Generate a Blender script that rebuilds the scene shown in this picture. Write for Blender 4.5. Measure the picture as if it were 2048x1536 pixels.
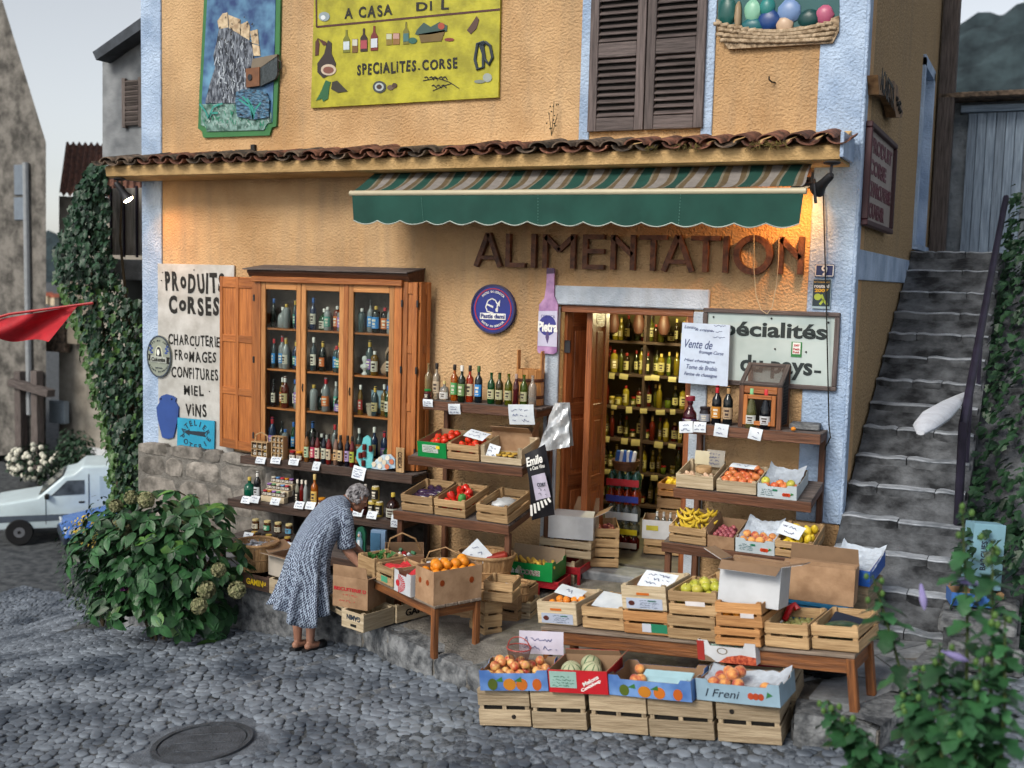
import bpy, bmesh, math, random
from mathutils import Vector, Matrix, Euler
R = math.radians
PI = math.pi
for o in list(bpy.data.objects): bpy.data.objects.remove(o)
rnd = random.Random(7)
SC = bpy.context.scene
COL = SC.collection

# ------------------------------------------------------------------ camera
# facade of the shop lies in the plane Y=0, X runs along it to the right (corner of the house at X=0), street level about Z=0
CAM = Vector((1.557, -9.623, 3.43))
RIGHT = Vector((0.8974, 0.4404, 0.0260)).normalized()
FWD = Vector((-0.4363, 0.8947, -0.0950)).normalized()
FWD = (FWD - RIGHT * FWD.dot(RIGHT)).normalized()
UP = RIGHT.cross(FWD).normalized()
FPX = 2200.0
cam_d = bpy.data.cameras.new('camera')
cam = bpy.data.objects.new('camera', cam_d); COL.objects.link(cam)
cam_d.sensor_width = 36; cam_d.sensor_fit = 'HORIZONTAL'; cam_d.lens = 36 * FPX / 2048
cam_d.clip_end = 3000; cam_d.clip_start = 0.05
cam.matrix_world = Matrix(((RIGHT.x, UP.x, -FWD.x, CAM.x), (RIGHT.y, UP.y, -FWD.y, CAM.y), (RIGHT.z, UP.z, -FWD.z, CAM.z), (0, 0, 0, 1)))
cam_d.dof.use_dof = True; cam_d.dof.focus_distance = 9.6; cam_d.dof.aperture_fstop = 1.6
SC.camera = cam

# ------------------------------------------------------------------ sky, sun, exposure (dull evening light)
SUN_EL, SUN_AZ = R(37), R(194)
wd = bpy.data.worlds.new('World'); SC.world = wd; wd.use_nodes = True
nt = wd.node_tree; bg = nt.nodes['Background']
sky = nt.nodes.new('ShaderNodeTexSky'); sky.sky_type = 'NISHITA'; sky.sun_disc = False
sky.sun_elevation = SUN_EL; sky.sun_rotation = SUN_AZ; sky.air_density = 1.0; sky.dust_density = 1.0; sky.ozone_density = 1.0
hs = nt.nodes.new('ShaderNodeHueSaturation'); hs.inputs['Saturation'].default_value = 0.28
nt.links.new(sky.outputs['Color'], hs.inputs['Color']); nt.links.new(hs.outputs['Color'], bg.inputs['Color'])
bg.inputs['Strength'].default_value = 0.105
sl = bpy.data.lights.new('sun', 'SUN'); sl.energy = 2.0; sl.angle = R(22); sl.color = (1, 0.93, 0.82)
so = bpy.data.objects.new('sun', sl); COL.objects.link(so)
# direction towards the sun: azimuth measured from +Y clockwise
sd = Vector((math.sin(SUN_AZ) * math.cos(SUN_EL), math.cos(SUN_AZ) * math.cos(SUN_EL), math.sin(SUN_EL)))
so.rotation_euler = sd.to_track_quat('Z', 'Y').to_euler()
vs = SC.view_settings; vs.view_transform = 'Standard'; vs.look = 'None'; vs.exposure = 0.5; vs.gamma = 1; vs.use_curve_mapping = False
SC.cycles.max_bounces = 5; SC.cycles.diffuse_bounces = 3; SC.cycles.adaptive_threshold = .04; SC.cycles.transparent_max_bounces = 12; SC.cycles.transmission_bounces = 4; SC.cycles.caustics_reflective = False; SC.cycles.caustics_refractive = False
SC.cycles.use_denoising = True; SC.cycles.sample_clamp_indirect = 4.0

# ------------------------------------------------------------------ placing: where the line of sight through a point of the photo meets a real plane
def ray(px, py): return RIGHT * (px - 1024) - UP * (py - 768) + FWD * FPX
def W(px, py, Y=0.0):
    r = ray(px, py); return CAM + r * ((Y - CAM.y) / r.y)
def G(px, py, Z=0.0):
    r = ray(px, py); return CAM + r * ((Z - CAM.z) / r.z)
def S(px, py, X=0.05):
    r = ray(px, py); return CAM + r * ((X - CAM.x) / r.x)
SL = .12   # how steeply lane and terrace climb to the right beyond X=-2.5
def PLN(px, py, a, s=SL):
    "meets the sloping plane z = a + s*x"
    r = ray(px, py); return CAM + r * ((a + s * CAM.x - CAM.z) / (r.z - s * r.x))
def frame3(A, B, s=SL):
    x = (B - A).normalized(); n = Vector((-s, 0, 1)); y = n.cross(x).normalized(); z = x.cross(y); return Matrix((x, y, z)).transposed()
def DEP(px, py, d): return CAM + ray(px, py) * (d / FPX)

def smooth01(t):
    t = max(0.0, min(1.0, t)); return t * t * (3 - 2 * t)
def street_z(x, y):
    "the lane climbs to the right and drops away to the left"
    if x > -2.5: return 0.25 + SL * (min(x, 3) + 2.5)
    s = -(x + 5.0)
    if s < 0: return -0.1 * s
    s = min(s, 8.4); return -0.1 * s - 0.027 * s * s

# ------------------------------------------------------------------ materials
MATS = {}
def lin(c):
    if isinstance(c, str):
        c = [int(c[i:i + 2], 16) / 255 for i in (0, 2, 4)]
        c = [v / 12.92 if v <= .04045 else ((v + .055) / 1.055) ** 2.4 for v in c]
    return tuple(c)
def mat(name, col, rough=.7, var=.15, scale=6.0, bump=0.0, bscale=40.0, metal=0.0, trans=0.0, col2=None, aniso=None, spec=.5, emit=None, emitc=None, detail=3.0, ramp=(.35, .65), alpha=None, orand=.12, ior=1.45, coat=0, sheen=0):
    "procedural: noise between two tones (plus a little difference from object to object) and a fine relief"
    if name in MATS: return MATS[name]
    m = bpy.data.materials.new(name); m.use_nodes = True; MATS[name] = m
    N = m.node_tree.nodes; L = m.node_tree.links
    b = N['Principled BSDF']; col = lin(col)
    c1 = [max(0, v * (1 - var)) for v in col]; c2 = [min(1, v * (1 + var)) for v in col] if col2 is None else lin(col2)
    tc = N.new('ShaderNodeTexCoord'); mp = N.new('ShaderNodeMapping'); L.new(tc.outputs['Object'], mp.inputs['Vector'])
    if aniso: mp.inputs['Scale'].default_value = aniso
    oi = N.new('ShaderNodeObjectInfo')
    nz = N.new('ShaderNodeTexNoise'); nz.inputs['Scale'].default_value = scale; nz.inputs['Detail'].default_value = detail; nz.inputs['Roughness'].default_value = .6
    mw = N.new('ShaderNodeVectorMath'); mw.operation = 'MULTIPLY_ADD'; mw.inputs[1].default_value = (40, 23, 31); L.new(oi.outputs['Random'], mw.inputs[0]); L.new(mp.outputs[0], mw.inputs[2])
    L.new(mw.outputs[0], nz.inputs['Vector'])
    rp = N.new('ShaderNodeValToRGB'); rp.color_ramp.elements[0].position = ramp[0]; rp.color_ramp.elements[1].position = ramp[1]
    rp.color_ramp.elements[0].color = (*c1, 1); rp.color_ramp.elements[1].color = (*c2, 1)
    L.new(nz.outputs['Fac'], rp.inputs['Fac'])
    hv = N.new('ShaderNodeHueSaturation'); mr = N.new('ShaderNodeMapRange'); mr.inputs['To Min'].default_value = 1 - orand; mr.inputs['To Max'].default_value = 1 + orand
    L.new(oi.outputs['Random'], mr.inputs['Value']); L.new(mr.outputs[0], hv.inputs['Value']); L.new(rp.outputs['Color'], hv.inputs['Color'])
    L.new(hv.outputs['Color'], b.inputs['Base Color'])
    b.inputs['Roughness'].default_value = rough; b.inputs['Metallic'].default_value = metal
    b.inputs['Transmission Weight'].default_value = trans; b.inputs['Specular IOR Level'].default_value = spec; b.inputs['IOR'].default_value = ior
    if coat: b.inputs['Coat Weight'].default_value = coat
    if sheen: b.inputs['Sheen Weight'].default_value = sheen
    if alpha is not None: b.inputs['Alpha'].default_value = alpha
    if emit:
        b.inputs['Emission Strength'].default_value = emit; b.inputs['Emission Color'].default_value = (*lin(emitc or col), 1)
    if bump:
        bz = N.new('ShaderNodeTexNoise'); bz.inputs['Scale'].default_value = bscale; bz.inputs['Detail'].default_value = 2.5; L.new(mp.outputs[0], bz.inputs['Vector'])
        bp = N.new('ShaderNodeBump'); bp.inputs['Strength'].default_value = min(1, bump); bp.inputs['Distance'].default_value = .02 * max(1, bump)
        L.new(bz.outputs['Fac'], bp.inputs['Height']); L.new(bp.outputs['Normal'], b.inputs['Normal'])
    return m
AX = {'x': (1.0, 14, 14), 'y': (14, 1.0, 14), 'z': (14, 14, 1.0)}
WOODS = {}
def wood(kind, ax):
    col, col2, rough, bump = WOODS[kind]
    return mat('%s wood grain %s' % (kind, ax), col, rough, .25, 3.2, bump, 9, col2=col2, aniso=AX[ax], detail=6, ramp=(.3, .72), orand=.24)
WOODS['crate'] = ((.33, .195, .085), (.53, .36, .19), .75, .35)
WOODS['pale crate'] = ((.43, .33, .20), (.60, .50, .35), .75, .3)
WOODS['grey crate'] = ((.27, .195, .115), (.48, .385, .26), .8, .4)
WOODS['old crate'] = ((.26, .15, .07), (.46, .29, .15), .8, .4)
WOODS['orange crate'] = ((.40, .18, .06), (.56, .29, .11), .75, .35)
WOODS['cabinet'] = ((.32, .095, .022), (.50, .18, .048), .45, .25)
WOODS['cabinet light'] = ((.45, .18, .05), (.62, .29, .10), .5, .25)
WOODS['door'] = ((.22, .06, .018), (.40, .13, .04), .45, .3)
WOODS['rack'] = ((.07, .028, .014), (.17, .07, .035), .6, .4)
WOODS['shelf dark'] = ((.035, .02, .015), (.09, .05, .035), .65, .4)
WOODS['bench'] = ((.10, .036, .014), (.30, .11, .032), .55, .35)
WOODS['bench top'] = ((.12, .085, .06), (.30, .24, .19), .8, .5)
WOODS['weathered'] = ((.06, .048, .045), (.17, .14, .13), .85, .5)
WOODS['brown shutter'] = ((.06, .046, .044), (.15, .118, .112), .7, .45)
WOODS['board grey'] = ((.22, .2, .18), (.42, .40, .37), .85, .4)
WOODS['blue door'] = ((.16, .22, .30), (.30, .38, .48), .6, .3)
WOODS['basket'] = ((.32, .17, .07), (.56, .35, .17), .7, .5)
WOODS['keg'] = ((.42, .18, .05), (.60, .29, .10), .5, .3)

def glass_mat(name='window glass'):
    if name in MATS: return MATS[name]
    m = bpy.data.materials.new(name); m.use_nodes = True; MATS[name] = m
    N = m.node_tree.nodes; L = m.node_tree.links; N.remove(N['Principled BSDF'])
    t = N.new('ShaderNodeBsdfTransparent'); t.inputs[0].default_value = (.93, .96, .95, 1)
    g = N.new('ShaderNodeBsdfGlossy'); g.inputs['Roughness'].default_value = .04
    f = N.new('ShaderNodeFresnel'); f.inputs['IOR'].default_value = 1.22
    mx = N.new('ShaderNodeMixShader'); L.new(f.outputs[0], mx.inputs[0]); L.new(t.outputs[0], mx.inputs[1]); L.new(g.outputs[0], mx.inputs[2])
    L.new(mx.outputs[0], N['Material Output'].inputs['Surface']); return m
def paint(name, col, rough=.55, var=.07, **k): return mat(name, col, rough, var, **k)
def C_(hexs, rough=.5, var=.08, **k):
    "flat print or paint of one colour"
    return mat('paint ' + hexs, hexs, rough, var, **k)

# ------------------------------------------------------------------ mesh building
class MB:
    def __init__(self): self.v = []; self.f = []; self.m = []
    def add(self, vs, fs, mi=0, T=None):
        n = len(self.v)
        self.v += [tuple(T @ Vector(p)) for p in vs] if T is not None else [tuple(p) for p in vs]
        self.f += [tuple(i + n for i in f) for f in fs]; self.m += [mi] * len(fs); return self
    def box(self, c, s, mi=0, T=None, rot=None):
        x, y, z = s[0] / 2, s[1] / 2, s[2] / 2
        vs = [Vector((sx * x, sy * y, sz * z)) for sz in (-1, 1) for sy in (-1, 1) for sx in (-1, 1)]
        if rot: 
            e = Euler(rot).to_matrix(); vs = [e @ p for p in vs]
        vs = [p + Vector(c) for p in vs]
        return self.add(vs, [(0, 2, 3, 1), (4, 5, 7, 6), (0, 1, 5, 4), (2, 6, 7, 3), (0, 4, 6, 2), (1, 3, 7, 5)], mi, T)
    def prism(self, poly, y0, y1, mi=0, T=None):
        "polygon in x,z extruded along y (front y0, back y1); poly counter-clockwise seen from -y"
        n = len(poly); vs = [(p[0], y0, p[1]) for p in poly] + [(p[0], y1, p[1]) for p in poly]
        fs = [tuple(range(n)), tuple(range(2 * n - 1, n - 1, -1))] + [(i, i + n, (i + 1) % n + n, (i + 1) % n) for i in range(n)]
        return self.add(vs, fs, mi, T)
    def lathe(self, prof, n=14, mi=0, T=None, sx=1, sy=1):
        vs = []; fs = []
        for r, z in prof:
            for k in range(n): a = 2 * PI * k / n; vs.append((r * sx * math.cos(a), r * sy * math.sin(a), z))
        for i in range(len(prof) - 1):
            for k in range(n): fs.append((i * n + k, i * n + (k + 1) % n, (i + 1) * n + (k + 1) % n, (i + 1) * n + k))
        if prof[0][0] > 1e-5: fs.append(tuple(range(n - 1, -1, -1)))
        if prof[-1][0] > 1e-5: fs.append(tuple((len(prof) - 1) * n + k for k in range(n)))
        return self.add(vs, fs, mi, T)
    def tube(self, pts, r, n=8, mi=0, T=None, cap=True, flat=1.0):
        pts = [Vector(p) for p in pts]; rs = r if isinstance(r, (list, tuple)) else [r] * len(pts)
        vs = []; fs = []; prev = None
        for i, p in enumerate(pts):
            d = (pts[min(i + 1, len(pts) - 1)] - pts[max(i - 1, 0)]).normalized()
            if prev is None:
                a = Vector((0, 0, 1)) if abs(d.z) < .9 else Vector((1, 0, 0)); u = d.cross(a).normalized()
            else:
                u = (prev - d * prev.dot(d)).normalized()
            prev = u; w = d.cross(u)
            for k in range(n):
                t = 2 * PI * k / n; vs.append(p + (u * math.cos(t) + w * math.sin(t) * flat) * rs[i])
        for i in range(len(pts) - 1):
            for k in range(n): fs.append((i * n + k, i * n + (k + 1) % n, (i + 1) * n + (k + 1) % n, (i + 1) * n + k))
        if cap: fs += [tuple(range(n - 1, -1, -1)), tuple((len(pts) - 1) * n + k for k in range(n))]
        return self.add(vs, fs, mi, T)
    def ball(self, c, r, nu=12, nv=8, mi=0, T=None, jit=0, rn=None):
        rx, ry, rz = r if isinstance(r, (list, tuple)) else (r, r, r); vs = [(c[0], c[1], c[2] - rz)]; fs = []
        for i in range(1, nv):
            a = PI * i / nv - PI / 2
            for k in range(nu):
                b = 2 * PI * k / nu; j = 1 + (rn.uniform(-jit, jit) if jit else 0)
                vs.append((c[0] + rx * math.cos(a) * math.cos(b) * j, c[1] + ry * math.cos(a) * math.sin(b) * j, c[2] + rz * math.sin(a) * j))
        vs.append((c[0], c[1], c[2] + rz)); last = len(vs) - 1
        for k in range(nu): fs.append((0, 1 + (k + 1) % nu, 1 + k))
        for i in range(nv - 2):
            for k in range(nu): a = 1 + i * nu; fs.append((a + k, a + (k + 1) % nu, a + nu + (k + 1) % nu, a + nu + k))
        a = 1 + (nv - 2) * nu
        for k in range(nu): fs.append((a + k, a + (k + 1) % nu, last))
        return self.add(vs, fs, mi, T)
    def grid(self, fn, nu, nv, mi=0, T=None):
        vs = [fn(i / nu, j / nv) for j in range(nv + 1) for i in range(nu + 1)]
        fs = [(j * (nu + 1) + i, j * (nu + 1) + i + 1, (j + 1) * (nu + 1) + i + 1, (j + 1) * (nu + 1) + i) for j in range(nv) for i in range(nu)]
        return self.add(vs, fs, mi, T)
    def mesh(self, name, mats, smooth=False, ang=40):
        me = bpy.data.meshes.new(name); me.from_pydata(self.v, [], self.f)
        for m in (mats if isinstance(mats, (list, tuple)) else [mats]): me.materials.append(m)
        if any(self.m): me.polygons.foreach_set('material_index', self.m)
        if smooth:
            me.polygons.foreach_set('use_smooth', [True] * len(self.f)); me.set_sharp_from_angle(angle=R(ang))
        me.update(); return me
    def build(self, name, mats, parent=None, smooth=False, loc=(0, 0, 0), rot=(0, 0, 0), ang=40):
        return obj(name, self.mesh(name, mats, smooth, ang), parent, loc, rot)
def obj(name, me, parent=None, loc=(0, 0, 0), rot=(0, 0, 0), scale=None):
    o = bpy.data.objects.new(name, me); COL.objects.link(o); o.location = loc; o.rotation_euler = rot
    if scale is not None: o.scale = scale if isinstance(scale, (tuple, list)) else (scale,) * 3
    if parent: o.parent = parent
    return o
def tag(o, label=None, cat=None, group=None, kind=None):
    if label: o['label'] = label
    if cat: o['category'] = cat
    if group: o['group'] = group
    if kind: o['kind'] = kind
    return o
def thing(name, label, cat, loc=(0, 0, 0), rot=(0, 0, 0), group=None):
    if isinstance(rot, (int, float)): rot = (0, 0, rot)
    o = bpy.data.objects.new(name, None); COL.objects.link(o); o.location = loc; o.rotation_euler = rot; o.empty_display_size = .05
    return tag(o, label, cat, group)
def struct(o): o['kind'] = 'structure'; return o
BOXES = {}
def bx(name, parent, c, s, m, bev=.003, rot=(0, 0, 0)):
    "a box with chamfered edges as an object of its own; m is a material or the name of a wood"
    if isinstance(m, str): m = wood(m, 'xyz'[max(range(3), key=lambda i: s[i])])
    key = (tuple(round(v, 4) for v in s), m.name, bev)
    if key not in BOXES:
        bm = bmesh.new(); bmesh.ops.create_cube(bm, size=1); bmesh.ops.scale(bm, vec=s, verts=bm.verts)
        b = min(bev, min(s) * .3)
        if b > 0: bmesh.ops.bevel(bm, geom=bm.edges[:], offset=b, segments=1, affect='EDGES')
        me = bpy.data.meshes.new(name); bm.to_mesh(me); bm.free(); me.materials.append(m); BOXES[key] = me
    return obj(name, BOXES[key], parent, c, rot)
def frame2(A, B):
    d = B - A; return math.atan2(d.y, d.x), Vector((d.x, d.y)).length

BENCH = bpy.data.scenes.new('workbench')
def baked(o):
    "mesh of a curve or modified object, evaluated apart from the big scene; removes o"
    BENCH.collection.objects.link(o); vl = BENCH.view_layers[0]; vl.update()
    me = bpy.data.meshes.new_from_object(o.evaluated_get(vl.depsgraph)); bpy.data.objects.remove(o); return me
# lettering: filled strokes standing a hair proud of their sign
TXT = {}
def text_mesh(body, bold, ext, m, shear=0.0):
    key = (body, bold, ext, m.name, shear)
    if key in TXT: return TXT[key]
    cu = bpy.data.curves.new('lettering', 'FONT'); cu.body = body; cu.size = 1; cu.offset = bold; cu.extrude = ext; cu.resolution_u = 3; cu.shear = shear
    cu.fill_mode = 'BOTH'; cu.space_line = 1.0
    o = bpy.data.objects.new('lettering', cu); me = baked(o)
    xs = [v.co.x for v in me.vertices] or [0, 1]; ys = [v.co.y for v in me.vertices] or [0, 1]
    x0, x1, y0, y1 = min(xs), max(xs), min(ys), max(ys)
    for v in me.vertices: v.co.x -= (x0 + x1) / 2; v.co.y -= (y0 + y1) / 2
    me.materials.clear(); me.materials.append(m); TXT[key] = (me, x1 - x0, y1 - y0); return TXT[key]
def text(parent, body, c, w, h, m, bold=.0, ext=.02, rot=(PI / 2, 0, 0), shear=0.0, name='lettering', roll=0.0):
    "words fitted into w x h, centred on c in the parent's x,z plane, facing -y"
    me, tw, th = text_mesh(body, bold, ext, m, shear)
    sx = w / tw if w else h / th; sy = h / th if h else w / tw
    o = obj(name, me, parent, c); o.rotation_euler = (Euler(rot).to_matrix() @ Matrix.Rotation(roll, 3, 'Z')).to_euler()
    o.scale = (sx, sy, .0015 / ext if ext else 1); return o
def scribble(parent, c, w, h, m, lines=3, seed=1, rot=(0, 0, 0), name='handwriting', y=-.0015, th=.0035):
    "unreadable pen strokes on a card lying in x,z facing -y"
    rn = random.Random(seed); mb = MB()
    for li in range(lines):
        z = h * (.5 - (li + .6) / lines); x = -w / 2 + rn.uniform(0, .08) * w; xe = w / 2 - rn.uniform(0, .25) * w; amp = h / lines * .3
        pts = []
        while x < xe:
            pts.append((x, z + rn.uniform(-amp, amp))); x += rn.uniform(.6, 1.3) * amp * .55 + .002
            if rn.random() < .14: 
                x += amp * .8
                if len(pts) > 1: strokes(mb, pts, th, y)
                pts = []
        if len(pts) > 1: strokes(mb, pts, th, y)
    if not mb.v: mb.box((0, y, 0), (w * .5, .001, .004))
    return mb.build(name, m, parent, loc=c, rot=rot)
def strokes(mb, pts, th, y=-.0015, mi=0):
    for (x0, z0), (x1, z1) in zip(pts, pts[1:]):
        d = Vector((x1 - x0, z1 - z0)); 
        if d.length < 1e-6: continue
        n = Vector((-d.y, d.x)).normalized() * th / 2
        mb.add([(x0 - n.x, y, z0 - n.y), (x1 - n.x, y, z1 - n.y), (x1 + n.x, y, z1 + n.y), (x0 + n.x, y, z0 + n.y)], [(0, 1, 2, 3)], mi)
def disc(cx, cz, rx, rz=None, n=20, a0=0, a1=2 * PI):
    rz = rz or rx; full = abs(a1 - a0 - 2 * PI) < 1e-6
    return [(cx + rx * math.cos(a0 + (a1 - a0) * k / (n if full else n - 1)), cz + rz * math.sin(a0 + (a1 - a0) * k / (n if full else n - 1))) for k in range(n)]
def ringband(mb, cx, cz, r0, r1, y0, y1, n=32, mi=0, sx=1.0):
    vs = []; fs = []
    for k in range(n):
        a = 2 * PI * k / n
        for r, y in ((r0, y0), (r1, y0), (r1, y1), (r0, y1)): vs.append((cx + sx * r * math.cos(a), y, cz + r * math.sin(a)))
    for k in range(n):
        a, b = k * 4, (k + 1) % n * 4
        for j in range(4): fs.append((a + j, b + j, b + (j + 1) % 4, a + (j + 1) % 4))
    mb.add(vs, fs, mi)
ORD = ['leftmost', 'second', 'third', 'fourth', 'fifth', 'sixth', 'seventh', 'eighth', 'ninth', 'tenth', 'eleventh', 'twelfth', 'thirteenth', 'fourteenth', 'fifteenth', 'sixteenth', 'seventeenth', 'eighteenth']
def ordl(i): return 'leftmost' if i == 0 else ORD[i] + ' from left'
# ================================================================== THE SETTING
def plat_z(x, y): return .42 + SL * max(0, x + 2.5)
PLAT = [(-7.0, -1.3), (-5.32, -1.36), (-4.52, -1.5), (-3.8, -1.55), (-3.32, -1.87), (-2.72, -2.15), (-2.3, -2.36), (-1.95, -2.5), (.22, -2.5), (.28, -2.86), (.78, -2.86), (1.0, -2.3), (1.15, -1.2)]
def inside(poly, x, y):
    c = False; n = len(poly)
    for i in range(n):
        x0, y0 = poly[i]; x1, y1 = poly[(i + 1) % n]
        if (y0 > y) != (y1 > y) and x < (x1 - x0) * (y - y0) / (y1 - y0) + x0: c = not c
    return c
PPOLY = PLAT + [(1.15, .3), (-7.0, .3)]

m_ground = mat('dark mortar and dirt', (.04, .048, .058), .9, .35, 5, .6, 60, col2=(.10, .108, .115))
m_cob = mat('grey river stone', (.055, .072, .10), .68, .4, 1.6, .5, 5, col2=(.165, .19, .225), orand=.38)
m_flag = mat('worn flagstone', (.155, .172, .195), .75, .3, 4, .5, 35, col2=(.29, .305, .325), orand=.14)
m_kerb = mat('rough kerb stone', (.075, .083, .095), .85, .45, 9, .9, 30, col2=(.22, .23, .24), orand=.15)
m_step = mat('step stone with painted shade', (.022, .025, .031), .9, .5, 4, .7, 30, col2=(.16, .172, .19), ramp=(.36, .70), orand=.12, detail=6)  # risers painted darker to offset the low sun striking them
m_tread = mat('trodden step top with painted light', (.24, .27, .31), .8, .3, 6, .4, 40, col2=(.42, .455, .51))  # worn treads, also painted lighter than the low sun leaves them
m_rubble = mat('rubble stone', (.17, .155, .135), .85, .35, 6, .9, 18, col2=(.34, .31, .275), orand=.25)
m_mortar = mat('lime mortar', (.16, .15, .135), .95, .3, 8, .8, 50)
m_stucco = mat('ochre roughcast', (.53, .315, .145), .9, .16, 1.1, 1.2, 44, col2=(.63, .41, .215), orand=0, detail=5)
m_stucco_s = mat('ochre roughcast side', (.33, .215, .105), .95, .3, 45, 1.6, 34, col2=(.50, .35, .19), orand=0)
m_blue = mat('pale blue limewash', (.33, .45, .65), .85, .16, 2.5, 1.0, 45, col2=(.46, .58, .76), orand=0)
m_white = mat('white limewash', (.42, .49, .58), .85, .16, 3, .6, 60, col2=(.56, .62, .70), orand=0)
m_tile = mat('old roof tile', (.085, .04, .028), .85, .5, 9, .7, 30, col2=(.24, .10, .062), orand=.4)
m_tile2 = mat('mossy roof tile', (.055, .045, .036), .9, .5, 9, .8, 30, col2=(.17, .12, .085), orand=.35)

def weather(m, streak=.5, tone=(.30, .22, .14), amount=.45):
    "rain streaks and old patches over a wall colour"
    N = m.node_tree.nodes; L = m.node_tree.links; b = N['Principled BSDF']; src = b.inputs['Base Color'].links[0].from_socket; tc = N.new('ShaderNodeTexCoord')
    mp = N.new('ShaderNodeMapping'); mp.inputs['Scale'].default_value = (5, 5, .35); L.new(tc.outputs['Object'], mp.inputs[0]); n1 = N.new('ShaderNodeTexNoise'); n1.inputs['Scale'].default_value = 1.6; n1.inputs['Detail'].default_value = 4; L.new(mp.outputs[0], n1.inputs['Vector'])
    n2 = N.new('ShaderNodeTexNoise'); n2.inputs['Scale'].default_value = .7; n2.inputs['Detail'].default_value = 5; L.new(tc.outputs['Object'], n2.inputs['Vector'])
    mu = N.new('ShaderNodeMath'); mu.operation = 'MULTIPLY'; L.new(n1.outputs['Fac'], mu.inputs[0]); L.new(n2.outputs['Fac'], mu.inputs[1])
    mr = N.new('ShaderNodeMapRange'); mr.inputs['From Min'].default_value = .22; mr.inputs['From Max'].default_value = .42; mr.inputs['To Max'].default_value = amount; L.new(mu.outputs[0], mr.inputs['Value'])
    mx = N.new('ShaderNodeMix'); mx.data_type = 'RGBA'; L.new(mr.outputs[0], mx.inputs['Factor']); L.new(src, mx.inputs['A']); mx.inputs['B'].default_value = (*tone, 1); L.new(mx.outputs['Result'], b.inputs['Base Color'])
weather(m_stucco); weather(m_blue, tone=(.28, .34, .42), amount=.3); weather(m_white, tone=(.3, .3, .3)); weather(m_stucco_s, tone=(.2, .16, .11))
# ground sheet out to the horizon
mb = MB()
xs = [-400, -120, -60, -40, -30, -24] + [-20 + .5 * i for i in range(49)] + [6, 9, 14, 30, 80, 300]
ys = [-60, -30, -16, -10, -8] + [-6 + .5 * i for i in range(41)] + [16, 20, 26, 34, 50, 90, 200, 500]
vs = [(x, y, street_z(x, y) - .013) for y in ys for x in xs]; nx = len(xs)
mb.add(vs, [(j * nx + i, j * nx + i + 1, (j + 1) * nx + i + 1, (j + 1) * nx + i) for j in range(len(ys) - 1) for i in range(nx - 1)])
street = struct(mb.build('street', m_ground, smooth=True))

def proj(p):
    d = Vector(p) - CAM; z = d.dot(FWD); return 1024 + FPX * d.dot(RIGHT) / z, 768 - FPX * d.dot(UP) / z, z
# cobbles: rounded stones set by hand
def stone_mesh(seed, n=8):
    rn = random.Random(seed); rr = [rn.uniform(.86, 1.12) for _ in range(n)]; el = rn.uniform(.68, .95); vs = []; fs = []
    for ring, (s, z) in enumerate(((1.0, -.5), (.98, .02), (.84, .19), (.4, .25))):
        for k in range(n):
            a = 2 * PI * k / n; vs.append((rr[k] * s * math.cos(a), rr[k] * s * el * math.sin(a), z + rn.uniform(-.035, .035)))
    for i in range(3):
        for k in range(n): fs.append((i * n + k, i * n + (k + 1) % n, (i + 1) * n + (k + 1) % n, (i + 1) * n + k))
    fs.append(tuple(3 * n + k for k in range(n))); return vs, fs
STONES = [stone_mesh(s) for s in range(10)]
cob_mesh = []
for vs, fs in STONES:
    cob_mesh.append(MB().add(vs, fs).mesh('cobblestone', m_cob, True, 50))
MANHOLE = Vector(G(405, 1494, .11)[:2])
rc = random.Random(11); cobs = []; sp = .088; row = 0; y = -5.0
while y < 5.0:
    x = -16.0 + (row % 2) * sp * .5
    while x < 2.2:
        px_, py_ = x + rc.uniform(-.024, .024), y + rc.uniform(-.02, .02); x += sp
        if inside(PPOLY, px_, py_) or (py_ > -1.32 and -8.0 < px_ < 1.3): continue
        z = street_z(px_, py_); u, v, d = proj((px_, py_, z))
        if not (-60 < u < 2110 and 1085 < v < 1600): continue
        if (Vector((px_, py_)) - MANHOLE).length < .47 + .05 * math.sin(5 * math.atan2(py_ - MANHOLE.y, px_ - MANHOLE.x)): continue
        s = rc.uniform(.041, .056) * (1.0 if px_ < -2.6 else 1.1)
        cobs.append((px_, py_, z, s, rc.uniform(0, 6.28), d, rc.randrange(10), rc.uniform(-.012, .006)))
    y += sp * .80; row += 1
big = sorted(range(len(cobs)), key=lambda i: -cobs[i][3] / cobs[i][5] - (1 if proj(cobs[i][:3])[1] < 1525 and 60 < proj(cobs[i][:3])[0] < 1980 else 0))[:300]
bigs = set(big); mb = MB()
for i, (x, y, z, s, a, d, k, dz) in enumerate(cobs):
    if i in bigs: obj('cobblestone', cob_mesh[k], street, (x, y, z + dz), (rc.uniform(-.06, .06), rc.uniform(-.06, .06), a), (s * rc.uniform(.85, 1.2), s, s * .55))
    else: mb.add(*STONES[k], 0, Matrix.Translation((x, y, z + dz)) @ Matrix.Rotation(a, 4, 'Z') @ Matrix.Diagonal((s * rc.uniform(.85, 1.2), s, s * .55, 1)))
c = mb.build('cobbles', m_cob, street, True, ang=50); c['kind'] = 'stuff'
# smoother worn concrete beside the cobbles
m_conc = mat('worn concrete', (.085, .10, .125), .8, .3, 8, .6, 60, col2=(.14, .16, .19))
mb = MB(); mb.grid(lambda u, v: (MANHOLE.x + .6 * v * math.cos(6.2832 * u), MANHOLE.y + .6 * v * math.sin(6.2832 * u), street_z(MANHOLE.x + .6 * v * math.cos(6.2832 * u), 0) - .012), 32, 4)
struct(mb.build('concrete_collar', m_conc, smooth=True))
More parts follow.
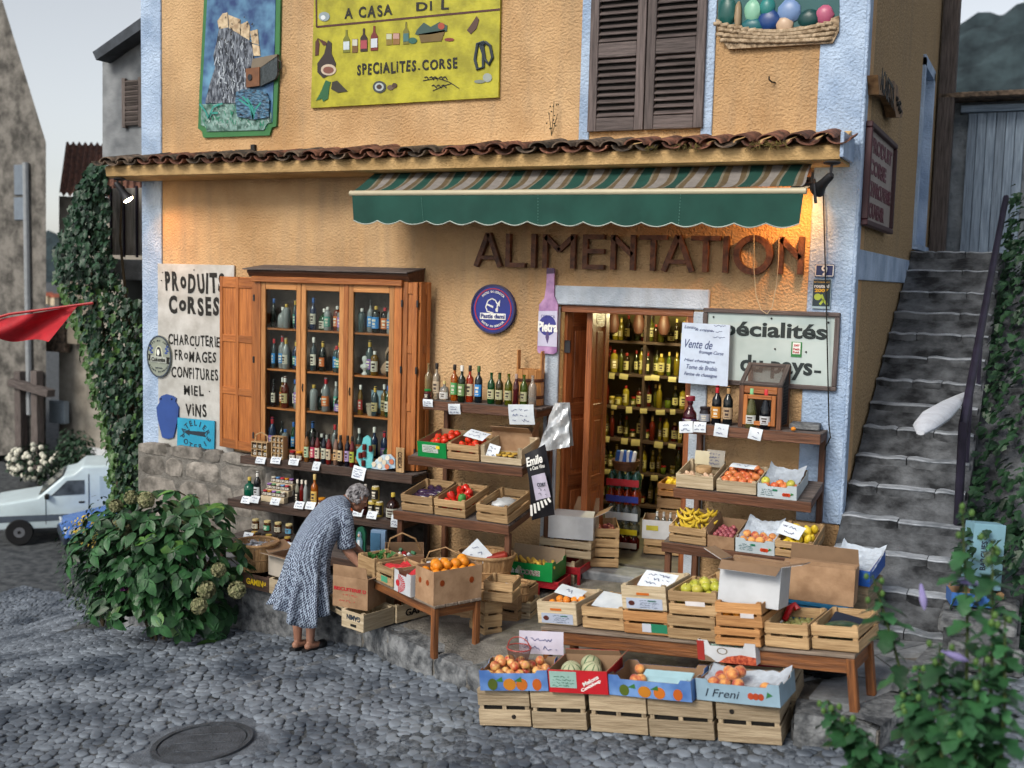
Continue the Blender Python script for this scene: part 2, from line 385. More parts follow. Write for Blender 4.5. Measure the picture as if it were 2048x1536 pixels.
# long narrow stones that band the cobbles
m_band = mat('pale band stone', (.11, .125, .145), .7, .3, 6, .6, 40, col2=(.21, .225, .245), orand=.25)
def band(p0, p1, n, w=.07):
    A = Vector(G(*p0, 0)); B = Vector(G(*p1, 0))
    for i in range(n):
        a = A.lerp(B, i / n); b = A.lerp(B, (i + .93) / n); m = (a + b) / 2; z = street_z(m.x, m.y)
        d = b - a; bx('paving_strip', street, (m.x, m.y + rc.uniform(-.01, .01), z - .038), (d.length, w * rc.uniform(.7, 1.2), .09), m_band, .014, (0, math.atan2(street_z(a.x, a.y) - street_z(b.x, b.y), d.length), math.atan2(d.y, d.x)))
band((330, 1345), (545, 1282), 8); band((430, 1412), (700, 1330), 9); band((560, 1480), (880, 1400), 9)
# iron manhole cover
zc = street_z(MANHOLE.x, MANHOLE.y)
t = thing('manhole_cover', 'round iron manhole cover set into the lane at bottom left', 'manhole cover', (MANHOLE.x, MANHOLE.y, zc - .01), (0, R(-5.7), .4))
m_iron = mat('dull iron', (.065, .073, .087), .6, .3, 10, .5, 60, metal=.3)
MB().lathe([(.0, .012), (.30, .012), (.305, .0)], 36).build('plate', m_iron, t)
mb = MB(); T90 = Matrix.Rotation(PI / 2, 4, 'X')
rb = MB(); ringband(rb, 0, 0, .312, .35, -.016, .02, 36); mb.add(rb.v, rb.f, 0, T90); mb.build('rim', m_iron, t)
for k in range(3): bx('rib', t, (0, -.14 + .14 * k, .014), (.42 - .12 * abs(k - 1), .016, .006), m_iron, .002)

# raised stone terrace before the shop
terr = struct(obj('terrace', None))
mb = MB(); n = len(PPOLY)
mb.add([(x, y, plat_z(x, y) - .045) for x, y in PPOLY] + [(x, y, -1.2) for x, y in PPOLY], [tuple(range(n))] + [(i, (i + 1) % n, (i + 1) % n + n, i + n)[::-1] for i in range(n)])
mb.build('terrace_core', m_mortar, terr)
# retaining wall and kerb stones round its edge
rk = random.Random(3)
def kerb_run(a, b, length, deep, drop):
    A = Vector((*a, 0)); B = Vector((*b, 0)); L = (B - A).length; n = max(1, round(L / length)); d = (B - A).normalized(); ang = math.atan2(d.y, d.x)
    for i in range(n):
        s0 = L * i / n; s1 = L * (i + 1) / n - .012; m = A + d * ((s0 + s1) / 2); nrm = Vector((-d.y, d.x, 0)); m += nrm * (deep / 2 - .02 + rk.uniform(-.008, .008))
        zt = plat_z(m.x, m.y) + rk.uniform(-.012, .012); h = min(drop, zt - street_z(m.x, m.y) + .12)
        mb = MB(); nu, nv = 6, 4; l2 = (s1 - s0) / 2
        def f(u, v):  # front face, rough hewn, with rounded top edge, then the top
            x = -l2 + 2 * l2 * u; edge = -.012 * (abs(u - .5) * 2) ** 8
            if v < .6: q = v / .6; return (x, -deep / 2 + rk.uniform(-.012, .012) - edge, -h + (h - .015) * q)
            q = (v - .6) / .4; return (x, -deep / 2 + .015 + (deep - .015) * q, rk.uniform(-.006, .004) + edge)
        mb.grid(f, nu, 10)
        mb.box((0, .005, -h / 2 - .03), (2 * l2 - .02, deep - .05, h - .02))
        mb.build('kerbstone', m_kerb, terr, True, (m.x, m.y, zt), (0, 0, ang), 60)
for i in range(len(PLAT) - 1): kerb_run(PLAT[i], PLAT[i + 1], .52 if i > 2 else .62, .26, 1.3)
# flagstones
rf = random.Random(21); GX = [-8.0 + .62 * i for i in range(16)]; GY = [-2.5 + .5 * j for j in range(6)]
def fpt(i, j):
    q = random.Random(i * 97 + j * 13 + 5); return (-8.0 + .62 * i + q.uniform(-.13, .13) + (j % 2) * .2, -2.5 + .5 * j + q.uniform(-.1, .1))
for i in range(15):
    for j in range(-1, 6):
        q = [fpt(i, j), fpt(i + 1, j), fpt(i + 1, j + 1), fpt(i, j + 1)]; cx = sum(p[0] for p in q) / 4; cy = sum(p[1] for p in q) / 4
        if not all(inside(PPOLY, p[0], p[1] ) for p in ((cx, cy),)): continue
        q2 = []
        for p in q:
            d = Vector((p[0] - cx, p[1] - cy)); s = 1 - .012 / d.length; x, y = cx + d.x * s, cy + d.y * s
            for _ in range(12):
                if inside(PPOLY, x, y - .16) and inside(PPOLY, x + .12, y): break
                x += (cx - x) * .18; y += (cy + .03 - y) * .18
            q2.append((x, y))
        dz = rf.uniform(-.006, .006); vs = [(x - cx, y - cy, plat_z(x, y) - plat_z(cx, cy) + dz) for x, y in q2]; vs += [(x * 1.0, y, z - .06) for x, y, z in vs]
        MB().add(vs, [(0, 1, 2, 3)] + [(k, k + 4, (k + 1) % 4 + 4, (k + 1) % 4) for k in range(4)]).build('flagstone', m_flag, terr, loc=(cx, cy, plat_z(cx, cy)))
# doorstep
bx('doorstep', terr, (-1.98, .16, .535), (1.5, .42, .29), m_flag, .015)

# ------------------------------------------------------------------ the shop house
house = thing('shop_house', 'ochre roughcast corner house with pale blue corners holding the grocery', 'house', (0, 0, 0))
DX0, DX1, DZ = -2.64, -1.33, 3.20
wall = [(-7.92, .3), (DX0, .3), (DX0, DZ), (DX1, DZ), (DX1, .3), (.03, .3), (.03, 8.6), (-7.92, 8.6)]
MB().prism(wall, 0, .5).build('front_wall', m_stucco, house)
bx('lower_wall', house, (-4.95, -.004, .85), (1.75, .02, 1.25), mat('dark grey plaster', (.05, .045, .042), .9, .4, 3, .8, 20, col2=(.11, .10, .09)), 0)  # dark plaster panel on the wall below the glazed cabinet
# side wall up the steps, with a deep blue-framed window
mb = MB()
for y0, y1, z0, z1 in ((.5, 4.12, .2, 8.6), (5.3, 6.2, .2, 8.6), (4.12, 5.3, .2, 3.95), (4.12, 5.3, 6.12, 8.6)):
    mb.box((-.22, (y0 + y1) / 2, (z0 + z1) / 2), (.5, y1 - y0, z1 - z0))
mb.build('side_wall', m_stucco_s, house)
mb = MB(); mb.box((-.2, 4.2, 5.03), (.52, .13, 2.16)); mb.box((-.2, 5.24, 5.03), (.52, .13, 2.16)); mb.box((-.2, 4.72, 6.08), (.52, 1.17, .12)); mb.box((-.18, 4.72, 3.93), (.56, 1.2, .06))
mb.build('window_surround', m_blue, house); bx('window_shutter', house, (-.3, 4.72, 5.0), (.05, .92, 2.05), 'blue door', .01)
# limewashed corners and bands, 12 mm proud
bx('corner_pilaster', house, (-.15, -.006, 5.0), (.37, .03, 7.2), m_blue, .008)
bx('corner_pilaster', house, (.042, .06, 5.0), (.03, .16, 7.2), m_blue, .008)
bx('corner_pilaster', house, (-7.78, -.006, 4.9), (.30, .03, 7.4), m_blue, .008)
bx('side_band', house, (.042, 1.95, 3.63), (.024, 3.6, .26), m_blue, .006)
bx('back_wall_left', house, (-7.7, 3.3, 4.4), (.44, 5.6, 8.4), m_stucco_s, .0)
# white surround of the doorway
bx('door_lintel', house, (-1.95, -.012, 3.29), (1.52, .05, .18), m_white, .01)
bx('door_jamb', house, (-2.71, -.008, 1.8), (.14, .04, 2.76), m_white, .008)
bx('door_jamb', house, (-1.255, -.008, 1.8), (.15, .04, 2.76), m_white, .008)
bx('door_head', house, (-1.985, .06, 3.165), (1.3, .12, .07), 'door', .006)
# blue edges of the upper window
for px0, px1 in ((1160, 1180), (1404, 1426)):
    a = W(px0, 200, -.01); b = W(px1, 200, -.01); bx('window_edge', house, ((a.x + b.x) / 2, -.006, 5.7), (b.x - a.x, .03, 1.95), m_blue, .006)
# rubble footing at the left end
rr = random.Random(5); fx = -7.95; stones = []
bx('footing_core', house, (-6.8, -.03, .3), (2.24, .15, 2.2), m_mortar, .0)
zrow = -.5
while zrow < 1.36:
    hh = rr.uniform(.22, .42); x = -7.92
    if zrow + hh > 1.44: hh = 1.44 - zrow
    if hh < .09: break
    while x < -5.7:
        w = min(rr.uniform(.24, .62), -5.68 - x); n = 11; pts = []
        for k in range(n):
            a = 2 * PI * (k + .5) / n; ca, sa = math.cos(a), math.sin(a); q = max(abs(ca), abs(sa)) ** .75
            pts.append((w / 2 * ca / q * rr.uniform(.90, 1.0), hh / 2 * sa / q * rr.uniform(.88, 1.0)))
        mb = MB(); vs = [(p[0], .04, p[1]) for p in pts] + [(p[0], -.014, p[1]) for p in pts] + [(p[0] * .9, -.024 + rr.uniform(-.006, .004), p[1] * .88) for p in pts]
        fs = [tuple(range(2 * n, 3 * n))] + [(k + o, (k + 1) % n + o, (k + 1) % n + o + n, k + o + n) for o in (0, n) for k in range(n)]
        mb.add(vs, fs).build('stone', m_rubble, house, True, (x + w / 2, -.09, zrow + hh / 2), ang=35); x += w
    zrow += hh

# the room behind the door
m_in = mat('dim plaster', (.22, .19, .10), .9, .2)
mb = MB(); mb.box((-2.3, 1.9, .60), (3.4, 3.2, .2)); mb.build('shop_floor', mat('shop floor', (.10, .09, .075), .7, .3), house)
mb = MB(); mb.box((-2.5, 3.45, 2.1), (3.6, .1, 3.0)); mb.box((-4.15, 1.95, 2.1), (.1, 3.0, 3.0)); mb.box((-.75, 1.95, 2.1), (.1, 3.0, 3.0)); mb.box((-2.4, 1.95, 3.45), (3.5, 3.1, .1))
mb.build('room_walls', m_in, house)

# ------------------------------------------------------------------ tiled canopy over the shop front
can = thing('tiled_canopy', 'long stucco canopy edged with curved clay tiles above the shop front', 'canopy', (0, 0, 0))
m_sof = mat('ochre canopy render', (.50, .315, .13), .9, .14, 3, .6, 50, col2=(.62, .41, .19), orand=0)
prof = [(.0, 4.435), (-.46, 4.435), (-.5, 4.45), (-.52, 4.53), (-.5, 4.56), (0, 4.74)]
mb = MB(); X0, X1 = -7.97, -.04; n = len(prof)
mb.add([(X0, y, z) for y, z in prof] + [(X1, y, z) for y, z in prof], [tuple(range(n))[::-1], tuple(range(n, 2 * n))] + [(i, (i + 1) % n, (i + 1) % n + n, i + n)[::-1] for i in range(n)])
mb.build('soffit', m_sof, can)
bx('end_closer', can, (-.02, -.3, 4.56), (.03, .5, .2), m_blue, .004)
def tile_mesh(r0, r1, L, up, mt, seg=7):
    mb = MB(); vs = []; fs = []; th = .016
    for (r, y, dz) in ((r0, 0, 0), (r1, L, 0)):
        for rr_ in (r, r - th):
            for k in range(seg + 1):
                a = PI * (k / seg) * .92 + PI * .04; vs.append((rr_ * math.cos(a), y, (rr_ * math.sin(a)) * up + dz))
    s = seg + 1
    for k in range(seg):
        fs += [(k, k + 1, 2 * s + k + 1, 2 * s + k), (s + k + 1, s + k, 3 * s + k, 3 * s + k + 1), (k + 1, k, s + k, s + k + 1), (2 * s + k, 2 * s + k + 1, 3 * s + k + 1, 3 * s + k)]
    for k in (0, seg): fs.append((k, s + k, 3 * s + k, 2 * s + k))
    return mb.add(vs, fs).mesh('tile', mt, True, 50)
cover = [tile_mesh(.10, .08, .5, .62, mt) for mt in (m_tile, m_tile2)]; pan = [tile_mesh(.10, .08, .5, -.62, mt) for mt in (m_tile, m_tile2)]
NT = 35; pitch = 7.95 / NT; rt = random.Random(8); slope = math.atan2(.1, .5)
for i in range(NT + 1):
    x = -7.99 + pitch * i
    obj('tile', pan[rt.random() < .4], can, (x + rt.uniform(-.012, .012), -.605 + rt.uniform(-.015, .015), 4.61 + rt.uniform(-.006, .006)), (slope + rt.uniform(-.02, .02), rt.uniform(-.05, .05), rt.uniform(-.03, .03)))
    if i < NT: obj('tile', cover[rt.random() < .4], can, (x + pitch / 2 + rt.uniform(-.014, .014), -.60 + rt.uniform(-.02, .02), 4.588 + rt.uniform(-.008, .008)), (slope + rt.uniform(-.025, .025), rt.uniform(-.06, .06), rt.uniform(-.04, .04)))
# moss tufts caught between the tiles near the right end
m_moss = mat('dry moss', (.10, .075, .02), .95, .4)
mb = MB()
for px in (1305, 1360, 1390, 1510, 1545, 1560):
    p = W(px, 292, -.58)
    for k in range(16):
        a = Vector((p.x + rt.uniform(-.05, .05), p.y + rt.uniform(-.02, .03), 4.56)); mb.tube([a, a + Vector((rt.uniform(-.03, .03), -.02, rt.uniform(.0, .04))), a + Vector((rt.uniform(-.05, .05), -.03, rt.uniform(-.04, .03)))], .003, 4)
mb.build('moss', m_moss, can)['kind'] = 'stuff'

# ------------------------------------------------------------------ outside stair along the gable
stair = thing('stone_stair', 'worn dark stone steps climbing beside the house', 'stairs', (0, 0, 0))
NOS = [(-1.1, .88), (-.76, 1.09), (-.42, 1.30), (-.08, 1.51), (.26, 1.73), (.59, 1.94), (.94, 2.16), (1.29, 2.36), (1.63, 2.56), (1.99, 2.77), (2.36, 2.99), (2.72, 3.20), (3.1, 3.42), (3.5, 3.66), (3.86, 3.88)]
rs = random.Random(9)
for i, (y, z) in enumerate(NOS):
    zp = NOS[i - 1][1] if i else .35; x0, x1 = (.045, 1.0) if i > 3 else (.06 if y > -.2 else .06, 1.05)
    ye = NOS[i + 1][0] + .12 if i + 1 < len(NOS) else 7.5
    cuts = sorted(x0 + (x1 - x0) * c for c in ([rs.uniform(.3, .7)] if i % 2 else [rs.uniform(.25, .4), rs.uniform(.6, .75)])); X0_, X1_ = x0, x1
    for x0, x1 in zip([X0_] + [c + .007 for c in cuts], cuts + [X1_]):
        nu = 8; ph = rs.uniform(0, 6); mb = MB(); dy, dz = rs.uniform(-.007, .007), rs.uniform(-.005, .004)
        def yf(u): return y + dy + .008 * math.sin(u * 5 + ph) + .02 * abs(2 * u - 1) ** 9
        def zf(u): return z + dz - .01 * math.sin(PI * u) + .004 * math.sin(u * 9 + ph) - .012 * abs(2 * u - 1) ** 9
        mb.grid(lambda u, v: (x0 + (x1 - x0) * u, yf(u) + .022 - .012 * v + rs.uniform(-.005, .005), zp - .02 + (zf(u) - .016 - zp + .02) * v), nu, 6, 0)
        mb.grid(lambda u, v: (x0 + (x1 - x0) * u, yf(u) + .008 - .007 * math.sin(v * PI) + rs.uniform(-.002, .002), zf(u) - .016 + .016 * v), nu, 3, 1)
        mb.grid(lambda u, v: (x0 + (x1 - x0) * u, yf(u) + .008 + (ye - y - .008) * v, zf(u) + .004 * math.sin(v * 7)), nu, 3, 1)
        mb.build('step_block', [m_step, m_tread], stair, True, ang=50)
mb = MB(); prof = [(-1.05, 0)] + [(y + .06, z - .06) for y, z in NOS] + [(7.5, 3.8), (7.5, 0)]
mb.add([(.05, y, z) for y, z in prof] + [(1.02, y, z) for y, z in prof], [tuple(range(len(prof))), tuple(range(2 * len(prof) - 1, len(prof) - 1, -1))] + [(i, i + len(prof), (i + 1) % len(prof) + len(prof), (i + 1) % len(prof)) for i in range(len(prof))])
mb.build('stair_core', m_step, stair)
# stone wall on the right of the stair
sw = thing('stair_wall', 'low stone side wall holding the right edge of the steps', 'wall', (0, 0, 0))
mb = MB(); prof = [(-1.25, 0), (-1.25, 1.0), (-.5, 1.0), (-.5, 1.2), (.3, 1.25), (1.2, 2.0), (4.0, 3.6), (7.4, 3.7), (7.4, 0)]
mb.add([(1.0, y, z) for y, z in prof] + [(1.5, y, z) for y, z in prof], [tuple(range(len(prof))), tuple(range(2 * len(prof) - 1, len(prof) - 1, -1))] + [(i, i + len(prof), (i + 1) % len(prof) + len(prof), (i + 1) % len(prof)) for i in range(len(prof))])
mb.build('core', m_step, sw)
for i, (y, z, l) in enumerate(((-1.0, .98, .5), (-.55, 1.0, .42))): bx('coping_stone', sw, (1.22, y, z + .03), (.52, l - .03, .12), m_kerb, .02)
for i in range(4):
    for j in range(2): bx('stone', sw, (1.1 + .26 * j + (i % 2) * .06, -1.26, .16 + .22 * i), (.24, .08, .2), m_kerb, .02)
# ================================================================== SIGNS AND FITTINGS ON THE HOUSE FRONT
def settle(t, loc):
    "put the Empty of a thing at its base and keep its parts where they are"
    loc = Vector(loc); t.location = loc
    for ch in t.children: ch.location -= loc
    return t
def poly(mb, pts, y0, y1, mi=0):
    a = sum(pts[i][0] * pts[(i + 1) % len(pts)][1] - pts[(i + 1) % len(pts)][0] * pts[i][1] for i in range(len(pts)))
    mb.prism(pts if a > 0 else pts[::-1], y0, y1, mi)
def zmap(ox, oy, sc, Y):
    return lambda x, y: (lambda p: (p.x, p.z))(W(ox + x / sc, oy + y / sc, Y))
def ptext(parent, body, box, Y, m, bold=.0, shear=0.0, roll=0.0, name='lettering'):
    x0, y0, x1, y1 = box; a = W(x0, (y0 + y1) / 2, Y); b = W(x1, (y0 + y1) / 2, Y); c = W((x0 + x1) / 2, y0, Y); d = W((x0 + x1) / 2, y1, Y)
    return text(parent, body, ((a.x + b.x) / 2, Y, (c.z + d.z) / 2), b.x - a.x, c.z - d.z, m, bold, shear=shear, roll=roll, name=name)
def arc_text(parent, body, cx, cz, r, a0, a1, h, Y, m, bold=.02, inner=False):
    n = len(body)
    for i, ch in enumerate(body):
        if ch == ' ': continue
        a = a0 + (a1 - a0) * i / max(1, n - 1); rot = (a - PI / 2) if not inner else (a + PI / 2)
        text(parent, ch, (cx + r * math.cos(a), Y, cz + r * math.sin(a)), None, h, m, bold, roll=rot)
def hand(parent, s, box, Y, m, bold=.03, seed=1):
    "hand lettering: letters one by one, a little uneven"
    rn = random.Random(seed); x0, y0, x1, y1 = box; a = W(x0, (y0 + y1) / 2, Y); b = W(x1, (y0 + y1) / 2, Y); c = W((x0 + x1) / 2, y0, Y); d = W((x0 + x1) / 2, y1, Y); H = c.z - d.z; zc = (c.z + d.z) / 2
    ws = [text_mesh(ch, bold, .02, m)[1] + .12 if ch != ' ' else .4 for ch in s]; k = (b.x - a.x) / sum(ws); x = a.x
    for ch, w in zip(s, ws):
        if ch != ' ':
            low = ch.islower() and ch != 'i'; h = H * (.62 if low else 1) * rn.uniform(.92, 1.06)
            text(parent, ch, (x + w * k / 2, Y, zc + H * rn.uniform(-.05, .05)), (w - .12) * k * rn.uniform(.9, 1.04), h if ch not in '.-' else h * .15, m, bold, roll=rn.uniform(-.07, .07), shear=rn.uniform(-.06, .06) // .04 * .04)
        x += w * k
K_black = C_('15130f', .6); K_ink = C_('23303e', .6)
K_white = C_('e6e6e2', .5); K_cream = C_('d8cfae', .6); K_navy = C_('202a6e', .35); K_red = C_('b3232c', .5)

# --- 3-D wooden letters
m_let = mat('letter wood', (.085, .03, .014), .6, .4, 14, .4, 30, col2=(.17, .065, .03))
let = thing('shop_lettering', 'raised brown wooden letters reading ALIMENTATION under the awning', 'lettering')
LZ0, LZ1 = 3.545, 3.865
def seg(mb, a, b, w):
    d = Vector((b[0] - a[0], b[1] - a[1])); n = Vector((-d.y, d.x)).normalized() * w / 2
    poly(mb, [(a[0] - n.x, a[1] - n.y), (b[0] - n.x, b[1] - n.y), (b[0] + n.x, b[1] + n.y), (a[0] + n.x, a[1] + n.y)], -.028, .028)
LW = .047; Hh = LZ1 - LZ0
spans = [('A', 950, 1003), ('L', 1012, 1051), ('I', 1062, 1073), ('M', 1086, 1151), ('E', 1166, 1209), ('N', 1222, 1271), ('T', 1279, 1334), ('A', 1325, 1388), ('T', 1382, 1441), ('I', 1446, 1458), ('O', 1468, 1546), ('N', 1556, 1608)]
for k, (ch, p0, p1) in enumerate(spans):
    a = W(p0, 500, -.06).x; b = W(p1, 500, -.06).x; w = b - a; mb = MB(); h = Hh; q = LW / 2
    if ch == 'A': seg(mb, (q * .6, 0), (w / 2 - .004, h), LW); seg(mb, (w - q * .6, 0), (w / 2 + .004, h), LW * .99); seg(mb, (w * .25, h * .27), (w * .75, h * .27), LW * .8)
    if ch == 'L': seg(mb, (q, 0), (q, h), LW); seg(mb, (LW * .99, q * .9), (w, q * .9), LW * .9)
    if ch == 'I': seg(mb, (w / 2, 0), (w / 2, h), LW)
    if ch == 'M': seg(mb, (q, 0), (q, h), LW); seg(mb, (w - q, 0), (w - q, h), LW); seg(mb, (LW * .5, h - .02), (w / 2 + .006, h * .52), LW * .98); seg(mb, (w - LW * .5, h - .02), (w / 2 - .006, h * .52), LW * .97)
    if ch == 'E':
        seg(mb, (q, 0), (q, h), LW)
        for zz in (q * .9, h * .52, h - q * .9): seg(mb, (LW * .99, zz), (w, zz), LW * .9)
    if ch == 'N': seg(mb, (q, 0), (q, h), LW); seg(mb, (w - q, 0), (w - q, h), LW); seg(mb, (LW * .5, h - .02), (w - LW * .6, h * .42), LW * .98)
    if ch == 'T': seg(mb, (w / 2, 0), (w / 2, h - LW * .8), LW); seg(mb, (0, h - q * .9), (w, h - q * .9), LW * .9)
    if ch == 'O': ringband(mb, w / 2, h / 2, h / 2 - LW * .9, h / 2 + .012, -.028, .028, 32, sx=w / (h + .02))
    mb.build('letter', m_let, let, loc=(a, -.045, LZ0 - .0012 * k))
settle(let, (-2, -.045, LZ0))

# --- painted citadel board
Y = -.03; z = zmap(380, 10, 5.486, Y)
t = thing('painted_board', 'tall painted board of a rocky citadel with bellows camera, green frame', 'sign')
def pl(pts): return [z(*p) for p in pts]
mb = MB(); poly(mb, pl([(165, -330), (995, -330), (990, 50), (980, 540), (945, 1330), (895, 1345), (870, 1430), (145, 1455), (130, 1385), (88, 1355), (100, 1000), (150, 0)]), Y, -.003); mb.build('frame', C_('2f6b3a', .5), t)
m_skyb = mat('painted storm sky', '123a78', .5, .3, 4, col2='5f8fae', ramp=(.35, .7))
mb = MB(); poly(mb, pl([(200, -320), (940, -320), (940, 50), (930, 520), (905, 1290), (855, 1300), (815, 1375), (190, 1390), (175, 1335), (125, 1320), (135, 1000), (190, 0)]), Y - .006, Y + .002); mb.build('sky_panel', m_skyb, t)
m_rock = mat('painted rock', '2c3648', .6, .4, 14, .8, 25, col2='8c94a0', aniso=(3, 3, .8), ramp=(.4, .66))
mb = MB(); poly(mb, pl([(330, 270), (300, 440), (270, 560), (290, 690), (230, 870), (180, 1080), (640, 1080), (650, 700), (720, 650), (690, 420), (560, 330), (430, 250)]), Y - .022, Y - .004); mb.build('rock', m_rock, t, ang=30)
m_hs = mat('painted houses', 'b59a7a', .7, .2, 20, col2='d8c3a2')
for q in ([(310, 180), (370, 95), (420, 85), (430, 265), (330, 275)], [(430, 110), (560, 160), (570, 330), (440, 260)], [(560, 220), (640, 180), (665, 240), (660, 390), (560, 330)], [(668, 290), (750, 270), (765, 440), (690, 420)], [(690, 430), (770, 450), (780, 560), (710, 560)]):
    mb = MB(); poly(mb, pl(q), Y - .016, Y - .004); mb.build('painted_house', m_hs, t)
mb = MB(); poly(mb, pl([(135, 1090), (640, 1080), (900, 1180), (903, 1290), (855, 1300), (815, 1373), (192, 1388), (177, 1333), (127, 1318)]), Y - .014, Y - .005); mb.build('grass_panel', mat('painted grass', '2a5a4c', .6, .4, 18, col2='7fa09a'), t)
mb = MB(); poly(mb, pl([(530, 960), (600, 930), (760, 935), (860, 970), (890, 1050), (885, 1240), (720, 1260), (540, 1230), (520, 1060)]), Y - .035, Y - .012); mb.build('boulder', mat('painted boulder', '161f33', .4, .4, 16, .8, 20, col2='4f7fa0', aniso=(1, 1, 2.5)), t)
mb = MB()
for pts in ([(130, 1090), (200, 1180), (225, 1250)], [(380, 1085), (280, 1120), (225, 1250)], [(330, 1190), (260, 1190), (225, 1250)], [(560, 1040), (680, 1120), (715, 1255)], [(650, 1030), (715, 1130), (715, 1255)], [(800, 1080), (740, 1150), (715, 1255)], [(600, 1010), (690, 1100), (715, 1255)]):
    strokes(mb, pl(pts), .018, Y - .037)
mb.build('painted_leaves', C_('2f9a8e', .5), t)
rq = random.Random(6)
for nm, c_, reg, n_, th_q, dr in (('brush_light', 'a9b2bc', (300, 660, 330, 1000), 60, .012, (18, 90)), ('brush_dark', '131a26', (290, 670, 330, 1050), 60, .013, (14, 80)), ('brush_grass', '1f7a5e', (150, 880, 1120, 1360), 60, .01, (16, -60)), ('brush_pale', 'b4ccc8', (150, 880, 1150, 1360), 40, .008, (20, -50)), ('brush_shade', '2a2018', (330, 760, 120, 420), 26, .012, (10, 26))):
    mb = MB()
    for k in range(n_):
        x, y = rq.uniform(reg[0], reg[1]), rq.uniform(reg[2], reg[3])
        if nm[6:] in ('light', 'dark') and x < 300 + (1000 - y) * -.12 + 60: continue
        strokes(mb, pl([(x, y), (x + rq.uniform(-1, 1) * dr[0], y + dr[1] * rq.uniform(.4, 1) * .5), (x + rq.uniform(-1.5, 1.5) * dr[0], y + dr[1] * rq.uniform(.5, 1))]), th_q * rq.uniform(.5, 1.2), Y - (.023 if y < 1080 else .016) - .0001 * k)
    mb.build(nm, C_(c_, .5), t)['kind'] = 'stuff'
cm = MB(); poly(cm, pl([(800, 690), (985, 550), (985, 770), (960, 820), (800, 900)]), Y - .045, Y - .008); cm.build('camera_body', mat('camera bellows', '23282c', .5, .3, 40, .8, 20, col2='5a6468', aniso=(14, 1, 1)), t)
mb = MB(); poly(mb, pl([(650, 710), (800, 690), (800, 895), (655, 915)]), Y - .06, Y - .008); mb.build('camera_front', mat('camera wood', '6a4226', .5, .2, 12), t)
a = z(700, 805); mb = MB(); poly(mb, disc(a[0], a[1], .028, .034), Y - .07, Y - .05); mb.build('lens', C_('15181c', .2), t)
mb = MB(); poly(mb, pl([(720, 600), (985, 548), (985, 570), (800, 700), (700, 705)]), Y - .05, Y - .01); mb.build('camera_lid', C_('6d6252', .5), t)
mb = MB(); p = [Vector((a_, Y - .03, b_)) for a_, b_ in pl([(985, 610), (1018, 630), (1020, 700), (985, 740)])]; mb.tube(p, .008, 6); mb.build('strap', C_('2a2320'), t)
settle(t, (-6.6, Y, 4.8))

# --- yellow board of Corsican specialities
Y = -.035; z = zmap(610, 10, 5.12, Y)
t = thing('speciality_board', 'olive yellow board painted with ham, bottles and SPECIALITES CORSE', 'sign')
m_yb = mat('olive yellow paint', (.36, .33, .012), .55, .22, 5, .15, 40, col2=(.47, .43, .022), orand=0)
mb = MB(); poly(mb, pl([(60, 1055), (1980, 945), (2005, -400), (100, -300)]), Y, -.004); mb.build('panel', m_yb, t)
K_brn = C_('4a1d14'); Yp = Y - .004
mb = MB(); strokes(mb, pl([(115, -300), (120, 225), (2000, 45)]), .02, Yp); mb.build('inner_border', K_brn, t)
def shp(name, pts, m, lift=0.0): 
    mb = MB(); poly(mb, pl(pts), Yp - .003 - lift, Y + .001); return mb.build(name, m, t)
hand(t, 'A CASA', (688, 12, 786, 35), Yp, K_black, .03); hand(t, 'DI L', (830, 2, 900, 21), Yp, K_black, .03)
hand(t, 'SPECiALiTES', (713, 124, 833, 147), Yp, K_black, .035, 4); ptext(t, '.', (836, 136, 840, 140), Yp, K_black, .03); hand(t, 'CORSE', (843, 118, 916, 139), Yp, K_black, .035, 6)
def ell(cx, cy, rx, ry, n=16): return [(cx + rx * math.cos(2 * PI * k / n), cy + ry * math.sin(2 * PI * k / n)) for k in range(n)]
shp('painted_ham', [(240, 360), (275, 390), (275, 500), (320, 600), (300, 690), (190, 752), (130, 690), (130, 600), (200, 500), (225, 400)], C_('2b1d1b')); shp('painted_ham_cut', ell(245, 665, 78, 58)[:], C_('c9b7a2'), .002); shp('painted_ham_meat', ell(245, 668, 55, 36), C_('7d4a3c'), .004)
shp('painted_sausage', [(110, 380), (135, 340), (150, 400), (140, 515), (108, 520)], K_brn); shp('painted_sausage', [(135, 340), (220, 380), (230, 415), (190, 415)], K_brn)
shp('painted_leaf', [(215, 770), (265, 790), (250, 860), (240, 960), (190, 990), (175, 960), (115, 980), (170, 880)], C_('1d5a33')); shp('painted_grapes', [(280, 790), (330, 775), (440, 885), (340, 900), (270, 860)], C_('2e2a1c'))
